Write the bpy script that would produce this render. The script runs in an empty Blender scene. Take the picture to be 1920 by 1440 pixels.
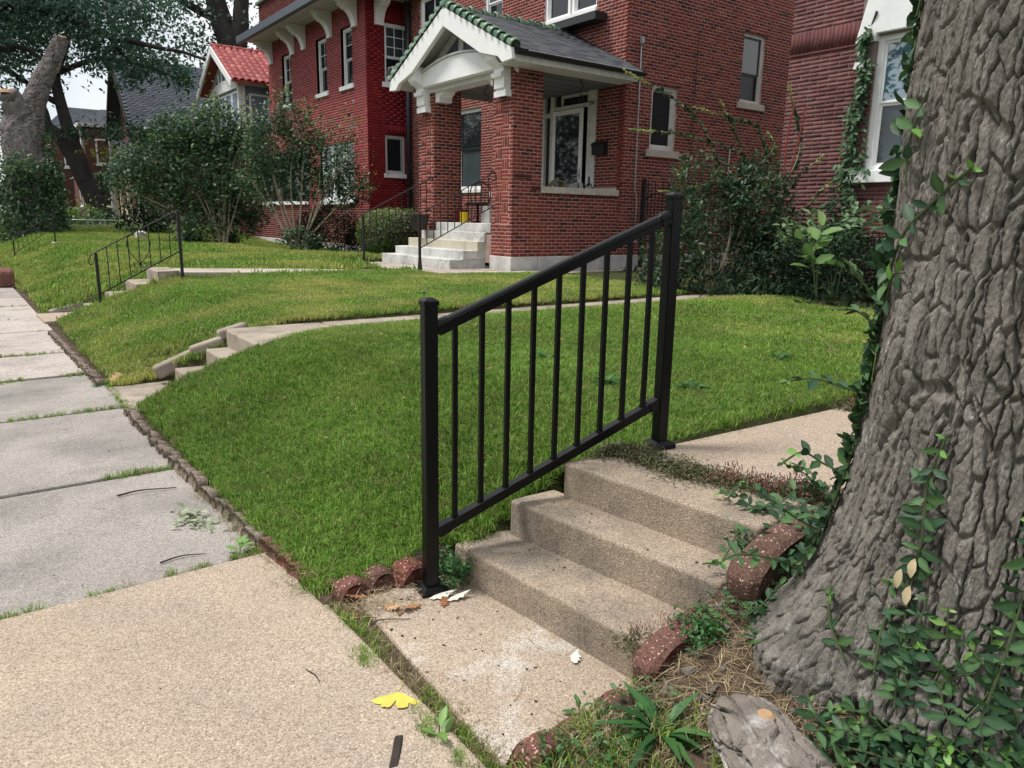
import bpy, math, random
import numpy as np
from mathutils import Matrix, Vector

random.seed(7)
RNG = np.random.default_rng(11)
R = math.radians
S = bpy.context.scene
COL = S.collection

# ------------------------------------------------------------------ camera, sky, sun, exposure
CAMX = np.array([[-0.58815, 0.0, 0.0]])
def unit(v):
    v = np.asarray(v, float)
    return v / np.linalg.norm(v)
F = 1390.0
_y = unit((-95 - 960, 393 - 720, F))
_a, _b, _hs = -1055.0, -327.0, 0.018
_X = -(F * F + _b * (_b - _hs * _a)) / (_a + _b * _hs)
_x = unit((_X, _b + _hs * (_X - _a), F))
_z = np.cross(_x, _y)
RW = np.stack([_x, _y, _z])                 # world axes in camera (right, down, forward)
CAM = np.array([0.0, 0.0, 1.45])
_r, _u, _k = RW @ [1, 0, 0], RW @ [0, -1, 0], RW @ [0, 0, -1]
cd = bpy.data.cameras.new('camera')
cd.sensor_width = 36.0
cd.lens = F / 1920 * 36.0
cd.clip_start = 0.05
cd.clip_end = 2000
co = bpy.data.objects.new('camera', cd)
co.matrix_world = Matrix(((_r[0], _u[0], _k[0], 0), (_r[1], _u[1], _k[1], 0), (_r[2], _u[2], _k[2], 1.45), (0, 0, 0, 1)))
COL.objects.link(co)
S.camera = co

SUN_EL, SUN_AZ = 63.0, 146.0                # azimuth counted from +X towards +Y
w = bpy.data.worlds.new('World')
S.world = w
w.use_nodes = True
nt = w.node_tree
nt.nodes.clear()
N = nt.nodes.new
out, bg, sky = N('ShaderNodeOutputWorld'), N('ShaderNodeBackground'), N('ShaderNodeTexSky')
sky.sky_type = 'NISHITA'
sky.sun_disc = False
sky.sun_elevation = R(SUN_EL)
sky.sun_rotation = R(90 - SUN_AZ)
tc, noi, ramp, mix = N('ShaderNodeTexCoord'), N('ShaderNodeTexNoise'), N('ShaderNodeValToRGB'), N('ShaderNodeMix')
mix.data_type = 'RGBA'
noi.inputs['Scale'].default_value = 2.2
noi.inputs['Detail'].default_value = 6
ramp.color_ramp.elements[0].position = 0.36
ramp.color_ramp.elements[1].position = 0.52
ramp.color_ramp.elements[0].color = (.45, .45, .45, 1)
mix.inputs['B'].default_value = (9.3, 9.45, 9.6, 1)
nt.links.new(tc.outputs['Generated'], noi.inputs['Vector'])
nt.links.new(noi.outputs['Fac'], ramp.inputs['Fac'])
nt.links.new(ramp.outputs['Color'], mix.inputs['Factor'])
nt.links.new(sky.outputs['Color'], mix.inputs['A'])
nt.links.new(mix.outputs['Result'], bg.inputs['Color'])
bg.inputs['Strength'].default_value = 0.088
nt.links.new(bg.outputs['Background'], out.inputs['Surface'])

sl = bpy.data.lights.new('sun', 'SUN')
sl.energy = 2.9
sl.angle = R(12)
sl.color = (1.0, 0.955, 0.89)
so = bpy.data.objects.new('sun', sl)
_d = Vector((math.cos(R(SUN_EL)) * math.cos(R(SUN_AZ)), math.cos(R(SUN_EL)) * math.sin(R(SUN_AZ)), math.sin(R(SUN_EL))))
so.rotation_euler = _d.to_track_quat('Z', 'Y').to_euler()
so.location = (-6, 0, 12)
COL.objects.link(so)

vs = S.view_settings
vs.view_transform = 'Standard'
vs.look = 'None'
vs.gamma = 1.0
vs.exposure = 0.42
S.cycles.max_bounces = 6
S.cycles.diffuse_bounces = 3
S.cycles.glossy_bounces = 3
S.cycles.transmission_bounces = 4
S.cycles.transparent_max_bounces = 6

# ------------------------------------------------------------------ materials
MATS = {}
def mat(name, col, rough=.8, var=.18, scale=6., bump=.0, bscale=60., spec=.35, metal=0., ramp=None, trans=0., speck=None, stain=None, ior=None, stretch=None):
    """noise-varied procedural material; `ramp` = colours picked by the per-piece attribute 'tint'"""
    if name in MATS: return MATS[name]
    m = bpy.data.materials.new(name)
    m.use_nodes = True
    t = m.node_tree
    t.nodes.clear()
    N, L = t.nodes.new, t.links.new
    out, p = N('ShaderNodeOutputMaterial'), N('ShaderNodeBsdfPrincipled')
    geo = N('ShaderNodeNewGeometry')
    pos = geo.outputs['Position']
    if stretch:                                # grain drawn out along z
        vz = N('ShaderNodeVectorMath')
        vz.operation = 'MULTIPLY'
        vz.inputs[1].default_value = (1, 1, stretch)
        L(pos, vz.inputs[0])
        pos = vz.outputs['Vector']
    p.inputs['Roughness'].default_value = rough
    p.inputs['Metallic'].default_value = metal
    p.inputs['Specular IOR Level'].default_value = spec
    if ior: p.inputs['IOR'].default_value = ior
    n = N('ShaderNodeTexNoise')
    n.inputs['Scale'].default_value = scale
    n.inputs['Detail'].default_value = 5
    L(pos, n.inputs['Vector'])
    mr = N('ShaderNodeMapRange')
    mr.inputs['From Min'].default_value = .25
    mr.inputs['From Max'].default_value = .75
    mr.inputs['To Min'].default_value = 1 - var
    mr.inputs['To Max'].default_value = 1 + var
    L(n.outputs['Fac'], mr.inputs['Value'])
    if ramp:
        a = N('ShaderNodeAttribute')
        a.attribute_name = 'tint'
        cr = N('ShaderNodeValToRGB')
        e = cr.color_ramp.elements
        while len(e) < len(ramp): e.new(.5)
        for i, c in enumerate(ramp):
            e[i].position = i / (len(ramp) - 1)
            e[i].color = (*c, 1)
        L(a.outputs['Fac'], cr.inputs['Fac'])
        cs = cr.outputs['Color']
    else:
        rgb = N('ShaderNodeRGB')
        rgb.outputs[0].default_value = (*col, 1)
        cs = rgb.outputs[0]
    vm = N('ShaderNodeVectorMath')
    vm.operation = 'SCALE'
    L(cs, vm.inputs[0])
    L(mr.outputs['Result'], vm.inputs['Scale'])
    cs = vm.outputs['Vector']
    if stain:                                  # (colour, scale, lo, hi)
        n2 = N('ShaderNodeTexNoise')
        n2.inputs['Scale'].default_value = stain[1]
        n2.inputs['Detail'].default_value = 7
        n2.inputs['Roughness'].default_value = .65
        L(pos, n2.inputs['Vector'])
        m2 = N('ShaderNodeMapRange')
        m2.inputs['From Min'].default_value = stain[2]
        m2.inputs['From Max'].default_value = stain[3]
        L(n2.outputs['Fac'], m2.inputs['Value'])
        mx = N('ShaderNodeMix')
        mx.data_type = 'RGBA'
        L(m2.outputs['Result'], mx.inputs['Factor'])
        L(cs, mx.inputs['A'])
        mx.inputs['B'].default_value = (*stain[0], 1)
        cs = mx.outputs['Result']
    if speck:                                  # exposed grains: (scale, [colours])
        v = N('ShaderNodeTexVoronoi')
        v.inputs['Scale'].default_value = speck[0]
        L(pos, v.inputs['Vector'])
        sp = N('ShaderNodeSeparateColor')
        L(v.outputs['Color'], sp.inputs['Color'])
        cr = N('ShaderNodeValToRGB')
        e = cr.color_ramp.elements
        while len(e) < len(speck[1]): e.new(.5)
        cr.color_ramp.interpolation = 'CONSTANT'
        for i, (ps, c) in enumerate(speck[1]):
            e[i].position = ps
            e[i].color = (*c, 1)
        L(sp.outputs[0], cr.inputs['Fac'])
        mm = N('ShaderNodeMix')
        mm.data_type = 'RGBA'
        mm.blend_type = 'MULTIPLY'
        mm.inputs['Factor'].default_value = 1
        L(cs, mm.inputs['A'])
        L(cr.outputs['Color'], mm.inputs['B'])
        cs = mm.outputs['Result']
    L(cs, p.inputs['Base Color'])
    if bump:
        nb = N('ShaderNodeTexNoise')
        nb.inputs['Scale'].default_value = bscale
        nb.inputs['Detail'].default_value = 4
        L(pos, nb.inputs['Vector'])
        b = N('ShaderNodeBump')
        b.inputs['Strength'].default_value = bump
        b.inputs['Distance'].default_value = .01
        L(nb.outputs['Fac'], b.inputs['Height'])
        L(b.outputs['Normal'], p.inputs['Normal'])
    sh = p.outputs['BSDF']
    if trans:
        tr = N('ShaderNodeBsdfTranslucent')
        L(cs, tr.inputs['Color'])
        ms = N('ShaderNodeMixShader')
        ms.inputs['Fac'].default_value = trans
        L(sh, ms.inputs[1])
        L(tr.outputs['BSDF'], ms.inputs[2])
        sh = ms.outputs['Shader']
    L(sh, out.inputs['Surface'])
    MATS[name] = m
    return m

def grass_mat(name, greens, dry, lo, hi, sc=.55):
    m = mat(name, greens[0], rough=.55, spec=.25, ramp=[greens[0], greens[1], greens[2]], var=.25, scale=1.3, trans=.3,
            stain=(dry, sc, lo, hi))
    return m

GR = (1.25, 1.2, 1.12)
G1 = [(0, (.66, .65, .64)), (.2, (.87, .86, .85)), (.46, (1, 1, 1)), (.76, (1.14, 1.13, 1.12)), (.93, (1.35, 1.33, 1.3))]
M_TAN = mat('tan_concrete', (.40, .33, .265), .9, .13, 1.5, .4, 200, .2, stain=((.34, .29, .25), 2.0, .5, .75), speck=(230, [(0, (.62, .57, .53)), (.16, (.84, .81, .78)), (.42, (1, 1, 1)), (.74, (1.16, 1.15, 1.12)), (.93, (1.45, 1.43, 1.4))]))
M_PINK = mat('pinkish_concrete', (.43, .385, .36), .9, .12, 1.2, .3, 160, .2, stain=((.27, .245, .23), 1.6, .5, .72), speck=(110, G1))
M_GREYC = mat('grey_concrete', (.335, .31, .288), .9, .14, 1.2, .4, 180, .2, stain=((.20, .19, .18), 1.1, .46, .68), speck=(210, G1))
M_STEP = mat('step_concrete', (.37, .305, .24), .92, .18, 3, .5, 200, .2, stain=((.20, .175, .15), 3.2, .46, .7), speck=(250, [(0, (.58, .55, .52)), (.18, (.84, .82, .8)), (.46, (1, 1, 1)), (.8, (1.18, 1.16, 1.12)), (.95, (1.5, 1.45, 1.4))]))
M_OLDC = mat('old_step_concrete', (.34, .29, .24), .92, .2, 2.5, .4, 90, .2, stain=((.17, .14, .12), 2.8, .48, .68))
M_LAND = mat('whitish_concrete', (.40, .33, .265), .9, .13, 1.5, .4, 200, .2, stain=((.56, .54, .51), 3.1, .52, .72), speck=(230, [(0, (.62, .57, .53)), (.16, (.84, .81, .78)), (.42, (1, 1, 1)), (.74, (1.16, 1.15, 1.12)), (.93, (1.45, 1.43, 1.4))]))
M_PORCHC = mat('worn_walk_concrete', (.42, .37, .32), .9, .18, 1.2, .3, 60, .2, stain=((.24, .20, .17), 1.4, .5, .7))
M_LIME = mat('limestone', (.55, .55, .53), .85, .2, 3, .5, 30, .25, stain=((.36, .36, .35), 2.2, .48, .68))
M_LIMEY = mat('new_limestone', (.50, .46, .37), .8, .1, 4, .15, 60, .25)
M_SILL = mat('stone_sill', (.50, .46, .40), .8, .16, 7, .2, 60, .25, stain=((.25, .21, .17), 5, .55, .75))
M_WHITE = mat('white_paint', (.84, .85, .85), .55, .05, 4, .05, 30, .4)
M_OLDW = mat('weathered_white_paint', (.62, .62, .60), .65, .16, 8, .1, 40, .3)
M_WSTONE = mat('white_painted_stone', (.80, .82, .82), .7, .06, 5, .25, 35, .3)
M_BLACK = mat('black_powder_coat', (.0018, .0022, .0028), .36, .05, 10, .03, 300, .24)
M_IRON = mat('black_wrought_iron', (.012, .012, .013), .5, .1, 30, .1, 200, .4)
M_GUT = mat('dark_gutter_metal', (.018, .02, .024), .4, .1, 6, .0, 50, .5)
M_GUT2 = mat('slate_blue_gutter', (.10, .12, .15), .5, .12, 6, .0, 50, .4)
M_GALV = mat('galvanised_pipe', (.42, .43, .44), .45, .12, 20, .0, 60, .5, .5)
M_GLASS = mat('window_glass', (.012, .016, .02), .03, .1, 2, .0, 50, .5, ior=1.6)
M_GLASSR = mat('sky_tinted_window_glass', (.06, .14, .19), .02, .1, 2, .0, 50, .6, ior=2.4)  # blue of the reflected sky is put into the base colour
M_GLASSB = mat('screened_glass', (.05, .065, .075), .16, .15, 3, .0, 50, .5, ior=1.7)
M_SCREEN = mat('dark_window_screen', (.010, .011, .016), .28, .4, 9, .0, 50, .25)
M_SLATE = mat('charcoal_shingle', (.05, .055, .065), .75, .2, 12, .4, 90, .3, ramp=[(.035, .038, .046), (.055, .06, .072), (.08, .088, .10)])
M_GTILE = mat('green_glazed_tile', (.10, .19, .12), .32, .3, 9, .1, 30, .5, ramp=[(.06, .13, .085), (.10, .19, .12), (.15, .23, .15)])
M_RTILE = mat('red_clay_tile', (.42, .09, .06), .65, .2, 9, .2, 40, .3, ramp=[(.26, .05, .05), (.33, .07, .065), (.42, .13, .12)])
M_B1 = mat('red_brick', (.2, .05, .035), .85, .28, 14, .5, 70, .22, ramp=[(.05, .026, .024), (.14, .032, .027), (.19, .041, .033), (.23, .052, .04), (.28, .08, .06)])
M_M1 = mat('brick_mortar', (.50, .33, .29), .95, .2, 8, .3, 80, .1)
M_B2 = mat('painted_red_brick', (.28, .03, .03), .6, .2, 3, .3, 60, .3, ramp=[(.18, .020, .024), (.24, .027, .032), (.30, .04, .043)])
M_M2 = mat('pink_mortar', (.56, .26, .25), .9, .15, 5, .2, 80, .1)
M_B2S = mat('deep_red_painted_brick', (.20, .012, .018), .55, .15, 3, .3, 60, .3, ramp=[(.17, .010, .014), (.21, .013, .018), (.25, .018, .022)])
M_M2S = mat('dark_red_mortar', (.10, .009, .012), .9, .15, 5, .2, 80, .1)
M_B2L = mat('brown_brick', (.11, .035, .028), .85, .2, 10, .3, 60, .2, ramp=[(.07, .022, .018), (.11, .034, .026), (.15, .05, .038)])
M_B3 = mat('maroon_roman_brick', (.12, .04, .04), .75, .25, 5, .4, 60, .25, ramp=[(.09, .028, .03), (.125, .042, .042), (.155, .058, .056), (.19, .08, .078)], stain=((.24, .17, .17), 1.6, .62, .85))
M_M3 = mat('grey_joint', (.23, .18, .17), .95, .2, 8, .3, 80, .1)
M_BF = mat('far_brick', (.13, .06, .052), .85, .25, 3, .3, 40, .2, ramp=[(.10, .045, .04), (.13, .06, .052), (.16, .075, .065)])
M_CEIL = mat('grey_porch_ceiling', (.16, .175, .185), .7, .08, 3, .0, 50, .3)
M_SOFF = mat('soffit_paint', (.62, .62, .62), .6, .1, 3, .0, 50, .3)
M_EDGE = mat('red_edging_block', (.17, .06, .05), .9, .2, 20, .6, 120, .2, ramp=[(.12, .075, .06), (.16, .075, .062), (.18, .065, .052)], speck=(190, [(0, (.7, .65, .65)), (.3, (1, 1, 1)), (.86, (1.3, 1.25, 1.2)), (.95, (3.4, 4.5, 4.5))]))
M_EDGEN = mat('brown_edging_block', (.17, .12, .10), .9, .25, 20, .6, 120, .2, ramp=[(.15, .12, .10), (.19, .152, .125), (.23, .188, .155)], speck=(190, [(0, (.7, .68, .66)), (.3, (1, 1, 1)), (.93, (1.9, 1.9, 1.9))]))
M_SOIL = mat('soil', (.075, .055, .04), 1, .4, 9, .8, 60, .1, stain=((.16, .12, .085), 12, .5, .75))
M_LAWN = mat('lawn_soil', (.045, .052, .02), 1, .3, 6, .6, 80, .1)
M_ASPH = mat('asphalt', (.05, .05, .052), .9, .2, 3, .4, 90, .2)
M_STEM = mat('pale_stem', (.30, .25, .19), .8, .25, 12, .3, 60, .2)
M_GSTEM = mat('green_stem', (.06, .085, .035), .6, .2, 12, .0, 60, .3)
M_DSTEM = mat('dark_twig', (.05, .042, .036), .85, .3, 30, .3, 60, .2)
M_BARK = mat('grey_bark', (.19, .176, .157), .92, .42, 26, 1.0, 170, .12, stretch=.28, stain=((.42, .41, .385), 30, .58, .74))
M_BARK2 = mat('pale_dead_wood', (.17, .152, .146), .9, .4, 7, .9, 50, .15, stretch=.25, stain=((.30, .28, .27), 6, .58, .8))
M_BARKD = mat('dark_bark', (.034, .03, .028), .92, .3, 4, .8, 40, .15)
M_CUT = mat('cut_wood', (.42, .27, .16), .8, .2, 10, .2, 40, .2)
def leafm(n, a, b, c, trans=.28, rough=.45, spec=.35): return mat(n, b, rough, .2, 2.0, 0, 50, spec, ramp=[a, b, c], trans=trans)
M_IVY = leafm('wintercreeper_leaf', (.020, .058, .030), (.032, .082, .036), (.08, .17, .055), .12, .55, .35)
M_IVYN = leafm('new_wintercreeper_leaf', (.10, .24, .04), (.14, .30, .06), (.20, .36, .10), .25)
M_L1 = leafm('oval_shrub_leaf', (.018, .052, .026), (.036, .080, .042), (.10, .16, .07))
M_L1Y = leafm('young_shoot_leaf', (.18, .24, .07), (.26, .32, .10), (.36, .40, .16))
M_L2 = leafm('crepe_shrub_leaf', (.030, .075, .038), (.065, .135, .065), (.14, .22, .10))
M_L2Y = leafm('lime_shrub_leaf', (.12, .22, .04), (.17, .28, .05), (.26, .34, .08))
M_YEW = leafm('yew_needles', (.006, .018, .009), (.012, .032, .014), (.03, .06, .024), .08, .6, .2)
M_BOX = leafm('clipped_bush_leaf', (.06, .11, .03), (.11, .17, .045), (.22, .27, .09))
M_LIGHT = leafm('pale_green_leaf', (.08, .16, .07), (.13, .23, .11), (.20, .30, .16))
M_BROAD = leafm('broad_green_leaf', (.10, .20, .06), (.14, .26, .08), (.18, .30, .10), .35)
M_TREE = leafm('tree_leaf', (.022, .060, .038), (.045, .105, .065), (.08, .15, .09), .4)
M_TREEY = leafm('yellowing_leaf', (.16, .18, .02), (.24, .24, .03), (.32, .30, .05), .4)
M_DRYO = mat('dry_oak_leaf', (.36, .17, .085), .7, .3, 25, .2, 60, .3, ramp=[(.20, .075, .04), (.36, .17, .085), (.48, .30, .17)])
M_GINK = mat('yellow_ginkgo_leaf', (.58, .52, .10), .6, .12, 30, .1, 90, .3)
M_WLEAF = mat('bleached_leaf', (.60, .59, .53), .7, .15, 30, .1, 90, .3)
M_STRAW = mat('dry_straw', (.34, .26, .15), .8, .25, 9, 0, 60, .2, ramp=[(.18, .12, .07), (.33, .26, .15), (.50, .42, .27)])
M_TWIG = mat('twig', (.045, .036, .032), .9, .3, 20, .2, 60, .2)
M_PINKF = mat('pink_weed_flower', (.45, .16, .18), .7, .25, 9, 0, 60, .2, ramp=[(.16, .05, .06), (.30, .10, .11), (.42, .22, .20)])
M_TSLATE = mat('hazed_shingle', (.10, .115, .14), .8, .2, 5, .2, 30, .3, ramp=[(.085, .10, .125), (.105, .12, .15), (.13, .145, .175)])  # charcoal shingle made paler and bluer, distance haze put into the colour
M_WEED = leafm('weed_leaf', (.05, .07, .03), (.085, .105, .04), (.15, .11, .06), .2)
M_CLOVER = leafm('clover_leaf', (.03, .10, .03), (.05, .15, .04), (.09, .21, .06), .25)
M_RVINE = mat('red_vine', (.16, .03, .025), .7, .3, 9, 0, 60, .2)
GREENS = [(.050, .125, .014), (.15, .30, .036), (.38, .52, .12)]
M_GRASS = grass_mat('grass_blade', GREENS, (.38, .42, .11), .56, .80)
M_GRASSF = grass_mat('far_grass_blade', GREENS, (.44, .45, .13), .44, .64, .8)
M_BLUE = mat('blue_grey_boards', (.20, .25, .34), .6, .08, 5, 0, 60, .3)
M_CREAM = mat('cream_stucco', (.62, .54, .36), .8, .1, 5, .1, 60, .2)
M_TIMB = mat('dark_timber', (.035, .026, .022), .8, .2, 8, .1, 60, .2)
M_FROOF = mat('far_dark_roof', (.07, .08, .095), .8, .25, 2.5, .3, 12, .2)
M_POT = mat('dark_brown_pot', (.035, .026, .024), .5, .15, 8, 0, 60, .4)
M_YELLOW = mat('yellow_plastic', (.62, .46, .01), .5, .08, 5, 0, 60, .4)
M_PAPER = mat('grey_paper', (.28, .28, .27), .8, .2, 20, 0, 60, .2)
M_OLIVE = mat('olive_cardboard', (.16, .15, .09), .8, .2, 12, 0, 60, .2)
M_INK = mat('house_number_black', (.015, .015, .016), .5, .05, 9, 0, 60, .3)
M_ACM = mat('ac_housing', (.72, .72, .70), .5, .05, 5, 0, 60, .4)
# ------------------------------------------------------------------ helpers
WO = {}                                        # world origin of an object, so children keep world coordinates
def put(o, parent=None, loc=(0, 0, 0)):
    COL.objects.link(o)
    loc = np.asarray(loc, float)
    if parent is not None:
        o.parent = parent
        o.location = loc - WO[parent.name]
    else:
        o.location = loc
    WO[o.name] = loc
    return o
def thing(name, label, cat, loc=(0, 0, 0), group=None):
    o = put(bpy.data.objects.new(name, None), None, loc)
    o.empty_display_size = .1
    o['label'] = label
    o['category'] = cat
    if group: o['group'] = group
    return o
def tag(o, label=None, cat=None, group=None, kind=None):
    if label: o['label'] = label
    if cat: o['category'] = cat
    if group: o['group'] = group
    if kind: o['kind'] = kind
    return o
def set_tint(me, arr):
    a = me.attributes.new('tint', 'FLOAT', 'POINT')
    a.data.foreach_set('value', np.asarray(arr, np.float32))
def quick_mesh(name, V, Fc, tint=None, smooth=False):
    """V (n,3); Fc (m,k) with constant k"""
    V = np.asarray(V, np.float32)
    Fc = np.asarray(Fc, np.int32)
    me = bpy.data.meshes.new(name)
    me.vertices.add(len(V))
    me.vertices.foreach_set('co', V.ravel())
    m, k = Fc.shape
    me.loops.add(m * k)
    me.loops.foreach_set('vertex_index', Fc.ravel())
    me.polygons.add(m)
    me.polygons.foreach_set('loop_start', np.arange(0, m * k, k, dtype=np.int32))
    if smooth: me.polygons.foreach_set('use_smooth', np.ones(m, bool))
    if tint is not None: set_tint(me, tint)
    me.update(calc_edges=True)
    return me
class MB:
    """collects simple solids and links them as ONE mesh object"""
    def __init__(s): s.v, s.f, s.t = [], [], []
    def add(s, v, f, t=.5):
        b = len(s.v)
        s.v += [tuple(p) for p in v]
        s.f += [tuple(b + i for i in q) for q in f]
        s.t += [t] * len(v)
        return s
    def box(s, x0, x1, y0, y1, z0, z1, t=.5):
        return s.add([(x0, y0, z0), (x1, y0, z0), (x1, y1, z0), (x0, y1, z0), (x0, y0, z1), (x1, y0, z1), (x1, y1, z1), (x0, y1, z1)],
                     [(3, 2, 1, 0), (4, 5, 6, 7), (0, 1, 5, 4), (1, 2, 6, 5), (2, 3, 7, 6), (3, 0, 4, 7)], t)
    def hexa(s, lo, hi, t=.5):                 # two quads, bottom (ccw from above) and top
        return s.add(list(lo) + list(hi), [(3, 2, 1, 0), (4, 5, 6, 7), (0, 1, 5, 4), (1, 2, 6, 5), (2, 3, 7, 6), (3, 0, 4, 7)], t)
    def bar(s, a, b, w, h, t=.5, up=(0, 0, 1)):
        a, b = np.array(a, float), np.array(b, float)
        d = unit(b - a)
        sd = np.cross(d, up)
        sd = unit(sd) if np.linalg.norm(sd) > 1e-6 else np.array([1., 0, 0])
        u = np.cross(sd, d)
        q = [(-w / 2, -h / 2), (w / 2, -h / 2), (w / 2, h / 2), (-w / 2, h / 2)]
        return s.add([a + sd * x + u * z for x, z in q] + [b + sd * x + u * z for x, z in q],
                     [(0, 1, 2, 3), (7, 6, 5, 4), (0, 4, 5, 1), (1, 5, 6, 2), (2, 6, 7, 3), (3, 7, 4, 0)], t)
    def tube(s, pts, rad, n=8, cap=True, t=.5):
        pts = [np.array(p, float) for p in pts]
        rad = [rad] * len(pts) if np.isscalar(rad) else list(rad)
        ref = np.array([.3, .2, 1.])
        V = []
        for i, p in enumerate(pts):
            d = unit(pts[min(i + 1, len(pts) - 1)] - pts[max(i - 1, 0)])
            a = np.cross(d, ref)
            if np.linalg.norm(a) < .05: a = np.cross(d, (1, 0, 0))
            a = unit(a)
            b = np.cross(d, a)
            V += [p + rad[i] * (math.cos(k * 2 * math.pi / n) * a + math.sin(k * 2 * math.pi / n) * b) for k in range(n)]
        Fc = [(i * n + k, i * n + (k + 1) % n, (i + 1) * n + (k + 1) % n, (i + 1) * n + k) for i in range(len(pts) - 1) for k in range(n)]
        if cap: Fc += [tuple(range(n))[::-1], tuple((len(pts) - 1) * n + k for k in range(n))]
        return s.add(V, Fc, t)
    def lathe(s, c, prof, n=20, t=.5):
        V = [(c[0] + r * math.cos(k * 2 * math.pi / n), c[1] + r * math.sin(k * 2 * math.pi / n), c[2] + z) for r, z in prof for k in range(n)]
        Fc = [(i * n + k, i * n + (k + 1) % n, (i + 1) * n + (k + 1) % n, (i + 1) * n + k) for i in range(len(prof) - 1) for k in range(n)]
        Fc += [tuple(range(n))[::-1], tuple((len(prof) - 1) * n + k for k in range(n))]
        return s.add(V, Fc, t)
    def prism(s, poly, axis, a, b, t=.5):      # polygon in the two other axes, extruded along `axis`
        def P(q, c): return {'x': (c, q[0], q[1]), 'y': (q[0], c, q[1]), 'z': (q[0], q[1], c)}[axis]
        n = len(poly)
        return s.add([P(q, a) for q in poly] + [P(q, b) for q in poly],
                     [tuple(range(n))[::-1], tuple(range(n, 2 * n))] + [(i, (i + 1) % n, n + (i + 1) % n, n + i) for i in range(n)], t)
    def build(s, name, m, parent=None, bevel=0, smooth=False, seg=2):
        me = bpy.data.meshes.new(name)
        me.from_pydata(s.v, [], s.f)
        me.update()
        bm_fix(me)
        set_tint(me, s.t)
        me.materials.append(m)
        if smooth: me.polygons.foreach_set('use_smooth', np.ones(len(me.polygons), bool))
        o = put(bpy.data.objects.new(name, me), parent)
        if bevel:
            b = o.modifiers.new('bevel', 'BEVEL')
            b.width = bevel
            b.segments = seg
            b.limit_method = 'ANGLE'
        return o
import bmesh
def bm_fix(me):
    bm = bmesh.new()
    bm.from_mesh(me)
    bmesh.ops.recalc_face_normals(bm, faces=bm.faces)
    bm.to_mesh(me)
    bm.free()
def euler_m(yaw, pitch, roll):
    """vectorised rotation matrices Rz(yaw) Ry(pitch) Rx(roll)"""
    cy, sy, cp, sp, cr, sr = np.cos(yaw), np.sin(yaw), np.cos(pitch), np.sin(pitch), np.cos(roll), np.sin(roll)
    M = np.empty(np.shape(yaw) + (3, 3))
    M[..., 0, 0], M[..., 0, 1], M[..., 0, 2] = cy * cp, cy * sp * sr - sy * cr, cy * sp * cr + sy * sr
    M[..., 1, 0], M[..., 1, 1], M[..., 1, 2] = sy * cp, sy * sp * sr + cy * cr, sy * sp * cr - cy * sr
    M[..., 2, 0], M[..., 2, 1], M[..., 2, 2] = -sp, cp * sr, cp * cr
    return M
def frame_m(fwd, up, scale):
    """matrices whose x axis is fwd and z axis close to up, columns scaled"""
    f = fwd / np.linalg.norm(fwd, axis=1, keepdims=True)
    s = np.cross(up, f)
    s /= np.maximum(np.linalg.norm(s, axis=1, keepdims=True), 1e-6)
    u = np.cross(f, s)
    M = np.stack([f, s, u], axis=2)
    return M * np.reshape(scale, (-1, 1, 1))
def merged(name, m, tmpl, T, M, tint, parent=None, smooth=False, kind='stuff'):
    """many transformed copies of one template (V, F) as one mesh"""
    V, Fc = np.asarray(tmpl[0], float), np.asarray(tmpl[1], int)
    T, M = np.asarray(T, float), np.asarray(M, float)
    P = np.einsum('nij,vj->nvi', M, V) + T[:, None, :]
    n, k = len(T), len(V)
    FF = (Fc[None] + (np.arange(n) * k)[:, None, None]).reshape(-1, Fc.shape[1])
    me = quick_mesh(name, P.reshape(-1, 3), FF, np.clip(np.repeat(np.asarray(tint, float), k) + (np.tile(tmpl[2], n) if len(tmpl) > 2 else 0), 0, 1), smooth)
    me.materials.append(m)
    o = put(bpy.data.objects.new(name, me), parent)
    if kind: o['kind'] = kind
    return o
PIECE_CACHE = {}
def pieces(parent, name, mass_name, m, tmpl, T, M, tint, nmax=290, smooth=False, key=None):
    """the nmax pieces nearest the camera become objects sharing mesh data, the rest one 'stuff' part"""
    T, M, tint = np.asarray(T, float), np.asarray(M, float), np.clip(np.asarray(tint, float), 0, 1)
    C = (T - CAM) @ RW                          # camera coordinates (right, down, forward)
    px, py = F * C[:, 0] / np.maximum(C[:, 2], .01), F * C[:, 1] / np.maximum(C[:, 2], .01)
    seen = (C[:, 2] > .2) & (np.abs(px) < 965) & (np.abs(py) < 725)
    d = np.where(seen, np.linalg.norm(T - CAM, axis=1), 1e6)
    order = np.argsort(d, kind='stable')
    one = order[:nmax][d[order[:nmax]] < 1e5]
    V, Fc = np.asarray(tmpl[0], float), np.asarray(tmpl[1], int)
    for i in one:
        tb = int(tint[i] * 7.999)
        ck = (key or name, m.name, tb)
        me = PIECE_CACHE.get(ck)
        if me is None:
            me = quick_mesh(name, V, Fc, np.clip((tb + .5) / 8 + (np.array(tmpl[2]) if len(tmpl) > 2 else np.zeros(len(V))), 0, 1), smooth)
            me.materials.append(m)
            PIECE_CACHE[ck] = me
        o = bpy.data.objects.new(name, me)
        COL.objects.link(o)
        o.parent = parent
        mm = Matrix([list(M[i][r]) + [T[i][r] - WO[parent.name][r]] for r in range(3)] + [[0, 0, 0, 1]])
        o.matrix_basis = mm
    rest = np.setdiff1d(np.arange(len(T)), one)
    if len(rest): merged(mass_name, m, tmpl, T[rest], M[rest], tint[rest], parent, smooth)
def unit_box(bev=.0):
    V = [(-.5, -.5, -.5), (.5, -.5, -.5), (.5, .5, -.5), (-.5, .5, -.5), (-.5, -.5, .5), (.5, -.5, .5), (.5, .5, .5), (-.5, .5, .5)]
    return (V, [(3, 2, 1, 0), (4, 5, 6, 7), (0, 1, 5, 4), (1, 2, 6, 5), (2, 3, 7, 6), (3, 0, 4, 7)])
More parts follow.
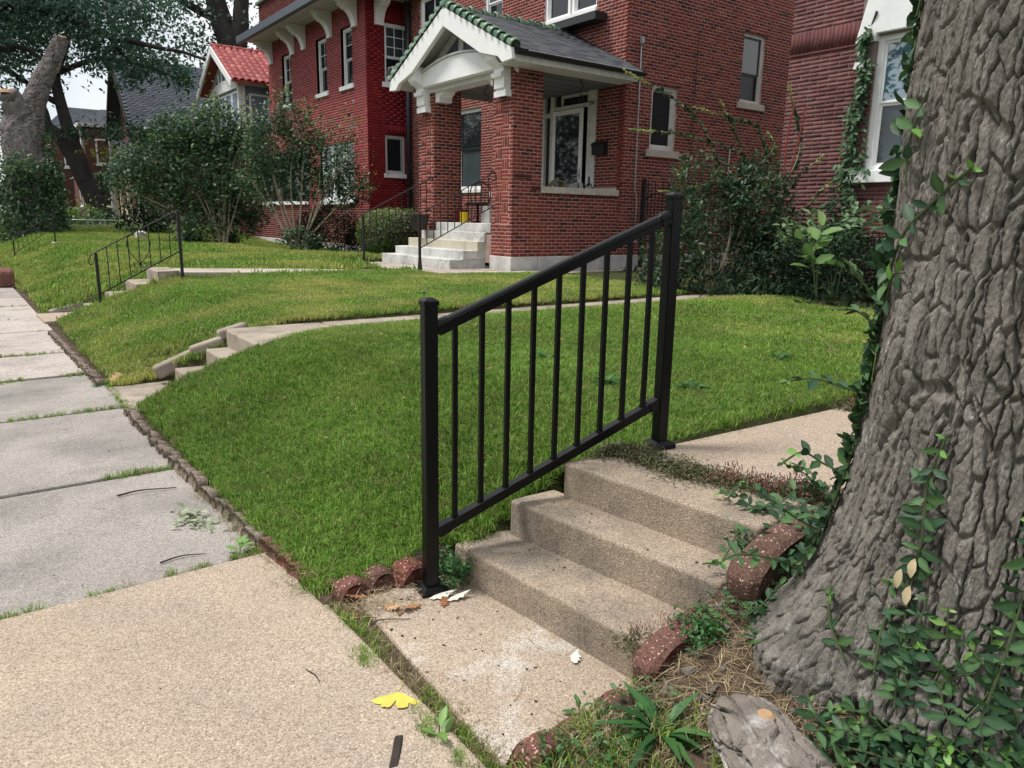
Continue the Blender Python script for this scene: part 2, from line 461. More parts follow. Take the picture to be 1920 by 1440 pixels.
UB = unit_box()
# leaf templates: x = along the leaf, z = up; tip curls down, folded along the midrib
def tri_leaf(w=.5, fold=.08, droop=-.12):
    V = [(0, 0, 0), (.45, w / 2, fold), (.5, 0, 0), (.45, -w / 2, fold), (1, 0, droop)]
    return (V, [(0, 2, 1), (0, 3, 2), (1, 2, 4), (2, 3, 4)])
LEAFT = tri_leaf(.5)
LEAFN = tri_leaf(.30)
LEAFO = ([(0, 0, 0), (.18, .14, .03), (.18, -.14, .03), (.48, .225, .05), (.5, 0, -.01), (.48, -.225, .05), (.8, .125, .0), (.8, -.125, .0), (1, 0, -.10), (.18, 0, 0), (.82, 0, -.05)],
         [(0, 9, 1), (0, 2, 9), (1, 9, 4), (1, 4, 3), (9, 2, 5), (9, 5, 4), (3, 4, 10), (3, 10, 6), (4, 5, 7), (4, 7, 10), (6, 10, 8), (10, 7, 8)],
         [.3, 0, 0, 0, .42, 0, 0, 0, .1, .42, .3])     # paler midrib
DIAMOND = ([(0, 0, 0), (.5, .32, .04), (1, 0, -.06), (.5, -.32, .04)], [(0, 3, 2, 1)])
def rand_m(n, s0, s1, flat=.6, rng=RNG):
    """random leaf matrices, mostly lying flat"""
    yaw = rng.uniform(0, 6.283, n)
    M = euler_m(yaw, rng.normal(.25, flat, n), rng.normal(0, flat, n))
    return M * rng.uniform(s0, s1, n)[:, None, None]
def smoothpath(pts, n=12):
    """Catmull-Rom through points"""
    P = [np.array(p, float) for p in pts]
    P = [2 * P[0] - P[1]] + P + [2 * P[-1] - P[-2]]
    o = []
    for i in range(1, len(P) - 2):
        for t in np.linspace(0, 1, n, endpoint=False):
            a, b, c, d = P[i - 1], P[i], P[i + 1], P[i + 2]
            o.append(.5 * (2 * b + (c - a) * t + (2 * a - 5 * b + 4 * c - d) * t * t + (-a + 3 * b - 3 * c + d) * t ** 3))
    o.append(P[-2])
    return o
def vnoise(x, y, seed=0):
    """value noise, vectorised, 0..1"""
    xi, yi = np.floor(x).astype(np.int64), np.floor(y).astype(np.int64)
    xf, yf = x - xi, y - yi
    u, v = xf * xf * (3 - 2 * xf), yf * yf * (3 - 2 * yf)
    def h(a, b):
        n = (a * 374761393 + b * 668265263 + seed * 974711) & 0x7fffffff
        n = ((n ^ (n >> 13)) * 1274126177) & 0x7fffffff
        return ((n ^ (n >> 16)) & 0xffff) / 65535.0
    return (h(xi, yi) * (1 - u) + h(xi + 1, yi) * u) * (1 - v) + (h(xi, yi + 1) * (1 - u) + h(xi + 1, yi + 1) * u) * v
def fbm(x, y, o=4, seed=0):
    return sum(vnoise(x * 2 ** i, y * 2 ** i, seed + i) / 2 ** i for i in range(o)) / sum(1 / 2 ** i for i in range(o))
def worley(x, y, seed=0):
    xi, yi = np.floor(x).astype(np.int64), np.floor(y).astype(np.int64)
    f1, f2 = np.full(x.shape, 9.), np.full(x.shape, 9.)
    idc = np.zeros(x.shape)
    for dx in (-1, 0, 1):
        for dy in (-1, 0, 1):
            a, b = xi + dx, yi + dy
            def h(k):
                n = (a * 374761393 + b * 668265263 + (seed + k) * 974711) & 0x7fffffff
                n = ((n ^ (n >> 13)) * 1274126177) & 0x7fffffff
                return ((n ^ (n >> 16)) & 0xffff) / 65535.0
            d = np.hypot(a + h(1) - x, b + h(2) - y)
            cl = d < f1
            f2 = np.where(cl, f1, np.minimum(f2, d))
            idc = np.where(cl, h(3), idc)
            f1 = np.where(cl, d, f1)
    return f1, f2, idc

def scatter(name, P, yaw, scl, tilt, protos, label=None):
    """instances prototype meshes on points by geometry nodes: one 'stuff' object"""
    col = bpy.data.collections.new(name + '_kinds')
    for i, me in enumerate(protos): col.objects.link(bpy.data.objects.new('%s_kind_%02d' % (name, i), me))
    n = len(P)
    me = bpy.data.meshes.new(name)
    me.vertices.add(n)
    me.vertices.foreach_set('co', np.asarray(P, np.float32).ravel())
    rot = np.stack([tilt[:, 0], tilt[:, 1], yaw], 1).astype(np.float32)
    a = me.attributes.new('rot', 'FLOAT_VECTOR', 'POINT'); a.data.foreach_set('vector', rot.ravel())
    a = me.attributes.new('scl', 'FLOAT', 'POINT'); a.data.foreach_set('value', np.asarray(scl, np.float32))
    a = me.attributes.new('idx', 'INT', 'POINT'); a.data.foreach_set('value', RNG.integers(0, len(protos), n).astype(np.int32))
    g = bpy.data.node_groups.new(name + '_nodes', 'GeometryNodeTree')
    g.interface.new_socket('Geometry', in_out='INPUT', socket_type='NodeSocketGeometry')
    g.interface.new_socket('Geometry', in_out='OUTPUT', socket_type='NodeSocketGeometry')
    N, L = g.nodes.new, g.links.new
    gi, go, iop, ci, e2r = N('NodeGroupInput'), N('NodeGroupOutput'), N('GeometryNodeInstanceOnPoints'), N('GeometryNodeCollectionInfo'), N('FunctionNodeEulerToRotation')
    def na(nm, ty):
        k = N('GeometryNodeInputNamedAttribute')
        k.data_type = ty
        k.inputs['Name'].default_value = nm
        return k.outputs['Attribute']
    ci.inputs['Collection'].default_value = col
    ci.inputs['Separate Children'].default_value = True
    ci.inputs['Reset Children'].default_value = True
    L(gi.outputs[0], iop.inputs['Points'])
    L(ci.outputs[0], iop.inputs['Instance'])
    iop.inputs['Pick Instance'].default_value = True
    L(na('idx', 'INT'), iop.inputs['Instance Index'])
    L(na('rot', 'FLOAT_VECTOR'), e2r.inputs[0])
    L(e2r.outputs[0], iop.inputs['Rotation'])
    L(na('scl', 'FLOAT'), iop.inputs['Scale'])
    L(iop.outputs[0], go.inputs[0])
    o = put(bpy.data.objects.new(name, me))
    md = o.modifiers.new('scatter', 'NODES')
    md.node_group = g
    o['kind'] = 'stuff'
    if label: o['label'] = label
    return o
def blade_clump(nm, m, n, h0, h1, rad, wid, lean=.5, rng=RNG, tint0=0., tint1=1.):
    V, Fc, T = [], [], []
    for i in range(n):
        a, r = rng.uniform(0, 6.283), rad * math.sqrt(rng.uniform())
        bx, by = r * math.cos(a), r * math.sin(a)
        h, w_ = rng.uniform(h0, h1), wid * rng.uniform(.7, 1.2)
        d = rng.uniform(0, 6.283)
        l = abs(rng.normal(0, lean)) * h
        sx, sy = -math.sin(d) * w_ / 2, math.cos(d) * w_ / 2
        dx, dy = math.cos(d) * l, math.sin(d) * l
        b = len(V)
        V += [(bx - sx, by - sy, -.01), (bx + sx, by + sy, -.01), (bx + dx * .35 + sx * .9, by + dy * .35 + sy * .9, h * .6), (bx + dx * .35 - sx * .9, by + dy * .35 - sy * .9, h * .6), (bx + dx, by + dy, h * (1 - .25 * min(1, l / h)))]
        Fc += [(b, b + 1, b + 2), (b, b + 2, b + 3), (b + 3, b + 2, b + 4)]
        T += [rng.uniform(tint0, tint1)] * 5
    me = quick_mesh(nm, V, Fc, T)
    me.materials.append(m)
    return me
def leaf_clump(nm, m, n, size, rad, hgt, tmpl=LEAFT, rng=RNG):
    T = np.stack([rng.normal(0, rad, n), rng.normal(0, rad, n), rng.uniform(.0, hgt, n)], 1)
    M = rand_m(n, size * .6, size * 1.2, .5, rng)
    V, Fc = np.asarray(tmpl[0], float), np.asarray(tmpl[1], int)
    P = np.einsum('nij,vj->nvi', M, V) + T[:, None]
    k = len(V)
    me = quick_mesh(nm, P.reshape(-1, 3), (Fc[None] + (np.arange(n) * k)[:, None, None]).reshape(-1, Fc.shape[1]), np.repeat(rng.uniform(0, 1, n), k))
    me.materials.append(m)
    return me
# ------------------------------------------------------------------ terrain, sidewalk, road
RECTS = [(2.0, 9.4, 1.41, 2.15, .456), (1.45, 2.08, 1.40, 2.38, .0), (.97, 1.56, 1.38, 2.46, .0),
         (1.84, 8.6, 5.92, 6.86, .455), (1.38, 1.9, 5.9, 6.74, .0), (.9, 1.42, 5.98, 6.98, .0),
         (1.38, 2.32, 11.5, 12.42, .0), (2.28, 6.6, 11.52, 12.5, .5), (.85, 1.42, 11.45, 12.45, 0.0),
         (6.3, 13.2, 10.55, 11.75, .45), (6.3, 8.8, 10.55, 15.6, .45), (8.6, 20, 11.7, 21, .3), (10.2, 22, 21.2, 30, .4),
         (2.25, 5.5, 25.6, 26.6, .5), (1.3, 2.3, 25.6, 26.6, .1)]
def gz(x, y, carve=True):
    x, y = np.asarray(x, float), np.asarray(y, float)
    t = np.clip((x - .98) / 1.6, 0, 1)
    p = 1.15 + 1.25 * np.exp(-((y - 5.45) / .75) ** 2) + .5 * np.exp(-((y - 7.5) / .5) ** 2) + .35 * np.exp(-((y - 11.2) / .8) ** 2)
    z = .03 + .46 * (1 - (1 - t) ** p)
    near = np.interp(x, [.97, 1.3, 1.5, 1.75, 2.0, 2.3, 2.7], [.02, .05, .10, .21, .35, .44, .465])
    a = np.clip((y - 2.3) / 1.1, 0, 1)
    z = near * (1 - a) + z * a
    rt = np.interp(x, [.97, 1.2, 1.5, 1.76, 2.0, 2.3, 2.8], [-.01, .04, .095, .20, .32, .43, .49])
    b = np.clip((1.5 - y) / .25, 0, 1)
    z = z * (1 - b) + rt * b
    z = z + .010 * np.clip(x - 2.6, 0, 2) + .013 * np.clip(y - 26, 0, 40) + .05 * np.clip((y - 8.5) / 3, 0, 1) * np.clip((x - 1.6) / 1, 0, 1) * np.clip((9 - x) / 3, 0, 1)
    z = z - .20 * np.clip((x - 6.5) / 2.5, 0, 1) * np.clip((y - 17) / 4, 0, 1) * np.clip((34 - y) / 4, 0, 1)
    z = z + .05 * np.exp(-((y - 5.35) / .45) ** 2) * np.clip((x - 1.7) / .6, 0, 1)
    z = z + .018 * (fbm(x * 1.3, y * 1.3, 3, 5) - .5) * np.clip((x - 1.05) * 4, 0, 1)
    z = z * (1 - .72 * np.clip((7.75 - y) / .8, 0, 1) * np.clip((y - 6.85) / .05, 0, 1) * np.clip((1.75 - x) / .35, 0, 1))
    z = np.where(x < .975, -.05 + .004 * np.clip(y - 15, 0, 45), z)
    if carve:
        for (x0, x1, y0, y1, zz) in RECTS:
            z = np.where((x > x0 - .015) & (x < x1 + .015) & (y > y0 - .015) & (y < y1 + .015), np.minimum(z, zz - .09), z)
    return z
def g0(x, y): return float(gz(np.array([x]), np.array([y]), False)[0])
xs = np.concatenate([[.955], np.arange(.975, 3.2, .04), np.arange(3.2, 9, .15), np.arange(9, 26, 1.2), [30, 45, 70]])
ys = np.concatenate([[-60, -30, -15, -8, -4], np.arange(-2, 3, .06), np.arange(3, 13, .09), np.arange(13, 32, .3), np.arange(32, 64, 2), [70, 90, 140]])
for (a_, b_, c_, d_, e_) in RECTS:
    xs = np.concatenate([xs, [a_ - .024, a_ - .012, b_ + .012, b_ + .024]])
    ys = np.concatenate([ys, [c_ - .024, c_ - .012, d_ + .012, d_ + .024]])
xs, ys = np.unique(np.round(xs[xs > .95], 4)), np.unique(np.round(ys, 4))
XX, YY = np.meshgrid(xs, ys)
ZZ = gz(XX, YY)
nx, ny = len(xs), len(ys)
idx = np.arange(nx * ny).reshape(ny, nx)
FQ = np.stack([idx[:-1, :-1], idx[:-1, 1:], idx[1:, 1:], idx[1:, :-1]], -1).reshape(-1, 4)
me = quick_mesh('lawn', np.stack([XX, YY, ZZ], -1).reshape(-1, 3), FQ, None, True)
# two ground materials: bare soil round the big tree, green-brown thatch elsewhere
me.materials.append(M_LAWN)
me.materials.append(M_SOIL)
cx, cy = xs[(FQ[:, 0] % nx)], ys[(FQ[:, 0] // nx)]
bare = ((cy < 1.45) & (cx < 3) & (cx > .97)) | ((cx < 1.6) & (cy < 2.75) & (cy > 2.2))
me.polygons.foreach_set('material_index', bare.astype(np.int32))
tag(put(bpy.data.objects.new('lawn', me)), kind='structure')

gr = MB()
gr.box(-900, 900, -900, 900, -.6, -.16)
tag(gr.build('ground', M_SOIL), kind='structure')
rd = MB().box(-9.5, -2.9, -120, 240, -.3, -.115)
tag(rd.build('road', M_ASPH), kind='structure')
tag(MB().box(-2.9, -2.72, -120, 240, -.3, .0).build('kerb', M_GREYC, bevel=.02), kind='structure')
tag(MB().box(-2.72, -.52, -120, 240, -.3, -.03).build('verge', M_LAWN), kind='structure')
tag(MB().box(-40, -9.5, -120, 240, -.3, -.05).build('far_verge', M_LAWN), kind='structure')

sw = MB().box(-.52, 1.045, -6, 60, -.2, -.032)
SIDE = tag(sw.build('sidewalk', M_SOIL), kind='structure')
joints = [-6, -4.4, -2.8, -1.1, .9, 3.06, 4.51, 6.19, 7.72, 9.05, 10.83, 12.1, 13.9, 15.2, 16.9, 18.5, 20.2, 22, 24, 26, 28, 30, 33, 36, 40, 45, 52, 60]
for i in range(len(joints) - 1):
    a, b = joints[i], joints[i + 1]
    g = .012 if i not in (7, 8) else .03
    if i < 5: m, xr, dz = M_TAN, 1.0, .0
    elif i < 8: m, xr, dz = M_GREYC, .955 - .012 * (i - 5), -.012
    else: m, xr, dz = M_PINK, .90 - .012 * min(i - 8, 8), -.008
    if 12 < i: m = M_GREYC if i % 3 else M_PINK
    rise = lambda y: .004 * max(0, y - 15)
    q = [(-.5, a + g, 0), (xr, a + g + .02, 0), (xr - .01, b - g + .02, 0), (-.5, b - g, 0)]
    dz += random.uniform(-.006, .006)
    s = MB().hexa([(x, y, -.1 + rise(y)) for x, y, _ in q], [(x, y, dz + rise(y) + random.uniform(-.002, .002)) for x, y, _ in q])
    s.build('slab', m, SIDE, bevel=.012)

def walk(name, quads, m, th=.1, bev=.012):
    """a walkway: base plus one slab per quad of (x, y, z) top corners"""
    x0, x1 = min(p[0] for q in quads for p in q), max(p[0] for q in quads for p in q)
    y0, y1 = min(p[1] for q in quads for p in q), max(p[1] for q in quads for p in q)
    z0 = min(p[2] for q in quads for p in q)
    base = tag(MB().box(x0 + .03, x1 - .03, y0 + .03, y1 - .03, z0 - .32, z0 - th - .004).build(name, M_SOIL), kind='structure')
    for q in quads:
        MB().hexa([(p[0], p[1], p[2] - th) for p in q], q).build('slab', m, base, bevel=bev)
    return base
walk('front_walkway', [[(2.33, 1.43, .456), (3.82, 1.37, .456), (3.86, 2.14, .458), (2.36, 2.19, .456)],
                       [(3.85, 1.37, .458), (6.2, 1.3, .46), (6.2, 2.08, .46), (3.89, 2.14, .458)],
                       [(6.23, 1.3, .46), (9.2, 1.25, .47), (9.2, 2.0, .47), (6.23, 2.08, .46)]], M_TAN)
walk('landing', [[(1.035, 1.40, .004), (1.62, 1.41, .004), (1.54, 2.44, .006), (1.10, 2.47, .002)]], M_LAND)
MB().box(1.0, 1.11, 1.2, 2.62, -.09, -.010).build('joint_soil', M_SOIL, SIDE)
walk('middle_walkway', [[(1.84, 5.93, .455), (2.75, 5.93, .45), (2.75, 6.85, .45), (1.86, 6.78, .458)],
                        [(2.77, 5.93, .45), (4.6, 5.93, .455), (4.6, 6.86, .455), (2.77, 6.85, .45)],
                        [(4.62, 5.93, .455), (8.55, 5.93, .47), (8.55, 6.86, .47), (4.62, 6.86, .455)]], M_OLDC)
walk('middle_landing', [[(.93, 6.0, .0), (1.40, 6.0, .004), (1.40, 6.97, .004), (.91, 6.97, .0)]], M_OLDC)
walk('porch_walkway', [[(2.29, 11.5, .64), (4.3, 11.52, .58), (4.3, 12.44, .58), (2.29, 12.4, .64)],
                       [(4.32, 11.52, .58), (6.4, 11.4, .50), (6.4, 12.9, .505), (4.32, 12.46, .58)],
                       [(6.42, 10.6, .485), (8.66, 10.55, .475), (8.66, 12.6, .475), (6.42, 12.9, .49)],
                       [(6.42, 12.92, .49), (7.78, 12.62, .475), (7.78, 15.6, .46), (6.42, 15.2, .47)],
                       [(8.68, 10.55, .475), (10.6, 10.5, .47), (10.6, 11.66, .47), (8.68, 11.66, .475)],
                       [(10.62, 10.5, .47), (13.2, 10.45, .47), (13.2, 11.66, .47), (10.62, 11.66, .47)]], M_PORCHC, .16)
walk('left_landing', [[(.84, 11.48, .03), (1.40, 11.5, .035), (1.40, 12.4, .035), (.82, 12.44, .03)]], M_TAN)
walk('far_walkway', [[(2.42, 25.7, .56), (5.5, 25.8, .57), (5.5, 26.5, .57), (2.42, 26.5, .56)]], M_TAN)

# ------------------------------------------------------------------ the near steps
def rough_block(mb, lo, hi, sub=10, amp=.004, seed=0):
    """a hexahedron whose faces are subdivided and slightly worn"""
    lo, hi = np.array(lo, float), np.array(hi, float)
    quads = [(hi[0], hi[1], hi[2], hi[3]), (lo[0], lo[1], hi[1], hi[0]), (lo[1], lo[2], hi[2], hi[1]), (lo[2], lo[3], hi[3], hi[2]), (lo[3], lo[0], hi[0], hi[3])]
    for a, b, c, d in quads:
        n1 = max(2, int(sub * np.linalg.norm(b - a) / .5))
        n2 = max(2, int(sub * np.linalg.norm(d - a) / .5))
        u, v = np.meshgrid(np.linspace(0, 1, n1 + 1), np.linspace(0, 1, n2 + 1))
        P = (a * ((1 - u) * (1 - v))[..., None] + b * (u * (1 - v))[..., None] + c * (u * v)[..., None] + d * ((1 - u) * v)[..., None]).reshape(-1, 3)
        P = P + amp * (np.stack([fbm(P[:, 1] * 9, P[:, 2] * 9 + P[:, 0] * 5, 3, seed + k) for k in range(3)], 1) - .5)
        ii = np.arange((n1 + 1) * (n2 + 1)).reshape(n2 + 1, n1 + 1)
        mb.add(P, np.stack([ii[:-1, :-1], ii[:-1, 1:], ii[1:, 1:], ii[1:, :-1]], -1).reshape(-1, 4).tolist())
def weld(o, bev):
    bm = bmesh.new()
    bm.from_mesh(o.data)
    bmesh.ops.remove_doubles(bm, verts=bm.verts, dist=.0004)
    bmesh.ops.recalc_face_normals(bm, faces=bm.faces)
    bm.to_mesh(o.data)
    bm.free()
    b = o.modifiers.new('bevel', 'BEVEL')
    b.width, b.segments, b.limit_method, b.angle_limit = bev, 3, 'ANGLE', R(50)
    return o
def steps(name, label, fronts, m, depth=.36, loc=(1.5, 1.9, 0), bev=.014, skirt=-.08, sub=10):
    """fronts: list of (left xy, right xy, top z)"""
    t = thing(name, label, 'steps', loc)
    zprev = skirt
    for k, (l, r, z) in enumerate(fronts):
        l, r = np.array(l), np.array(r)
        back = fronts[k + 1] if k + 1 < len(fronts) else None
        bl = np.array(back[0]) + [.03, 0] if back else l + [depth, 0]
        br = np.array(back[1]) + [.03, 0] if back else r + [depth, 0]
        bl[1], br[1] = l[1] - .01, r[1] + .0
        mb = MB()
        lo = [(*l, zprev), (*r, zprev), (*br, zprev), (*bl, zprev)]
        hi = [(*l, z), (*r, z), (*br, z + .004), (*bl, z + .004)]
        rough_block(mb, lo, hi, sub, .006, k * 7)
        weld(mb.build('step', m, t), bev)
        zprev = z - .05
    return t
steps('concrete_steps', 'tan concrete front steps beside the black railing and big tree', [((1.508, 2.407), (1.607, 1.40), .150), ((1.748, 2.35), (1.879, 1.37), .304), ((1.955, 2.252), (2.062, 1.36), .456)], M_STEP, .34)
steps('worn_steps', 'small old concrete steps sunk in the grass bank, third flight away', [((1.40, 6.74), (1.395, 5.88), .155), ((1.655, 6.70), (1.63, 5.86), .305), ((1.845, 6.72), (1.825, 5.88), .452)], M_OLDC, .3, (1.5, 6.4, 0))
steps('railed_steps', 'four tan concrete steps under the thin scroll railing, leading to porch walk', [((1.41, 12.4), (1.39, 11.5), .15), ((1.70, 12.4), (1.69, 11.5), .31), ((1.99, 12.4), (1.98, 11.5), .475), ((2.29, 12.4), (2.27, 11.5), .645)], M_OLDC, .3, (1.7, 12, 0))
steps('distant_steps', 'far pale steps with the thin railing below the dead trunk', [((1.45, 26.5), (1.45, 25.7), .2), ((1.95, 26.5), (1.95, 25.7), .38), ((2.35, 26.5), (2.35, 25.7), .56)], M_TAN, .3, (1.6, 26, 0), sub=4)
wk = MB()
rough_block(wk, [(.97, 12.55, -.05), (1.02, 12.42, -.05), (1.44, 12.44, -.05), (1.4, 12.58, -.05)], [(.97, 12.55, .06), (1.02, 12.43, .06), (1.44, 12.45, .17), (1.4, 12.58, .17)], 8, .01)
tag(weld(wk.build('kerb_stone', M_GREYC), .01), 'low mossy grey kerb stone sloping up to the railed steps', 'kerb stone')

# ------------------------------------------------------------------ edging blocks
def scallop(w=1., t=1., h=1., n=7):
    """rounded-top block: x = along the row, y = thickness, z = up; unit size"""
    V, Fc = [], []
    prof = [(-.5, 0)] + [(-.5 * math.cos(math.pi * i / (n - 1)), .62 + .38 * math.sin(math.pi * i / (n - 1))) for i in range(n)] + [(.5, 0)]
    k = len(prof)
    for y in (-.5, -.34, .34, .5):
        sc = 1 if abs(y) < .4 else .9
        V += [(a * sc * w, y * t, b * (1 if b < .1 else sc) * h) for a, b in prof]
    for r in range(3):
        for i in range(k):
            Fc.append((r * k + i, r * k + (i + 1) % k, (r + 1) * k + (i + 1) % k, (r + 1) * k + i))
    # caps as quads (prof has an even count)
    for b, fl in ((0, 1), (3 * k, 0)):
        for i in range(k // 2 - 1):
            q = (b + i, b + i + 1, b + k - 2 - i, b + k - 1 - i)
            Fc.append(q if fl else q[::-1])
    return V, Fc
SC = scallop()
def edging(name, label, pts, w, loc, m=M_EDGEN, red=None, hh=.085):
    t = thing(name, label, 'edging', loc)
    P = smoothpath([(x, y, 0) for x, y in pts], 10)
    L = np.concatenate([[0], np.cumsum([np.linalg.norm(P[i + 1] - P[i]) for i in range(len(P) - 1)])])
    n = int(L[-1] / w)
    T, M, tint = [], [], []
    for i in range(n):
        s = (i + .5) * w
        x, y = np.interp(s, L, [p[0] for p in P]), np.interp(s, L, [p[1] for p in P])
        x2, y2 = np.interp(s + .02, L, [p[0] for p in P]), np.interp(s + .02, L, [p[1] for p in P])
        a = math.atan2(y2 - y, x2 - x) + random.gauss(0, .07)
        T.append((x + random.gauss(0, .005), y, -.045 + .004 * max(0, y - 15) + random.gauss(0, .006)))
        M.append(euler_m(np.array(a), np.array(random.gauss(0, .06)), np.array(random.gauss(.22, .08))) @ np.diag([w * random.uniform(.9, 1.0), .06, hh * random.uniform(.9, 1.1)]))
        tint.append(random.random())
    pieces(t, 'brick', 'bricks', m, SC, T, M, tint, key='edge' + name)
    return t
edging('lawn_edging', 'long row of scalloped brown blocks edging the nearest lawn along sidewalk', [(.955, 3.15), (.945, 3.6), (.91, 4.5), (.895, 5.4), (.89, 6.0)], .098, (.93, 4.5, 0))
edging('lawn_edging', 'short worn row of edging blocks beyond the small sunken steps', [(.865, 7.15), (.845, 8.2), (.82, 9.6), (.81, 10.6)], .098, (.84, 8.6, 0))
EB = thing('lawn_edging', 'red rounded edging blocks at the lawn corner nearest the railing', 'edging', (1.0, 2.75, 0))
T, M = [], []
for (x, y, a, w, h, tl) in [(1.035, 2.545, 1.95, .115, .09, .25), (.998, 2.655, 1.85, .125, .09, .2), (.985, 2.775, 1.75, .115, .085, .2), (.98, 2.885, 1.7, .115, .085, .15), (.968, 2.99, 1.68, .11, .085, .2), (.965, 3.09, 1.66, .1, .085, .2)]:
    T.append((x, y, -.03))
    M.append(euler_m(np.array(a), np.array(0.03), np.array(tl)) @ np.diag([w, .065, h]))
pieces(EB, 'brick', 'bricks', M_EDGE, SC, T, M, [.3, .6, .4, .7, .2, .5], key='edge_red')
def block(label, x, y, z, yaw, w, t, h, tilt=0., pitch=0., m=M_EDGE, group=None, tint=.5):
    V, Fc = SC
    A = euler_m(np.array(yaw), np.array(pitch), np.array(tilt)) @ np.diag([w, t, h])
    me = quick_mesh('edging_block', (np.array(V) @ A.T), Fc, np.full(len(V), tint))
    me.materials.append(m)
    o = put(bpy.data.objects.new('edging_block', me), None, (x, y, z))
    b = o.modifiers.new('bevel', 'BEVEL'); b.width, b.segments, b.limit_method = .006, 2, 'ANGLE'
    return tag(o, label, 'edging block', group or 'loose edging blocks by the steps')
block('red half-round block nearest the sidewalk corner, beside dry leaves', 1.085, 2.50, -.035, .12, .13, .075, .115, .1)
block('red half-round block in the middle of three by the railing', 1.21, 2.515, -.03, .2, .14, .08, .115, .12, tint=.2)
block('chipped red block leaning right next to the railing post base', 1.325, 2.50, -.02, .3, .15, .085, .115, .3, .15, tint=.8)
block('long glossy red edging block lying along the lowest step end', 1.69, 1.365, .115, .03, .34, .09, .105, .0, -.22, tint=.3)
block('large red edging block at the end of the top step under vines', 2.06, 1.29, .33, .05, .40, .11, .13, .0, -.22, tint=.1)
block('white-flecked red block standing at the slab corner in grass', 1.115, 1.375, -.02, .12, .13, .075, .10, .35, .1, tint=.5)
block('sunken red block half buried beside the lower slab', 1.25, 1.385, -.06, .1, .17, .08, .115, .2, tint=.4)
block('small dark red block buried behind the tuft of long leaves', 1.42, 1.385, -.04, .1, .15, .08, .12, .2, tint=.6)
G2 = 'edging stones along the sunken steps'
def curb_stone(label, a, b, w, h):
    bar_ = MB().bar(a, b, w, h)
    o = bar_.build('edging_stone', M_OLDC, None, .028, seg=3)
    tag(o, label, 'edging stone', G2)
curb_stone('lowest rounded stone on the left side of the small sunken steps', (1.27, 6.87, .10), (1.60, 6.85, .235), .11, .12)
curb_stone('second rounded stone up the left side of the sunken steps', (1.56, 6.83, .265), (1.84, 6.81, .345), .10, .10)
curb_stone('topmost rounded stone on the left side of the sunken steps', (1.80, 6.83, .39), (2.06, 6.83, .455), .10, .10)
curb_stone('stone at the right side of the sunken steps half under grass', (1.86, 5.86, .42), (2.14, 5.86, .475), .09, .08)
block('red stone block at the far left edge of the sidewalk', .72, 17.6, 0.02, 1.5, .5, .3, .35, 0, 0, M_EDGE, 'stones at the far sidewalk edge')

# ------------------------------------------------------------------ the black railing on the near steps
RA = thing('handrail', 'black powder-coated metal railing with nine balusters on the front steps', 'railing', (1.37, 2.35, 0))
P1, P2 = np.array([1.369, 2.354, 0.]), np.array([2.465, 2.186, .457])
dv = unit((P2 - P1) * [1, 1, 0])
ang = math.atan2(dv[1], dv[0])
nv = np.array([-dv[1], dv[0], 0])
def post_at(P, h):
    def rect(s, z): return [P + dv * a * s + nv * b * s + [0, 0, z] for a, b in ((-1, -1), (1, -1), (1, 1), (-1, 1))]
    p = MB().hexa(rect(.0262, .01), rect(.0262, h - .012)).build('post', M_BLACK, RA, .004)
    c = MB()
    c.hexa(rect(.030, h - .024), rect(.030, h - .008))
    c.hexa(rect(.029, h - .008), rect(.012, h + .004))
    c.build('cap', M_BLACK, p, .002)
    b = MB()
    b.hexa(rect(.054, .0), rect(.054, .022))
    b.hexa(rect(.053, .022), rect(.033, .034))
    b.build('base_plate', M_BLACK, p, .0025)
post_at(P1, 1.165)
post_at(P2, 1.115)
def rail_pt(s, h): return P1 * (1 - s) + P2 * s + [0, 0, h]
a, b = rail_pt(.03, 1.045), rail_pt(.97, 1.03)
def rail_profile(name, a, b, prof, parent=RA, bev=.002, smooth=False):
    d = unit(b - a); sd = unit(np.cross(d, (0, 0, 1))); u = np.cross(sd, d)
    n = len(prof)
    V = [a + sd * x + u * z for x, z in prof] + [b + sd * x + u * z for x, z in prof]
    return MB().add(V, [tuple(range(n))[::-1], tuple(range(n, 2 * n))] + [(i, (i + 1) % n, n + (i + 1) % n, n + i) for i in range(n)]).build(name, M_BLACK, parent, bev)
TP = [(-.021, -.026), (.021, -.026), (.021, -.004), (.0235, -.002), (.0235, .008), (.018, .018), (.008, .0225), (-.008, .0225), (-.018, .018), (-.0235, .008), (-.0235, -.002), (-.021, -.004)]
tr_ = rail_profile('top_rail', a, b, TP)
BP = [(-.0195, -.019), (.0195, -.019), (.0195, .019), (-.0195, .019)]
a2, b2 = rail_pt(.03, .238), rail_pt(.97, .222)
br_ = rail_profile('bottom_rail', a2, b2, BP)
def grow(p, k): return [(x * k, z * k) for x, z in p]
du = unit(b - a)
for (q, s, pr, par) in ((a, 1, TP, tr_), (b, -1, TP, tr_), (a2, 1, BP, br_), (b2, -1, BP, br_)):
    rail_profile('bracket', q - du * s * .008, q + du * s * .045, grow(pr, 1.14), par)
    rail_profile('collar', q + du * s * .0465, q + du * s * .0515, grow(pr, 1.03), par)
for i in range(9):
    s = .03 + .94 * (i + .62) / 9.25
    p0, p1 = rail_pt(s, .238 - .016 * s), rail_pt(s, 1.045 - .016 * s)
    k = MB()
    def rc(P, w_): return [P + dv * x * w_ + nv * y * w_ for x, y in ((-1, -1), (1, -1), (1, 1), (-1, 1))]
    k.hexa(rc(p0 + [0, 0, .012], .0095), rc(p1 - [0, 0, .02], .0095))
    o = k.build('baluster', M_BLACK, RA, .0015)
    MB().hexa(rc(p0 + [0, 0, .012], .0125), rc(p0 + [0, 0, .026], .0125)).build('socket', M_BLACK, o, .001)
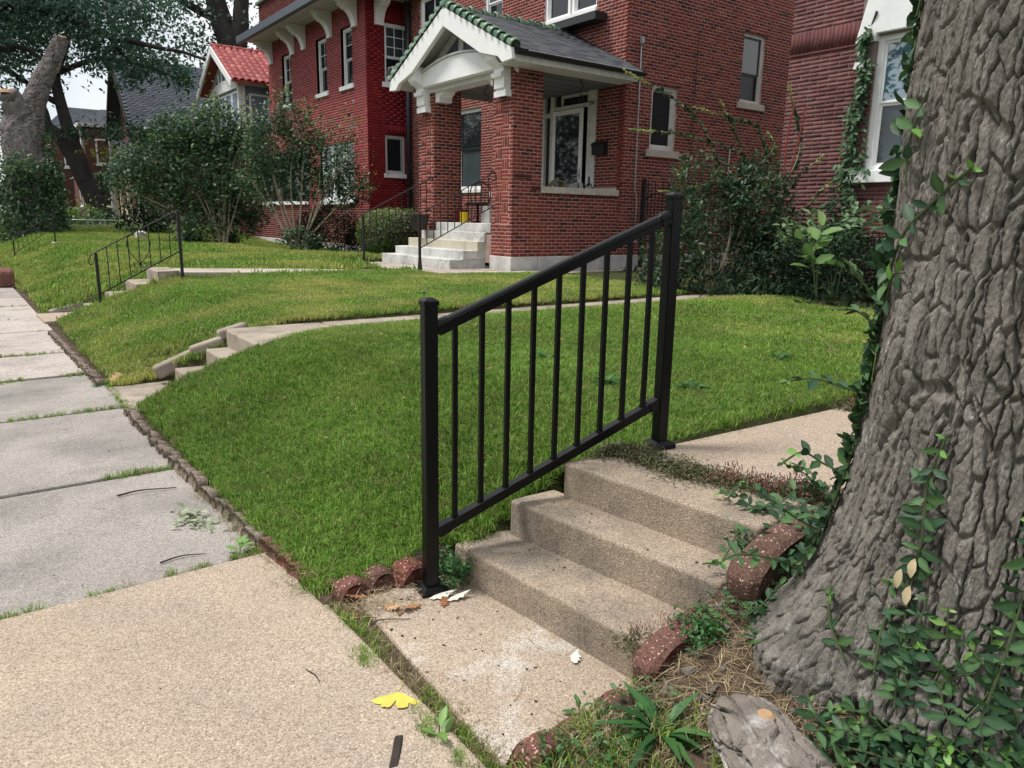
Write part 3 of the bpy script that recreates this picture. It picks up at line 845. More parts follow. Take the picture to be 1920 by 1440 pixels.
# ------------------------------------------------------------------ brick walls
class Bricks:
    def __init__(s): s.T, s.D, s.t = [], [], []
    def add(s, c, d, t): s.T.append(c); s.D.append(d); s.t.append(t)
    def finish(s, parent, m, nmax=290):
        M = np.zeros((len(s.T), 3, 3))
        for k in range(3): M[:, k, k] = np.array(s.D)[:, k]
        pieces(parent, 'brick', 'bricks', m, UB, s.T, M, s.t, nmax, key='brick')
def panel(mb, axis, c, u0, u1, z0, z1, holes, sgn, rev=.12):
    """flat wall with rectangular holes and their reveals"""
    us = sorted({u0, u1, *[min(max(h[k], u0), u1) for h in holes for k in (0, 1)]})
    zs = sorted({z0, z1, *[min(max(h[k], z0), z1) for h in holes for k in (2, 3)]})
    P = lambda u, z, d=0.: (c - sgn * d, u, z) if axis == 'x' else (u, c - sgn * d, z)
    for i in range(len(us) - 1):
        for j in range(len(zs) - 1):
            um, zm = (us[i] + us[i + 1]) / 2, (zs[j] + zs[j + 1]) / 2
            if any(h[0] < um < h[1] and h[2] < zm < h[3] for h in holes): continue
            mb.add([P(us[i], zs[j]), P(us[i + 1], zs[j]), P(us[i + 1], zs[j + 1]), P(us[i], zs[j + 1])], [(0, 1, 2, 3)])
    for h in holes:
        a, b, e, f = h[:4]
        for (p, q) in (((a, e), (a, f)), ((a, f), (b, f)), ((b, f), (b, e)), ((b, e), (a, e))):
            mb.add([P(*p), P(*q), P(*q, rev), P(*p, rev)], [(0, 1, 2, 3)])
def brick_field(bs, axis, c, sgn, u0, u1, z0, z1, holes=(), L=.205, H=.068, j=.013, proud=.0022, tint=None, hs=.35, stagger=.5, seed=0, soldier=()):
    rng = np.random.default_rng(seed + 3)
    n = int(round((z1 - z0) / H))
    H = (z1 - z0) / n
    tf = tint or (lambda: float(np.clip(rng.normal(.52, .2), 0, 1) if rng.random() > .07 else rng.uniform(0, .15)))
    for r in range(n):
        zc = z0 + (r + .5) * H
        if any(a < zc < b for a, b in soldier): continue
        off = (r % 2) * L * stagger + rng.uniform(-.01, .01)
        cuts = [(h[0], h[1]) for h in holes if h[2] - H * .3 < zc < h[3] + H * .3]
        u = u0 - off
        while u < u1:
            a, b = max(u, u0), min(u + L - j, u1)
            seg = [(a, b)]
            for (x, y) in cuts:
                s2 = []
                for (p, q) in seg:
                    if y <= p or x >= q: s2.append((p, q)); continue
                    if p < x: s2.append((p, x))
                    if q > y: s2.append((y, q))
                seg = s2
            for (p, q) in seg:
                if q - p > .03:
                    d = proud + rng.uniform(-.0012, .002)
                    w_ = d + .02
                    cc = c + sgn * (d - w_ / 2)
                    hh = (H - j) * rng.uniform(.97, 1.0)
                    if axis == 'x': bs.add((cc, (p + q) / 2, zc), (w_, q - p, hh), tf())
                    else: bs.add(((p + q) / 2, cc, zc), (q - p, w_, hh), tf())
            u += L
def soldiers(bs, axis, c, sgn, u0, u1, z0, z1, W=.07, j=.008, proud=.003, t=.4, seed=1):
    rng = np.random.default_rng(seed)
    n = max(1, int(round((u1 - u0) / W)))
    W = (u1 - u0) / n
    for i in range(n):
        u = u0 + (i + .5) * W
        d = proud + rng.uniform(-.002, .002)
        w_ = d + .02
        cc = c + sgn * (d - w_ / 2)
        tt = float(np.clip(rng.normal(t, .15), 0, 1))
        if axis == 'x': bs.add((cc, u, (z0 + z1) / 2), (w_, W - j, z1 - z0 - j), tt)
        else: bs.add((u, cc, (z0 + z1) / 2), (W - j, w_, z1 - z0 - j), tt)
def abox(mb, axis, c0, c1, u0, u1, z0, z1):
    if axis == 'x': mb.box(min(c0, c1), max(c0, c1), u0, u1, z0, z1)
    else: mb.box(u0, u1, min(c0, c1), max(c0, c1), z0, z1)
def window(house, axis, c, sgn, u0, u1, z0, z1, rec=.08, fw=.07, rail=.5, vb=(0, 0), fm=M_WHITE, gm=M_GLASS, gm2=None, sill=None, sm=M_SILL, name='window', hb=0, sash=None):
    """frame > upper and lower pane, glazing bars, sill"""
    mb = MB()
    a, b = c - sgn * rec, c - sgn * (rec + .09)
    abox(mb, axis, a, b, u0, u0 + fw, z0, z1)
    abox(mb, axis, a, b, u1 - fw, u1, z0, z1)
    abox(mb, axis, a, b, u0 + fw, u1 - fw, z1 - fw, z1)
    abox(mb, axis, a, b, u0 + fw, u1 - fw, z0, z0 + fw * .8)
    w_ = mb.build(name, fm, house, .006)
    zm = z0 + (z1 - z0) * rail if rail else None
    spans = [(z0 + fw * .8, zm, 0), (zm, z1 - fw, 1)] if rail else [(z0 + fw * .8, z1 - fw, 1)]
    for (p, q, up) in spans:
        d = rec + .035 + (.0 if up else .03)
        s = MB()
        k = .035
        x0, x1 = u0 + fw, u1 - fw
        A, B = c - sgn * d, c - sgn * (d + .03)
        abox(s, axis, A, B, x0, x0 + k, p, q); abox(s, axis, A, B, x1 - k, x1, p, q)
        abox(s, axis, A, B, x0 + k, x1 - k, q - k, q); abox(s, axis, A, B, x0 + k, x1 - k, p, p + k)
        s.build('sash', sash or fm, w_, .003)
        g = MB()
        abox(g, axis, c - sgn * (d + .012), c - sgn * (d + .02), x0 + k, x1 - k, p + k, q - k)
        g.build('pane', (gm2 if (gm2 and not up) else gm), w_)
        if up and (vb[0] or vb[1]):
            g = MB()
            for i in range(1, vb[0] + 1):
                u = x0 + (x1 - x0) * i / (vb[0] + 1)
                abox(g, axis, A - sgn * .002, B, u - .011, u + .011, p + k, q - k)
            for i in range(1, vb[1] + 1):
                z = p + (q - p) * i / (vb[1] + 1)
                abox(g, axis, A - sgn * .004, B, x0 + k, x1 - k, z - .011, z + .011)
            g.build('glazing_bars', sash or fm, w_)
    if sill:
        g = MB()
        abox(g, axis, c + sgn * sill[2], c - sgn * (rec - .002), u0 - sill[1], u1 + sill[1], z0 - sill[0], z0 - .002)
        g.build('sill', sm, w_, .008)
    return w_

# ------------------------------------------------------------------ house 1: brick house with the gabled porch
H1 = thing('brick_house', 'red brick house with white gabled porch and green ridge tiles', 'house', (11.57, 15, .45))
bs = Bricks()
XF, YS, XP = 11.57, 11.79, 8.70
hole_side = [(12.38, 13.21, 3.0, 4.34), (15.35, 16.2, 4.28, 5.83)]
hole_front = [(12.62, 14.53, 1.37, 4.34), (17.1, 18.4, 2.25, 4.36), (12.75, 14.55, 5.9, 7.6), (18.9, 20.3, 5.95, 7.6), (16.2, 17.0, 5.95, 7.6)]
mb = MB()
panel(mb, 'y', YS, XF, 25, .3, 9.6, hole_side, -1)
panel(mb, 'x', XF, YS, 20.9, .3, 9.6, hole_front, -1)
mb.box(12.2, 24.9, 20.6, 20.88, .3, 9.6)
mb.box(24.7, 24.98, 12.0, 20.6, .3, 9.6)
mb.build('wall', M_M1, H1)
brick_field(bs, 'y', YS, -1, XF, 21.5, .74, 8.4, hole_side, seed=1)
brick_field(bs, 'x', XF, -1, YS, 20.9, 1.3, 8.2, hole_front, seed=2, soldier=())
MB().box(XF - .02, 25, YS - .02, 20.9, 9.6, 9.75).build('roof', M_FROOF, H1)
# foundation course of limestone blocks
for k, (x0, x1) in enumerate([(8.68, 9.35), (9.36, 10.9), (10.91, 12.1), (12.11, 13.5), (13.51, 15.5), (15.51, 18)]):
    MB().box(x0, x1, YS - .022, YS + .2, .25, .738).build('foundation_stone', M_LIME, H1, .012)
for (y0, y1) in ((11.81, 12.5), (14.66, 15.4)):
    MB().box(XP - .022, XP + .3, y0, y1, .25, .738).build('foundation_stone', M_LIME, H1, .012)
# porch piers, parapet, floor, ceiling
def pier(y0, y1, zt):
    m = MB()
    m.box(XP, 9.41, y0, y1, .3, zt)
    m.build('pier', M_M1, H1)
    yc = (y0 + y1) / 2
    weave = (yc - .225, yc + .225, 1.37, 3.6)
    brick_field(bs, 'x', XP, -1, y0, y1, .74, zt, [weave], seed=int(y0 * 10))
    cell = weave[2]
    r = 0
    while cell < weave[3] - .1:
        for q in range(2):
            a = weave[0] + q * .225
            if (r + q) % 2: soldiers(bs, 'x', XP, -1, a, a + .225, cell, cell + .204, .075, .013, .002, .55, r * 2 + q)
            else: brick_field(bs, 'x', XP, -1, a, a + .225, cell, cell + .204, L=.24, seed=r, stagger=0, tint=lambda: random.uniform(.4, .8))
        cell += .2045
        r += 1
    brick_field(bs, 'y', y0, -1, XP, 9.41, .74, zt, seed=int(y0 * 7))
pier(YS, 12.46, 4.3)
pier(14.70, 15.37, 4.3)
m = MB()
m.box(9.42, 11.56, YS, 12.02, .3, 1.96)
m.build('parapet', M_M1, H1)
brick_field(bs, 'y', YS, -1, 9.41, XF, .74, 1.97, seed=9)
brick_field(bs, 'y', YS, -1, 11.47, XF, 1.97, 4.25, seed=10)
for (x, z, d) in ((9.05, 2.28, 0), (9.28, 2.07, 0), (8.85, 2.28, 0)):
    bs.add((x, YS - .012, z), (.19, .02, .058), .0)
MB().box(9.40, 11.50, YS - .05, 12.06, 1.975, 2.10).build('sill_slab', M_SILL, H1, .008)
MB().box(8.74, XF, 12.02, 15.2, 1.15, 1.36).build('porch_floor', M_PORCHC, H1)
MB().box(8.72, XF, 11.5, 15.66, 4.235, 4.27).build('ceiling', M_CEIL, H1)
for i in range(9):
    MB().box(8.73, XF - .01, 11.85 + i * .4, 11.86 + i * .4, 4.228, 4.236).build('board_joint', M_GUT2, H1)
MB().box(11.50, XF - .012, YS + .02, 16.6, 2.02, 2.16).build('stone_band', M_SILL, H1, .01)
# porch roof
YR, ZR, XG = 13.58, 5.53, 8.29
eR, eL, zE = 11.28, 15.88, 4.42
roof = MB()
for (ye, s) in ((eR, -1), (eL, 1)):
    roof.add([(XG + .02, YR, ZR - .02), (XF, YR, ZR - .02), (XF, ye, zE - .02), (XG + .02, ye, zE - .02),
              (XG + .02, YR, ZR - .12), (XF, YR, ZR - .12), (XF, ye, zE - .10), (XG + .02, ye, zE - .10)],
             [(0, 1, 2, 3), (4, 5, 6, 7), (0, 3, 7, 4), (2, 3, 7, 6), (1, 2, 6, 5), (0, 1, 5, 4)])
PR = roof.build('porch_roof', M_GUT, H1)
T, M, tt = [], [], []
for (ye, s) in ((eR, -1), (eL, 1)):
    run, rise = abs(ye - YR), ZR - zE
    sl = math.hypot(run, rise)
    dn = np.array([0, s * run / sl, -rise / sl]); up = np.array([0, s * rise / sl, run / sl])
    nr = int(sl / .125)
    for r in range(nr):
        x = XG + .05 + (r % 2) * .12 - .12
        while x < XF - .02:
            w_ = .24
            a, b = max(x, XG + .03), min(x + w_ - .006, XF - .01)
            if b - a > .05:
                c = np.array([(a + b) / 2, YR, ZR]) + dn * ((r + .5) * sl / nr + .02) + up * (.004 + random.uniform(0, .004))
                A = np.stack([np.array([1, 0, 0]) * (b - a), (dn * math.cos(.06) + up * .06 * 1) * .16, up * .012], 1)
                T.append(c); M.append(A); tt.append(random.random())
            x += w_
# nearer slope first so its slates are the single pieces
pieces(PR, 'shingle', 'shingles', M_SLATE, UB, T, M, tt, 270, key='slate')
T, M, tt = [], [], []
BAR = ([], [])
n = 8
BV = [(x, r * math.cos(a), r * math.sin(a)) for (x, r) in ((-.5, .7), (.22, .82), (.26, 1.2), (.42, 1.25), (.5, 1.0)) for a in np.linspace(-.2, math.pi + .2, n)]
BF = [(i * n + k, i * n + k + 1, (i + 1) * n + k + 1, (i + 1) * n + k) for i in range(4) for k in range(n - 1)]
BARREL = (BV, BF)
for i in range(11):
    x = XG + .12 + i * .305
    if x > XF - .05: break
    T.append((x, YR, ZR - .02)); M.append(np.diag([-.31, .10, .10])); tt.append(random.random())
pieces(PR, 'ridge_tile', 'ridge_tiles', M_GTILE, BARREL, T, M, tt, key='ridge', smooth=True)
KN = MB()
T, M, tt = [], [], []
for (ye, s) in ((eR, -1), (eL, 1)):
    run, rise = abs(ye - YR), ZR - zE
    sl = math.hypot(run, rise)
    dn = np.array([0, s * run / sl, -rise / sl]); up = np.array([0, s * rise / sl, run / sl])
    nt_ = 11
    for i in range(nt_):
        c = np.array([XG + .03, YR, ZR + .01]) + dn * ((i + .62) * sl / nt_) + up * .025
        T.append(c); M.append(np.stack([dn * (sl / nt_) * 1.02, np.array([1., 0, 0]) * .10 * (1 if s < 0 else -1), up * .10], 1)); tt.append(random.random())
pieces(PR, 'rake_tile', 'rake_tiles', M_GTILE, BARREL, T, M, tt, key='rake', smooth=True)
MB().box(XG - .06, XG + .2, YR - .1, YR + .1, ZR - .02, ZR + .1).build('ridge_end', M_GTILE, PR, .03)
# rake boards, gable panel, collar beam, brackets
for s in (-1, 1):
    ye = eR if s < 0 else eL
    q = [(YR, ZR - .015), (ye, zE - .015), (ye + .02 * s, zE - .20), (ye - .28 * s, zE - .22), (ye - .42 * s, zE - .10), (YR + s * 1.30, 4.47), (YR, ZR - .37)]
    MB().prism(q, 'x', XG - .03, XG + .06).build('rake_board', M_WHITE, H1, .008)
    q = [(YR, ZR - .125), (ye, zE - .105), (ye - .03 * s, zE - .16), (YR, ZR - .2)]
    MB().prism(q, 'x', XG + .065, XF - .01).build('soffit', M_SOFF, H1)
MB().prism([(YR - 1.95, 4.30), (YR - 1.2, 4.62), (YR, 5.30), (YR + 1.2, 4.62), (YR + 1.95, 4.30)], 'x', 8.74, 8.80).build('gable_panel', M_GUT2, H1)
gp = MB()
for (y0, y1) in ((13.56, 13.73), (14.22, 14.40), (12.78, 12.94)):
    gp.box(8.715, 8.738, y0, y1, 4.5, 5.32 - abs((y0 + y1) / 2 - YR) * .56)
for s in (-1, 1): gp.prism([(YR, 5.16), (YR + 1.9 * s, 4.10), (YR + 1.9 * s, 4.26), (YR, 5.34)], 'x', 8.70, 8.738)
gp.build('gable_studs', M_OLDW, H1, .004)
top = [(14.86 - (14.86 - 12.2) * i / 14, 4.47 + .19 * math.sin(math.pi * min(1, max(0, (i) / 14))) ** .9) for i in range(15)]
MB().prism([(14.86, 4.20)] + top + [(12.2, 4.20)], 'x', 8.50, 8.66).build('collar_beam', M_WHITE, H1, .008)
MB().prism([(y, z + .004) for y, z in top] + [(y, z + .035) for y, z in top[::-1]], 'x', 8.46, 8.70).build('beam_cap', M_OLDW, H1)
prof = [(8.70, 3.70), (8.58, 3.70), (8.58, 3.83), (8.535, 3.85), (8.535, 4.03), (8.47, 4.04), (8.46, 4.11), (8.52, 4.13), (8.53, 4.19), (8.48, 4.24), (8.40, 4.27), (8.34, 4.33), (8.32, 4.42), (8.34, 4.55), (8.70, 4.60)]
for (y0, y1) in ((11.88, 12.20), (14.84, 15.16)):
    B_ = MB().prism(prof, 'y', y0, y1).build('bracket', M_WHITE, H1, .008)
    MB().box(8.555, 8.70, y0 - .03, y1 + .03, 3.70, 3.81).build('foot', M_WHITE, B_, .006)
    MB().box(8.30, 8.70, y0 - .03, y1 + .03, 4.52, 4.60).build('shoulder', M_WHITE, B_, .006)
cor = [(14.695, 3.90), (14.52, 3.90), (14.52, 4.0), (14.46, 4.04), (14.38, 4.10), (14.34, 4.16), (14.34, 4.23), (14.695, 4.23)]
MB().prism(cor, 'x', 8.74, 9.06).build('corbel', M_WHITE, H1, .008)
cor2 = [(12.465, 3.98), (12.58, 3.98), (12.58, 4.05), (12.70, 4.12), (12.70, 4.23), (12.465, 4.23)]
MB().prism(cor2, 'x', 8.72, 9.0).build('corbel', M_WHITE, H1, .008)
MB().box(8.66, 9.0, 12.2, 14.9, 4.10, 4.20).build('beam_soffit', M_SOFF, H1)
# eaves: fascia and gutter, both sides
MB().box(XG + .07, 11.42, 11.275, 11.31, 4.20, 4.335).build('fascia', M_OLDW, H1, .006)
MB().box(XG + .07, 11.42, 11.315, 11.80, 4.205, 4.225).build('eave_board', M_SOFF, H1)
gut = [(XG + .03 + i * (11.52 - XG) / 12, 11.215, 4.375 - .006 * i / 12) for i in range(13)]
g = MB()
pr = [(.06 * math.cos(a), .06 * math.sin(a)) for a in np.linspace(math.pi, 2 * math.pi, 8)]
for i in range(12):
    for k in range(7):
        p, q = gut[i], gut[i + 1]
        g.add([(p[0], p[1] + pr[k][0], p[2] + pr[k][1]), (q[0], q[1] + pr[k][0], q[2] + pr[k][1]), (q[0], q[1] + pr[k + 1][0], q[2] + pr[k + 1][1]), (p[0], p[1] + pr[k + 1][0], p[2] + pr[k + 1][1])], [(0, 1, 2, 3)])
g.box(XG + .03, 11.5, 11.27, 11.276, 4.31, 4.43)
go = g.build('gutter', M_GUT, H1)
go.modifiers.new('solid', 'SOLIDIFY').thickness = .004
MB().box(8.6, 11.45, 11.20, 11.225, 4.378, 4.40).build('drip_edge', M_OLDW, H1)
MB().box(XG + .1, 11.5, 15.9, 15.98, 4.30, 4.40).build('gutter', M_GUT, H1)
# downpipe at the left end, conduit on the side wall
dp_ = MB().tube([(11.44, 20.82, 8.5), (11.44, 20.82, .5)], .075, 10)
dp_.build('downpipe', M_GUT, H1, smooth=True)
cp = MB().tube([(11.95, 11.75, 5.12), (11.96, 11.75, 3.6), (11.97, 11.75, 2.15), (12.03, 11.75, 2.0), (12.05, 11.75, 1.75), (12.03, 11.75, 1.1)], .0145, 8)
cpo = cp.build('conduit', M_GALV, H1, smooth=True)
MB().box(11.92, 11.985, 11.70, 11.78, 5.06, 5.2).build('weather_head', M_GALV, cpo, .01)
for z in (4.35, 3.4, 2.4): MB().box(11.93, 11.99, 11.725, 11.785, z, z + .02).build('pipe_strap', M_GALV, cpo)
MB().box(12.0, 12.07, 11.70, 11.785, 1.0, 1.14).build('junction_box', M_GALV, cpo, .008)
MB().tube([(13.75, 11.775, 5.6), (13.72, 11.775, 3.2), (13.7, 11.775, 1.2)], .007, 6).build('cable', M_INK, H1)
MB().tube([(15.1, 11.76, 3.2), (15.05, 11.76, .7)], .014, 6).build('vent_pipe', M_GALV, H1)
# windows
window(H1, 'y', YS, -1, 12.38, 13.21, 3.0, 4.34, .06, .10, None, (0, 0), M_OLDW, M_SCREEN, sill=(.155, .10, .05), name='side_window')
window(H1, 'y', YS, -1, 15.35, 16.2, 4.28, 5.83, .06, .085, .42, (0, 0), M_OLDW, M_GLASSB, M_SCREEN, sill=(.15, .09, .05), name='side_window', sash=M_GUT)
window(H1, 'x', XF, -1, 17.1, 18.4, 2.25, 4.36, .10, .10, .50, (0, 1), M_WHITE, M_GLASS, M_GLASSB, sill=(.10, .06, .04), sm=M_WHITE, sash=M_GUT)
for (a, b_) in ((12.75, 13.62), (13.68, 14.55)): window(H1, 'x', XF, -1, a, b_, 5.9, 7.6, .05, .08, .5, (0, 0), M_WHITE, M_GLASS, None, sill=(.14, .03, .06), sm=M_WHITE)
MB().box(XF - .35, XF - .01, 12.4, 14.7, 5.55, 5.72).build('window_hood', M_GUT, H1, .01)
window(H1, 'x', XF, -1, 18.9, 20.3, 5.95, 7.6, .05, .08, .5, (1, 0), M_WHITE, M_GLASS)
window(H1, 'x', XF, -1, 16.2, 17.0, 5.95, 7.6, .05, .08, .5, (0, 0), M_WHITE, M_GLASS)
# front door with transom and side light
D = MB()
xd = XF + .02
for (y0, y1, z0, z1) in ((12.63, 12.90, 1.37, 4.26), (14.40, 14.52, 1.37, 4.26), (14.08, 14.20, 1.37, 4.26), (12.63, 14.52, 4.262, 4.335), (12.902, 14.078, 3.92, 4.0), (14.202, 14.398, 3.80, 3.90)):
    D.box(XF - .015, XF + .11, y0, y1, z0, z1)
DO = D.build('door_frame', M_OLDW, H1, .006)
MB().box(XF + .06, XF + .075, 12.90, 14.08, 4.0, 4.26).build('transom_pane', M_GLASS, DO)
for (y0, y1, z0, z1) in ((12.98, 13.86, 4.175, 4.235), (13.80, 13.86, 4.02, 4.175), (12.902, 12.96, 4.02, 4.235)):
    MB().box(XF + .03, XF + .058, y0, y1, z0, z1).build('transom_bar', M_OLDW, DO)
MB().box(XF + .06, XF + .075, 14.20, 14.40, 1.4, 4.26).build('side_pane', M_GLASS, DO)
DR = MB()
for (y0, y1, z0, z1) in ((13.02, 13.135, 1.38, 3.905), (13.965, 14.07, 1.38, 3.905), (13.135, 13.965, 3.80, 3.905), (13.135, 13.965, 1.38, 1.6)):
    DR.box(XF - .045, XF - .016, y0, y1, z0, z1)
SD = DR.build('storm_door', M_WHITE, H1, .005)
MB().box(XF - .034, XF - .028, 13.135, 13.965, 1.6, 3.80).build('pane', M_GLASS, SD)
MB().box(XF - .10, XF - .046, 13.06, 13.10, 2.44, 2.5).tube([(XF - .09, 13.08, 2.47), (XF - .095, 13.26, 2.45)], .012, 8).build('handle', M_GALV, SD, .004)
MB().box(XF - .05, XF - .045, 13.05, 13.10, 2.36, 2.6).build('lock_plate', M_GALV, SD)
MB().box(XF - .018, XF - .0155, 12.74, 12.80, 2.20, 2.42).build('mail_slot', M_INK, DO)
def text_mesh(name, s, size, m, parent, loc, rx, rz):
    cu = bpy.data.curves.new(name, 'FONT')
    cu.body = s
    cu.size = size
    cu.extrude = .004
    cu.align_x, cu.align_y = 'CENTER', 'CENTER'
    tmp = bpy.data.objects.new(name + '_t', cu)
    COL.objects.link(tmp)
    bpy.context.view_layer.update()
    me = bpy.data.meshes.new_from_object(tmp.evaluated_get(bpy.context.evaluated_depsgraph_get()))
    bpy.data.objects.remove(tmp)
    me.name = name
    me.materials.clear()
    me.materials.append(m)
    o = put(bpy.data.objects.new(name, me), parent, loc)
    o.rotation_euler = (rx, 0, rz)
    return o
text_mesh('house_number', '591', .15, M_INK, H1, (XF - .022, 12.765, 3.965), R(90), R(-90))
MX = thing('mailbox', 'black wall mailbox beside the white storm door', 'mailbox', (11.5, 12.4, 2.9))
mbx = MB().prism([(XF - .13, 2.86), (XF - .008, 2.86), (XF - .008, 3.13), (XF - .10, 3.10), (XF - .14, 3.05)], 'y', 12.22, 12.60)
mbx.build('body', M_IRON, MX, .008)
MB().prism([(XF - .15, 3.05), (XF - .105, 3.112), (XF - .006, 3.142), (XF - .006, 3.15), (XF - .11, 3.122), (XF - .155, 3.06)], 'y', 12.20, 12.62).build('lid', M_IRON, MX, .003)
bs.finish(H1, M_B1)

# porch steps of limestone blocks
PS = thing('stone_steps', 'white limestone steps with rock-faced ends up to the brick porch', 'steps', (8.3, 14, .46))
lev = [(7.80, .40, .66), (8.11, .655, .83), (8.45, .825, 1.01), (8.60, 1.005, 1.19), (8.695, 1.185, 1.37)]
for k, (x, z0, z1) in enumerate(lev):
    yl = [15.52, 15.45, 15.45, 15.1, 14.62][k]
    yr = [12.60, 12.59, 12.585, 12.56, 12.49][k]
    xb = [8.66, 8.67, 8.675, 8.68, 9.0][k]
    m = M_LIMEY if k == 2 else M_LIME
    cut = [13.05, 13.0, 13.05, 12.95, 13.6][k]
    mid = x + [.42, .36, .12, .06, .2][k]
    b1 = MB(); rough_block(b1, [(x, cut + .003, z0), (xb, cut + .003, z0), (xb, yl, z0), (x, yl, z0)], [(x, cut + .003, z1), (xb, cut + .003, z1), (xb, yl, z1), (x, yl, z1)], 6, .008, k)
    weld(b1.build('step_block', m, PS), .012)
    am = .008 if k == 2 or k == 4 else .035
    b1 = MB(); rough_block(b1, [(x, yr, z0), (mid, yr, z0), (mid, cut, z0), (x, cut, z0)], [(x, yr, z1), (mid, yr, z1), (mid, cut, z1), (x, cut, z1)], 12, am, k + 20)
    weld(b1.build('end_block', m, PS), .012)
    if xb - mid > .1:
        b1 = MB(); rough_block(b1, [(mid + .006, yr + .006, z0), (xb, yr + .006, z0), (xb, cut, z0), (mid + .006, cut, z0)], [(mid + .006, yr + .006, z1), (xb, yr + .006, z1), (xb, cut, z1), (mid + .006, cut, z1)], 6, .008, k + 40)
        weld(b1.build('side_block', M_LIME, PS), .01)

def picket_rail(name, label, P0, P1, h0, h1, n, lower=.16, post=(.02, .02), m=M_IRON, group=None, hook=True, top_end=True, bar=.012, scroll=False, railw=.034):
    """thin iron stair rail: two posts, sloping top and bottom bars, pickets"""
    t = thing(name, label, 'railing', P0, group)
    P0, P1 = np.array(P0, float), np.array(P1, float)
    MB().box(P0[0] - post[0], P0[0] + post[0], P0[1] - post[0], P0[1] + post[0], P0[2], P0[2] + h0 - .012).build('post', m, t, .003)
    if top_end: MB().box(P1[0] - post[1], P1[0] + post[1], P1[1] - post[1], P1[1] + post[1], P1[2], P1[2] + h1 - .012).build('post', m, t, .003)
    a, b = P0 + [0, 0, h0], P1 + [0, 0, h1]
    MB().bar(a, b, railw, .014).build('top_rail', m, t, .003)
    c, e = P0 + [0, 0, lower], P1 + [0, 0, lower + h1 - h0 if top_end else lower]
    MB().bar(c, e, .016, .016).build('bottom_rail', m, t)
    for i in range(1, n + 1):
        s = i / (n + 1)
        p, q = c * (1 - s) + e * s, a * (1 - s) + b * s
        MB().box(p[0] - bar / 2, p[0] + bar / 2, p[1] - bar / 2, p[1] + bar / 2, p[2], q[2] - .005).build('picket', m, t)
        if scroll and i == scroll:
            u = unit((P1 - P0) * [1, 1, 0])
            mid = p * .45 + q * .55
            for sg in (-1, 1):
                L1 = [mid + u * sg * x + np.array([0, 0, z]) for x, z in ((.05, .285), (.035, .24), (.065, .225), (.085, .26), (.07, .30), (.03, .275), (.06, .21), (.12, .17), (.145, .08), (.13, .0), (.09, -.08), (.04, -.15), (.01, -.19), (.03, -.245), (.07, -.24), (.075, -.20), (.045, -.19))]
                MB().tube(smoothpath(L1, 5), .0055, 6).build('scroll', m, t, smooth=True)
    d = unit(b - a)
    if hook:
        k = [a, a - d * .06 + [0, 0, -.01], a - d * .10 + [0, 0, -.06], a - d * .085 + [0, 0, -.12], a - d * .04 + [0, 0, -.13]]
        MB().tube(smoothpath(k, 5), .0075, 6).build('volute', m, t, smooth=True)
    return t
rr = picket_rail('stair_rail', 'black iron stair rail on the right of the porch steps', (7.06, 12.47, .47), (8.70, 12.36, 1.30), 1.06, 1.06, 10, .42, (.022, .012), top_end=False, hook=False, bar=.014)
MB().lathe((7.06, 12.47, .475), [(.05, 0), (.045, .05), (.03, .2), (.024, .3)], 10).build('foot', M_IRON, rr)
MB().tube([(8.58, 12.36, 2.32), (8.64, 12.36, 2.37), (8.70, 12.36, 2.36), (8.71, 12.36, 2.28)], .013, 6).build('rail_end', M_IRON, rr)
rl = picket_rail('stair_rail', 'black iron stair rail on the left of the porch steps by the clipped bush', (6.98, 14.72, .45), (8.69, 14.76, 1.28), 1.06, 1.06, 10, .42, (.022, .012), top_end=False, hook=False, bar=.014)
MB().tube([(8.58, 14.76, 2.30), (8.64, 14.76, 2.35), (8.69, 14.76, 2.34), (8.70, 14.76, 2.26)], .013, 6).build('rail_end', M_IRON, rl)
picket_rail('garden_rail', 'thin black railing with a scroll ornament on the grass bank', (1.50, 11.35, .17), (2.565, 11.35, .50), .76, 1.00, 7, .20, (.019, .019), scroll=4, hook=True)
picket_rail('garden_rail', 'faint thin railing on the far steps below the dead trunk', (1.37, 26.0, .15), (2.42, 26.0, .56), .48, .82, 8, .1, (.018, .018), hook=False)
# ------------------------------------------------------------------ things on the porch
def hoop_chair(label, x, y, z, yaw):
    t = thing('bistro_chair', label, 'chair', (x, y, z), 'black hoop-back chairs on the porch')
    c, s = math.cos(yaw), math.sin(yaw)
    W = lambda a, b, h: (x + a * c - b * s, y + a * s + b * c, z + h)
    hoop = smoothpath([W(-.22, .20, .44), W(-.24, .235, .66), W(-.25, .19, .80), W(-.26, .0, .88), W(-.25, -.19, .80), W(-.24, -.235, .66), W(-.22, -.20, .44)], 6)
    MB().tube(hoop, .014, 6).build('back_hoop', M_IRON, t, smooth=True)
    mb = MB()
    for b in (-.1, 0, .1): mb.tube([W(-.23, b, .45), W(-.255, b, .85 - abs(b) * .4)], .006, 5)
    mb.build('back_bars', M_IRON, t)
    MB().lathe(W(0, 0, .43), [(.02, 0), (.23, 0), (.24, .015), (.23, .03), (.02, .03)], 18).build('seat', M_IRON, t)
    for a, b in ((-.17, -.17), (-.17, .17), (.17, -.17), (.17, .17)):
        MB().tube([W(a, b, .43), W(a * 1.25, b * 1.25, 0)], .011, 6).build('leg', M_IRON, t)
hoop_chair('black hoop-back metal chair behind the right stair rail', 9.55, 14.25, 1.36, 1.3)
hoop_chair('black hoop-back metal chair showing above the stone sill', 11.05, 12.55, 1.36, 2.0)
pt = thing('flower_pot', 'dark ribbed planter standing at the left end of the porch step', 'planter', (8.42, 14.84, 1.19))
pm = MB()
pm.lathe((8.42, 14.86, 1.191), [(.15, 0), (.20, .30), (.225, .31), (.225, .345), (.19, .345), (.18, .29)], 18)
pm.build('pot', M_POT, pt)
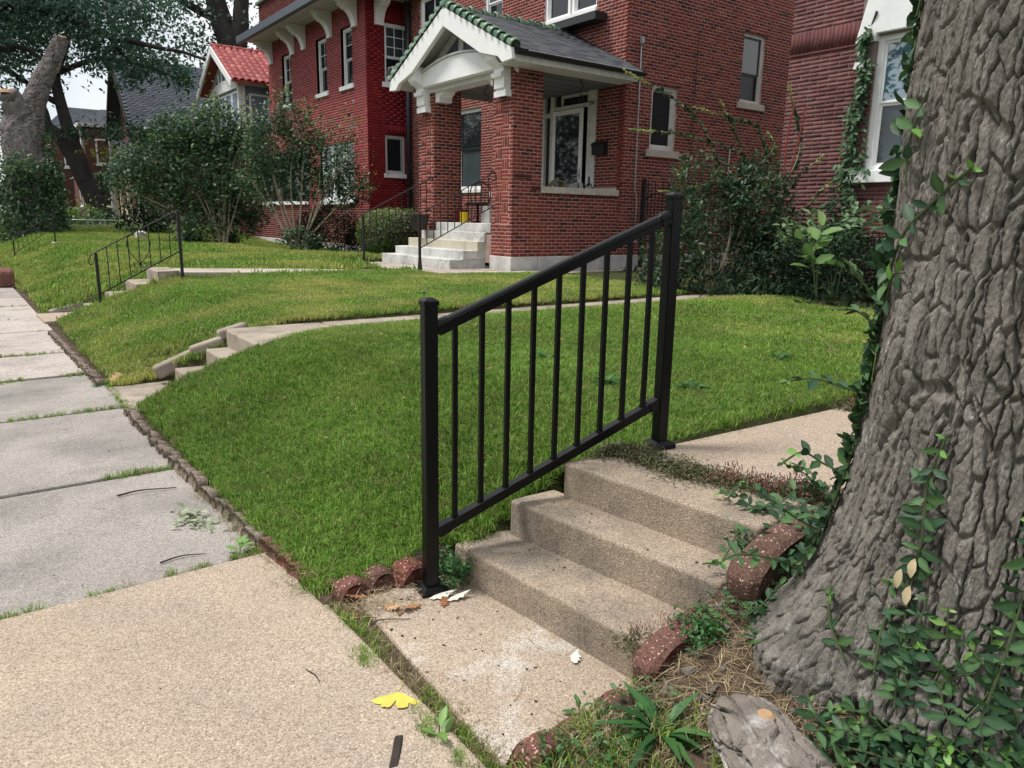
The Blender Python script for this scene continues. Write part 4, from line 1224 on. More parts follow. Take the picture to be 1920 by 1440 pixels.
pb = MB()
for i in range(18):
    a = i * math.pi / 9
    pb.tube([(8.42 + .152 * math.cos(a), 14.86 + .152 * math.sin(a), 1.2), (8.42 + .205 * math.cos(a), 14.86 + .205 * math.sin(a), 1.495)], .009, 4)
pb.build('ribs', M_POT, pt)
MB().lathe((8.42, 14.86, 1.47), [(.02, 0), (.18, 0), (.15, .03), (.02, .035)], 14).build('soil', M_SOIL, pt)
MB().tube(smoothpath([(8.42, 14.86, 1.5), (8.43, 14.9, 1.6), (8.40, 14.95, 1.68), (8.42, 14.93, 1.75)], 4), .006, 5).build('stem', M_DSTEM, pt)
bx = thing('planter_box', 'low terracotta brick planter on the porch floor', 'planter', (9.4, 14.9, 1.36))
for r in range(4): MB().box(9.28 + .004 * (r % 2), 9.55, 14.56 + .01 * (r % 2), 15.15, 1.361 + r * .075, 1.432 + r * .075).build('brick_course', M_B1, bx, .006)
tag(MB().lathe((9.3, 14.38, 1.361), [(.07, 0), (.10, .02), (.105, .24), (.095, .24), (.09, .03)], 14).build('yellow_pot', M_YELLOW), 'small bright yellow pot on the porch floor', 'pot')
cb = MB(); rough_block(cb, [(9.55, 13.76, 1.361), (9.85, 13.76, 1.361), (9.85, 14.1, 1.361), (9.55, 14.1, 1.361)], [(9.55, 13.76, 1.74), (9.85, 13.76, 1.74), (9.85, 14.1, 1.74), (9.55, 14.1, 1.74)], 8, .02)
tag(weld(cb.build('stone_block', M_LIME), .01), 'pale squared stone block standing on the porch behind the rail', 'stone block')
tb = thing('side_table', 'dark low table in shadow between porch chairs', 'table', (9.9, 14.6, 1.36))
MB().lathe((9.9, 14.75, 1.36), [(.01, .40), (.30, .40), (.30, .43), (.01, .43)], 18).build('table_top', M_IRON, tb)
MB().lathe((9.9, 14.75, 1.361), [(.2, 0), (.03, .04), (.03, .40)], 10).build('pedestal', M_IRON, tb)
for (lb, x, y) in (('curled iron plant hook hanging over the porch parapet', 10.42, 11.86), ('curled iron plant hook hanging over the porch entrance', 9.0, 13.15)):
    k = [(x, y, 4.233), (x, y, 4.15), (x + .05, y, 4.10), (x + .03, y, 4.03), (x - .03, y, 4.0), (x - .03, y, 3.93), (x + .05, y, 3.9), (x + .06, y, 3.83), (x - .02, y, 3.78), (x - .04, y, 3.84)]
    tag(MB().tube(smoothpath(k, 5), .010, 6).build('plant_hook', M_IRON, smooth=True), lb, 'hook')
bk = MB()
bk.prism([(9.68, 2.103), (9.86, 2.25), (10.08, 2.22), (10.07, 2.103), (10.03, 2.103), (10.03, 2.20), (9.87, 2.225), (9.72, 2.103)], 'y', 11.82, 11.98)
tag(bk.build('cardboard_box', M_OLIVE), 'folded olive carton lying on the stone sill', 'carton')
bk = thing('paper_stack', 'grey stack of papers with a dark clip on the stone sill', 'papers', (10.3, 11.9, 2.10))
for i in range(4): MB().box(10.16 + .01 * i, 10.40 - .008 * i, 11.84, 11.97, 2.102 + .022 * i, 2.122 + .022 * i).build('sheet_bundle', M_PAPER, bk)
MB().box(10.41, 10.55, 11.83, 11.96, 2.102, 2.21).build('tin', M_GALV, bk, .01)
MB().tube([(10.40, 11.80, 2.05), (10.40, 11.82, 2.26)], .012, 6).build('clip', M_IRON, bk)

# ------------------------------------------------------------------ iron gate and fence in the gangway
FE = thing('iron_fence', 'black iron picket fence with spear tips behind the overgrown shrub', 'fence', (12.2, 9.6, .4))
GT = thing('iron_gate', 'black iron garden gate with an arched bar beside the porch wall', 'gate', (12.18, 11.4, .4))
def picket(par, y, zt, z0=.5, x=12.2):
    m = MB().box(x - .008, x + .008, y - .008, y + .008, z0, zt - .06)
    m.add([(x - .02, y, zt - .06), (x, y - .02, zt - .06), (x + .02, y, zt - .06), (x, y + .02, zt - .06), (x, y, zt + .02), (x, y, zt - .08)], [(0, 1, 4), (1, 2, 4), (2, 3, 4), (3, 0, 4), (1, 0, 5), (2, 1, 5), (3, 2, 5), (0, 3, 5)])
    m.build('picket', M_IRON, par)
for y, zt, par in ((11.69, 2.36, GT), (10.92, 2.26, FE), (9.2, 2.26, FE), (7.5, 2.26, FE)):
    MB().box(12.16, 12.24, y - .04, y + .04, .3, zt).build('post', M_IRON, par, .006)
for i in range(6): picket(GT, 11.57 - i * .105, 2.12 + (.22 if i % 2 == 0 else .05), .5)
for z in (.62, 1.25): MB().box(12.185, 12.215, 10.97, 11.64, z, z + .03).build('rail', M_IRON, GT)
MB().tube([(12.2, 11.64 - .67 * i / 10, 1.92 + .13 * math.sin(math.pi * i / 10)) for i in range(11)], .014, 6).build('arched_rail', M_IRON, GT)
for k, (a, b) in enumerate(((9.25, 10.87), (7.55, 9.15))):
    for z in (.62, 1.95): MB().box(12.185, 12.215, a, b, z, z + .03).build('rail', M_IRON, FE)
    n = int((b - a) / .115)
    for i in range(n): picket(FE, b - .06 - i * (b - a) / n, 2.18)
tag(MB().box(12.05, 12.25, 7.2, 11.2, .2, .46).build('fence_curb', M_LIME, bevel=.01), 'pale stone curb under the iron fence', 'curb')

# ------------------------------------------------------------------ house 2: maroon house on the right
H2 = thing('maroon_house', 'dark maroon house of long thin bricks with a white-framed window', 'house', (10.5, 4, .4))
bs = Bricks()
XN = 10.5
mb = MB()
hw = [(4.55, 5.86, 2.21, 4.0)]
panel(mb, 'x', XN, -3.5, 7.2, .1, 8.5, hw, -1, .2)
mb.box(XN + .01, 20, 6.9, 7.19, .1, 8.5)
mb.build('wall', M_M3, H2)
MB().box(XN - .02, 20, -3.5, 7.21, 8.5, 8.7).build('roof', M_FROOF, H2)
lint = [(4.0, 6.10, 3.93, 4.75)]
brick_field(bs, 'x', XN, -1, -2, 7.2, .3, 3.93, hw + [(5.86, 6.02, 3.6, 3.93)], L=.305, H=.0575, j=.011, seed=30, stagger=.5)
brick_field(bs, 'x', XN, -1, -2, 7.2, 4.24, 7.0, lint, L=.305, H=.0575, j=.011, seed=31, stagger=.5)
soldiers(bs, 'x', XN, -1, 6.12, 7.2, 3.94, 4.24, .062, .007, .006, .25, 4)
soldiers(bs, 'x', XN, -1, -2, 4.0, 3.94, 4.24, .062, .007, .006, .25, 5)
MB().box(XN - .022, XN - .004, 6.10, 7.2, 3.915, 3.938).build('shadow_course', M_B3, H2)
MB().prism([(6.14, 3.93), (5.86, 3.93), (5.84, 4.02), (4.5, 4.02), (4.4, 3.93), (4.2, 3.93), (4.4, 4.72), (5.96, 4.72)], 'x', XN - .06, XN + .1).build('lintel', M_WSTONE, H2, .012)
MB().prism([(6.16, 3.60), (5.99, 3.60), (6.0, 3.80), (6.10, 3.82)], 'x', XN - .016, XN + .02).build('label_stone', M_WSTONE, H2, .005)
W2 = window(H2, 'x', XN, -1, 4.6, 5.86, 2.215, 4.02, .06, .09, .50, (0, 0), M_WHITE, M_GLASSR, M_GLASSB, sill=(.17, .20, .10), sm=M_WSTONE)
bl = MB()
for i in range(17): bl.box(XN + .17, XN + .18, 4.75, 5.74, 2.32 + i * .048, 2.355 + i * .048)
bl.build('blind', M_PAPER, W2)
bs.finish(H2, M_B3)

# ------------------------------------------------------------------ house 3: painted red house with the bracketed eaves
H3 = thing('red_house', 'bright red painted brick house with white scroll brackets under wide eaves', 'house', (10.3, 25, .45))
bs, bside, blow = Bricks(), Bricks(), Bricks()
X3, Y3, YE = 10.3, 21.25, 29.6
hf = [(22.18, 22.98, 5.40, 7.06), (24.10, 24.94, 5.40, 7.06), (27.26, 28.13, 5.40, 7.06), (22.25, 24.94, 1.97, 3.75), (26.0, 30.9, 1.97, 3.75)]
hs_ = [(10.90, 11.95, 5.40, 7.06), (10.87, 11.55, 2.77, 3.9)]
mb = MB()
panel(mb, 'x', X3, Y3, YE, .3, 8.6, hf, -1)
panel(mb, 'x', X3, YE, 33.6, .3, 4.6, hf, -1)
mb.build('front_wall', M_M2, H3)
mb = MB()
panel(mb, 'y', Y3, X3, 19, .55, 8.6, hs_, -1)
mb.box(11, 19, YE - .2, YE - .005, .55, 8.6)
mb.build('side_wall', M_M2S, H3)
brick_field(bs, 'x', X3, -1, Y3, YE, 1.72, 7.68, hf, L=.245, H=.0785, j=.013, seed=40)
brick_field(blow, 'x', X3, -1, YE, 33.6, .58, 4.6, hf, L=.245, H=.0785, j=.013, seed=47)
brick_field(blow, 'x', X3, -1, Y3, YE, .58, 1.72, hf, L=.245, H=.0785, j=.013, seed=41)
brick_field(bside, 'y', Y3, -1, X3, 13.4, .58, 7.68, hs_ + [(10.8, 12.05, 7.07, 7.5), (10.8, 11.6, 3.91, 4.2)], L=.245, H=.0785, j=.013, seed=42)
soldiers(bside, 'y', Y3, -1, 10.8, 12.05, 7.07, 7.5, .085, .012, .008, .5, 6)
soldiers(bside, 'y', Y3, -1, 10.8, 11.6, 3.91, 4.2, .085, .012, .008, .5, 7)
for k in range(8): MB().box(X3 - .04, X3 + .2, Y3 - .03 + k * 1.42, Y3 - .045 + (k + 1) * 1.42, .2, .575).build('foundation_stone', M_LIME, H3, .012)
MB().box(X3 - .02, 19, Y3 - .03, Y3 + .2, .2, .575).build('foundation_stone', M_LIME, H3, .012)
# eaves
MB().box(9.32, X3 + .3, 20.3, YE + .05, 7.69, 7.74).build('soffit', M_SOFF, H3)
MB().box(X3 + .3, 14, 20.3, Y3 + .2, 7.69, 7.74).build('soffit', M_SOFF, H3)
e = MB()
e.prism([(9.20, 7.60), (9.30, 7.56), (9.33, 7.60), (9.33, 7.82), (9.18, 7.82)], 'y', 20.2, YE + .1)
e.box(9.33, 14, 20.18, 20.33, 7.58, 7.82)
e.build('gutter', M_GUT2, H3)
MB().hexa([(9.2, 20.2, 7.82), (14, 20.2, 7.82), (14, YE + .1, 7.82), (9.2, YE + .1, 7.82)], [(10.1, 21.1, 8.2), (14, 21.1, 8.2), (14, YE + .1, 8.2), (10.1, YE + .1, 8.2)]).build('eave_roof', M_FROOF, H3)
pp = Bricks()
MB().box(10.05, 10.3, 21.05, YE, 8.1, 9.0).build('parapet', M_M2S, H3)
brick_field(pp, 'x', 10.05, -1, 21.05, YE, 8.15, 9.0, L=.245, H=.0785, j=.013, seed=44)
pp.finish(H3, M_B2L, 40)
MB().box(9.95, 10.4, 20.95, YE + .1, 9.0, 9.12).build('coping', M_GTILE, H3, .03)
brk = [(0, 6.93), (-.10, 6.93), (-.10, 6.97), (-.085, 7.0), (-.12, 7.14), (-.19, 7.27), (-.30, 7.37), (-.40, 7.40), (-.42, 7.44), (-.50, 7.46), (-.52, 7.55), (-.62, 7.58), (-.62, 7.685), (0, 7.685)]
for y in (21.9, 23.72, 25.9, 26.95, 29.15):
    MB().prism([(X3 - .008 + a, z) for a, z in brk], 'y', y - .14, y + .14).build('bracket', M_WHITE, H3, .01)
for x in (10.72, 12.6):
    MB().prism([(Y3 - .008 + a, z) for a, z in brk], 'x', x - .14, x + .14).build('bracket', M_WHITE, H3, .01)
sl = (.13, .10, .06)
for (a, b_) in ((22.18, 22.98), (24.10, 24.94), (27.26, 28.13)):
    window(H3, 'x', X3, -1, a, b_, 5.40, 7.06, .08, .075, .46, (1, 1) if a != 22.18 else (0, 1), M_WHITE, M_GLASS, sill=sl, sm=M_WSTONE, sash=M_OLDW)
for k in range(3): window(H3, 'x', X3, -1, 22.25 + k * .897, 22.25 + (k + 1) * .897, 1.97, 3.75, .08, .09, .5, (0, 0), M_WHITE, M_GLASS, sill=(.13, .0, .07), sm=M_WSTONE)
for k in range(5): window(H3, 'x', X3, -1, 26.0 + k * .98, 26.0 + (k + 1) * .98, 1.97, 3.75, .08, .09, .5, (0, 0), M_TIMB, M_GLASS, sill=(.12, .0, .08), sm=M_WSTONE)
WU = window(H3, 'y', Y3, -1, 10.90, 11.95, 5.40, 7.06, .05, .075, .44, (2, 2), M_WHITE, M_GLASSB, M_SCREEN, sill=(.15, .10, .05), sm=M_WSTONE)
window(H3, 'y', Y3, -1, 10.87, 11.55, 2.77, 3.9, .05, .075, None, (0, 0), M_OLDW, M_SCREEN, sill=(.13, .06, .05), sm=M_WSTONE)
gb = MB()
for i in range(6): gb.tube([(10.97 + i * .095, Y3 + .03, 2.85), (10.97 + i * .095, Y3 + .03, 3.8)], .009, 5)
gb.build('window_bars', M_IRON, H3)
bs.finish(H3, M_B2, 290)
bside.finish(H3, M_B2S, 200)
blow.finish(H3, M_B2L, 60)
AC = thing('air_conditioner', 'white window air conditioner sticking out of the red house side', 'air conditioner', (11.35, 21.1, 5.5))
MB().box(11.02, 11.62, 20.98, 21.32, 5.46, 5.83).build('case', M_ACM, AC, .02)
for i in range(4): MB().box(11.07, 11.57, 20.973, 20.979, 5.5 + i * .07, 5.54 + i * .07).build('louver', M_GUT, AC)
for i in range(3): MB().box(11.012, 11.019, 21.03 + i * .08, 21.08 + i * .08, 5.5, 5.78).build('vent', M_GUT, AC)

# ------------------------------------------------------------------ house 4: gabled porch with the red clay tiles
H4 = thing('tile_roof_house', 'blue-grey upper porch under a bright red clay tile gable', 'house', (9.3, 32.8, .5))
XA, Y4, HW = 9.15, 32.85, 2.35
ZA, ZB = 8.03, 6.55
MB().box(9.6, 18, 30.95, 34.8, 4.4, 6.6).build('wall', M_BLUE, H4)
MB().box(10.4, 18, 31.0, 34.7, .3, 4.39).build('base_wall', M_B2L, H4)
MB().box(12.2, 22, 30.6, 37.5, .3, 7.6).build('brick_wall', M_BF, H4)
MB().prism([(Y4 - HW + .1, ZB + .02), (Y4, ZA - .12), (Y4 + HW - .1, ZB + .02)], 'x', 9.62, 17).build('gable_wall', M_SOFF, H4)
T, M, tt = [], [], []
rf = MB()
for s in (-1, 1):
    rf.add([(XA, Y4, ZA), (17, Y4, ZA), (17, Y4 + s * (HW + .15), ZB - .08), (XA, Y4 + s * (HW + .15), ZB - .08),
            (XA, Y4, ZA - .1), (17, Y4, ZA - .1), (17, Y4 + s * (HW + .15), ZB - .18), (XA, Y4 + s * (HW + .15), ZB - .18)],
           [(0, 1, 2, 3), (4, 5, 6, 7), (0, 3, 7, 4), (2, 3, 7, 6), (0, 1, 5, 4)])
RF4 = rf.build('roof', M_RTILE, H4)
sl_ = math.hypot(HW + .15, ZA - ZB + .08)
dn = np.array([0, -(HW + .15), -(ZA - ZB + .08)]) / sl_
up = np.array([0, -(ZA - ZB + .08), (HW + .15)]) / sl_
TV = [(x, .5 * math.cos(a), .5 * math.sin(a)) for x in (-.5, .5) for a in np.linspace(0, math.pi, 5)]
TV += [(.5, .42 * math.cos(a), .36 * math.sin(a)) for a in np.linspace(0, math.pi, 5)]
TILE = (TV, [(i * 5 + k, i * 5 + k + 1, (i + 1) * 5 + k + 1, (i + 1) * 5 + k) for i in range(2) for k in range(4)])
for r in range(9):
    for q in range(20):
        c = np.array([XA + .12 + q * .26, Y4, ZA]) + dn * ((r + .55) * sl_ / 9) + up * .012
        T.append(c); M.append(np.stack([dn * (sl_ / 9) * 1.12 + up * .035, np.array([1., 0, 0]) * .22, up * .13], 1)); tt.append(random.random())
pieces(RF4, 'tile', 'tiles', M_RTILE, TILE, T, M, tt, 200, key='claytile', smooth=True)
for i in range(14): MB().tube([(XA + i * .4, Y4, ZA + .0), (XA + .43 + i * .4, Y4, ZA + .015)], [.10, .115], 8).build('ridge_tile', M_RTILE, RF4, smooth=True)
for s in (-1, 1):
    MB().prism([(Y4, ZA - .02), (Y4 + s * (HW + .12), ZB - .1), (Y4 + s * (HW + .1), ZB - .36), (Y4, ZA - .30)], 'x', XA - .05, XA + .02).build('rake_board', M_WHITE, H4)
    MB().box(9.52, 9.62, Y4 + s * 1.9 - .09, Y4 + s * 1.9 + .09, 4.3, 6.5).build('corner_post', M_WHITE, H4)
MB().prism([(Y4 - 2.0 + i * .25, 6.42 + .30 * math.sin(math.pi * i / 16)) for i in range(17)] + [(Y4 + 2, 6.28), (Y4 - 2, 6.28)], 'x', 9.50, 9.60).build('arched_beam', M_WHITE, H4)
for y in (-.75, -.3, .3, .75): MB().box(9.56, 9.62, Y4 + y - .05, Y4 + y + .05, 6.5, 7.45 - abs(y) * .5).build('gable_mullion', M_WHITE, H4)
MB().prism([(Y4 - 1.3, 6.7), (Y4, 7.5), (Y4 + 1.3, 6.7)], 'x', 9.60, 9.618).build('gable_pane', M_GUT2, H4)
for k in range(4): window(H4, 'x', 9.6, -1, Y4 - 1.75 + k * .88, Y4 - .93 + k * .88, 4.9, 6.2, -.02, .08, None, (1, 0), M_WHITE, M_GLASSB)
MB().box(9.5, 18, 30.88, 30.94, 6.38, 6.52).build('fascia', M_WHITE, H4)
for x in (9.62, 11.0): MB().box(x, x + .16, 30.87, 30.95, 4.3, 6.38).build('corner_board', M_WHITE, H4)
window(H4, 'y', 30.95, -1, 9.95, 10.75, 4.9, 6.1, -.02, .08, None, (0, 0), M_WHITE, M_GUT2)

# ------------------------------------------------------------------ the half-timbered house and the far brick houses
H5 = thing('timbered_house', 'dark steep-roofed half-timbered house beyond the tall shrubs', 'house', (9.8, 57, .8))
MB().box(10.2, 20, 53.6, 60.6, .5, 7.3).build('wall', M_BF, H5)
MB().prism([(53.5, 7.3), (57, 10.9), (60.7, 7.3)], 'x', 10.2, 19).build('gable_wall', M_CREAM, H5)
r5 = MB()
for s in (-1, 1):
    r5.add([(9.5, 57, 11.35), (19, 57, 11.15), (19, 57 + s * 4.3, 6.6), (9.5, 57 + s * 4.3, 6.6), (9.5, 57, 11.1), (19, 57, 10.9), (19, 57 + s * 4.3, 6.4), (9.5, 57 + s * 4.3, 6.4)],
           [(0, 1, 2, 3), (4, 5, 6, 7), (0, 3, 7, 4), (2, 3, 7, 6), (0, 1, 5, 4)])
RO5 = r5.build('roof', M_FROOF, H5)
T, M, tt = [], [], []
sl_ = math.hypot(4.3, 4.65); dn = np.array([0, -4.3, -4.65]) / sl_; up = np.array([0, -4.65, 4.3]) / sl_
for r in range(40):
    for q in range(27):
        T.append(np.array([9.7 + (q + .5 * (r % 2)) * .345, 57, 11.3]) + dn * ((r + .5) * sl_ / 40) + up * .02)
        M.append(np.stack([np.array([1., 0, 0]) * .335, (dn + up * .06) * .18, up * .018], 1)); tt.append(random.random())
pieces(RO5, 'shingle', 'shingles', M_TSLATE, UB, T, M, tt, 0, key='far_slate')
tm = MB()
for y in np.arange(54.3, 60, .62): tm.box(10.13, 10.19, y - .08, y + .08, 7.3, 10.9 - abs(y - 57) * 1.0)
for z in (7.3, 8.6): tm.box(10.12, 10.185, 57 - (10.9 - z), 57 + (10.9 - z), z - .1, z + .1)
tm.build('timber', M_TIMB, H5)
for s in (-1, 1): MB().prism([(57, 11.33), (57 + s * 4.35, 6.5), (57 + s * 4.2, 6.2), (57, 10.9)], 'x', 9.42, 9.5).build('rake_board', M_TIMB, H5)
P5 = thing('porch', 'dark-roofed porch with cream timbered base and white columns far left', 'porch', (9.3, 54, .8))
MB().box(9.0, 10.19, 52.0, 58.5, .7, 1.0).build('floor', M_LIME, P5)
MB().prism([(51.6, 4.2), (54.2, 5.9), (56.8, 4.2), (56.8, 4.0), (51.6, 4.0)], 'x', 8.7, 10.6).build('roof', M_FROOF, P5)
for y in (58.2, 57.2): MB().lathe((9.1, y, 1.0), [(.22, 0), (.22, .12), (.17, .16), (.14, 2.7), (.2, 2.75), (.2, 2.95)], 12).build('column', M_WHITE, P5)
for y in (52.2, 54.6, 56.6): MB().box(8.95, 9.15, y - .1, y + .1, 1.0, 4.0).build('post', M_CREAM, P5)
MB().box(8.95, 9.0, 52.3, 54.5, .75, 1.75).build('base_panel', M_CREAM, P5)
for a, b_ in (((8.93, 52.4, .8), (8.93, 53.4, 1.7)), ((8.93, 54.4, .8), (8.93, 53.4, 1.7)), ((8.93, 53.4, .8), (8.93, 53.4, 1.7))): MB().bar(a, b_, .12, .04).build('brace', M_TIMB, P5)
window(P5, 'x', 10.15, -1, 53.0, 54.4, 1.3, 3.4, .0, .12, None, (2, 0), M_TIMB, M_GLASS)
window(P5, 'x', 10.15, -1, 55.2, 56.2, 1.0, 3.3, .0, .12, None, (0, 0), M_WHITE, M_GLASS)
def far_house(label, x, y0, y1, z1, wins, side_wins=(), m=M_BF, roof=1.2, z0=.6):
    t = thing('brick_house', label, 'house', (x, (y0 + y1) / 2, z0), 'far brick row houses')
    B = MB().box(x, x + 9, y0, y1, z0 - .5, z1).build('wall', m, t)
    MB().box(x - .35, x + 9, y0 - .3, y1 + .3, z1, z1 + .25).build('cornice', M_OLDW, t)
    if roof: MB().hexa([(x - .3, y0 - .2, z1 + .25), (x + 9, y0 - .2, z1 + .25), (x + 9, y1 + .2, z1 + .25), (x - .3, y1 + .2, z1 + .25)], [(x + 1.5, y0 + 1.2, z1 + .25 + roof), (x + 8, y0 + 1.2, z1 + .25 + roof), (x + 8, y1 - 1.2, z1 + .25 + roof), (x + 1.5, y1 - 1.2, z1 + .25 + roof)]).build('roof', M_FROOF, t)
    for (a, b_, c, d) in wins: window(t, 'x', x, -1, a, b_, c, d, -.03, .12, .5, (0, 0), M_WHITE, M_GLASS, sill=(.16, .08, .1), sm=M_WSTONE)
    for (a, b_, c, d) in side_wins: window(t, 'y', y0, -1, a, b_, c, d, -.03, .12, .5, (0, 0), M_WHITE, M_GLASS, sill=(.16, .08, .1), sm=M_WSTONE)
    return t
A_ = far_house('two-storey far brick house left of the leaning tree with white windows', 8.6, 65, 73, 7.6, [(66.2, 67.5, 1.9, 3.9), (68.6, 70, 1.9, 3.9), (66.4, 67.6, 5, 6.8), (69.2, 70.4, 5, 6.8), (71.4, 72.4, 5, 6.8)], [(9.3, 10.3, 5, 6.8), (9.3, 10.3, 1.9, 3.9), (11.5, 12.6, 5, 6.8)])
MB().box(8.45, 8.57, 65.6, 65.8, .7, 7.4).build('downspout', M_WHITE, A_)
MB().prism([(8.6, 4.5), (7.7, 3.9), (8.6, 3.9)], 'y', 66, 68).build('awning', M_GTILE, A_)
far_house('farthest brick house with grey roof beside the dead trunk', 7.6, 76, 86, 8.2, [(77, 78.4, 2, 4), (80, 81.4, 2, 4), (77.2, 78.4, 5.2, 7.2), (80.2, 81.4, 5.2, 7.2)], [(8.4, 9.4, 5.2, 7.2)], roof=1.8)
far_house('brick house with chimney glimpsed between tree and timbered house', 11.5, 61.3, 64.5, 9.0, [(62, 63, 5.5, 7.4)], [(12.2, 13.2, 5.4, 7.4), (14.4, 15.4, 5.4, 7.4)], roof=.8)
CH = tag(MB().box(12.6, 13.3, 61.6, 62.5, 9, 11.6).box(12.5, 13.4, 61.5, 62.6, 11.6, 11.8).build('chimney', M_BF), 'brown brick chimney against the white sky', 'chimney')
# chain-link fence in front of them
CF = thing('chain_fence', 'low grey pipe and wire fence across the far lawn', 'fence', (5, 35, .6))
for (x, y) in ((3.4, 37.6), (4.7, 36.8), (6.2, 35.9), (7.8, 34.9)): MB().tube([(x, y, .4), (x, y, 1.17)], .028, 6).build('post', M_GALV, CF)
for z in (1.12, .92): MB().tube([(3.4, 37.6, z), (7.9, 34.85, z)], .022 if z > 1 else .010, 6).build('rail', M_GALV, CF)
wm = MB()
for i in range(36):
    s = i / 36
    wm.tube([(3.4 + 4.4 * s, 37.6 - 2.7 * s, .55), (3.4 + 4.4 * min(1, s + .1), 37.6 - 2.7 * min(1, s + .1), 1.1)], .004, 3)
    wm.tube([(3.4 + 4.4 * s, 37.6 - 2.7 * s, 1.1), (3.4 + 4.4 * min(1, s + .1), 37.6 - 2.7 * min(1, s + .1), .55)], .004, 3)
tag(wm.build('wire_mesh', M_GALV, CF), kind='stuff')
for (lb, x, y, sx, n) in (('round pale stone on the lawn near the scroll railing', 4.9, 27.6, .30, 1), ('squared pale stone block at the foot of the tall shrub', 5.55, 24.6, .42, 2)):
    b1 = MB(); z = g0(x, y) - .03
    rough_block(b1, [(x, y, z), (x + sx, y, z), (x + sx, y + sx, z), (x, y + sx, z)], [(x + .02, y, z + .3), (x + sx, y + .02, z + .28), (x + sx, y + sx, z + .3), (x, y + sx, z + .31)], 8, .05, n)
    tag(weld(b1.build('garden_stone', M_LIME), .03), lb, 'stone')
# ------------------------------------------------------------------ the big street tree on the right
TCX, TCY, TZ = 2.2, .684, .28
TREE = thing('street_tree', 'huge grey rough-barked tree trunk filling the right side', 'tree', (TCX, TCY, TZ))
th = np.concatenate([np.linspace(R(86), R(256), 640), np.linspace(R(259), R(443), 46)])
zz = np.concatenate([np.linspace(.12, 2.62, 540), np.linspace(2.67, 6.5, 50)])
TH, Z = np.meshgrid(th, zz)
def bark(TH, Z, seed=0, tw=0.):
    s = TH * .36
    wx = .05 * (fbm(s * 6, Z * 3, 3, 3 + seed) - .5)
    wy = .12 * (fbm(s * 5, Z * 4, 3, 9 + seed) - .5)
    wx = wx + .012 * (fbm(s * 60, Z * 40, 2, 53 + seed) - .5)
    f1, f2, ic = worley((s + wx) / .027, (Z + wy) / .115, 5 + seed)
    crack = np.clip((f2 - f1 - .03) / .13, 0, 1)
    crack = crack * crack * (3 - 2 * crack)
    g1, g2, _ = worley((s + wx) / .012, (Z + wy) / .02, 15 + seed)
    c2 = np.clip((g2 - g1) / .3, 0, 1)
    l1, l2, _ = worley((s + 1.3 * wx) / .058, (Z + wy) / .50, 25 + seed)
    c3 = np.clip((l2 - l1 - .015) / .07, 0, 1)
    c3 = c3 * c3 * (3 - 2 * c3)
    return .0125 * crack + .004 * ic + .0018 * c2 + .017 * c3 + .007 * (fbm(s * 9, Z * 4, 3, 33 + seed) - .5) + .005 * (fbm(s * 60, Z * 34, 2, 43 + seed) - .5)
fl = np.clip((Z - .30), -.04, 9)
lobe = .62 + .38 * np.cos(2 * (TH - R(140))) * .6 + .35 * np.cos(3 * (TH - R(128))) + .22 * np.cos(5 * (TH - R(200)))
rad = .336 + .19 * np.exp(-fl / .27) * np.clip(lobe, .45, 1.12) + .03 * (fbm(TH * 2.2, Z * 1.1, 3, 77) - .5) - .012 * np.clip(Z - 1.5, 0, 6)
rad = rad + .03 * np.exp(-((TH - R(150)) / .18) ** 2 - ((Z - 1.12) / .14) ** 2) + .025 * np.exp(-((TH - R(132)) / .2) ** 2 - ((Z - 1.75) / .35) ** 2)
rad = rad + bark(TH, Z) * (1 + .5 * np.exp(-fl / .3))
P = np.stack([TCX + rad * np.cos(TH), TCY + rad * np.sin(TH), Z], -1)
nr, nc = TH.shape
idx = np.arange(nr * nc).reshape(nr, nc)
nxt = np.roll(idx, -1, 1)
me = quick_mesh('trunk', P.reshape(-1, 3), np.stack([idx[:-1], nxt[:-1], nxt[1:], idx[1:]], -1).reshape(-1, 4), None, True)
me.materials.append(M_BARK)
put(bpy.data.objects.new('trunk', me), TREE)
def trunk_r(t, z):
    """bark surface radius near an angle and height (for the vines)"""
    i, j = int(np.clip(np.searchsorted(zz, z), 0, nr - 1)), int(np.argmin(np.abs(th - t)))
    return float(rad[i, j])
def limb(mb, pts, r0, r1, n=12):
    P = smoothpath(pts, 8)
    mb.tube(P, list(np.linspace(r0, r1, len(P))), n)
lm = MB()
limb(lm, [(2.2, .68, 6.2), (1.8, 1.0, 7.6), (1.0, 1.8, 9.0), (.2, 2.4, 10)], .26, .06)
limb(lm, [(2.2, .68, 6.2), (2.8, .2, 7.8), (3.6, -.6, 9.4), (4.2, -1.2, 10.4)], .24, .06)
lm.build('limb', M_BARK, TREE, smooth=True)
cl = []
for c in [(1.2, 1.6, 9.6), (.2, 2.6, 10.4), (3.6, -.6, 10.0), (4.6, -1.6, 10.6), (2.2, .6, 11.2), (1.4, -1.2, 9.8), (3.4, 1.8, 10.2), (-.4, .6, 10.6)]:
    cl.append(np.array(c) + RNG.normal(0, .75, (420, 3)))
cl = np.concatenate(cl)
merged('crown', M_TREE, LEAFT, cl, rand_m(len(cl), .12, .22), RNG.uniform(0, 1, len(cl)), TREE)
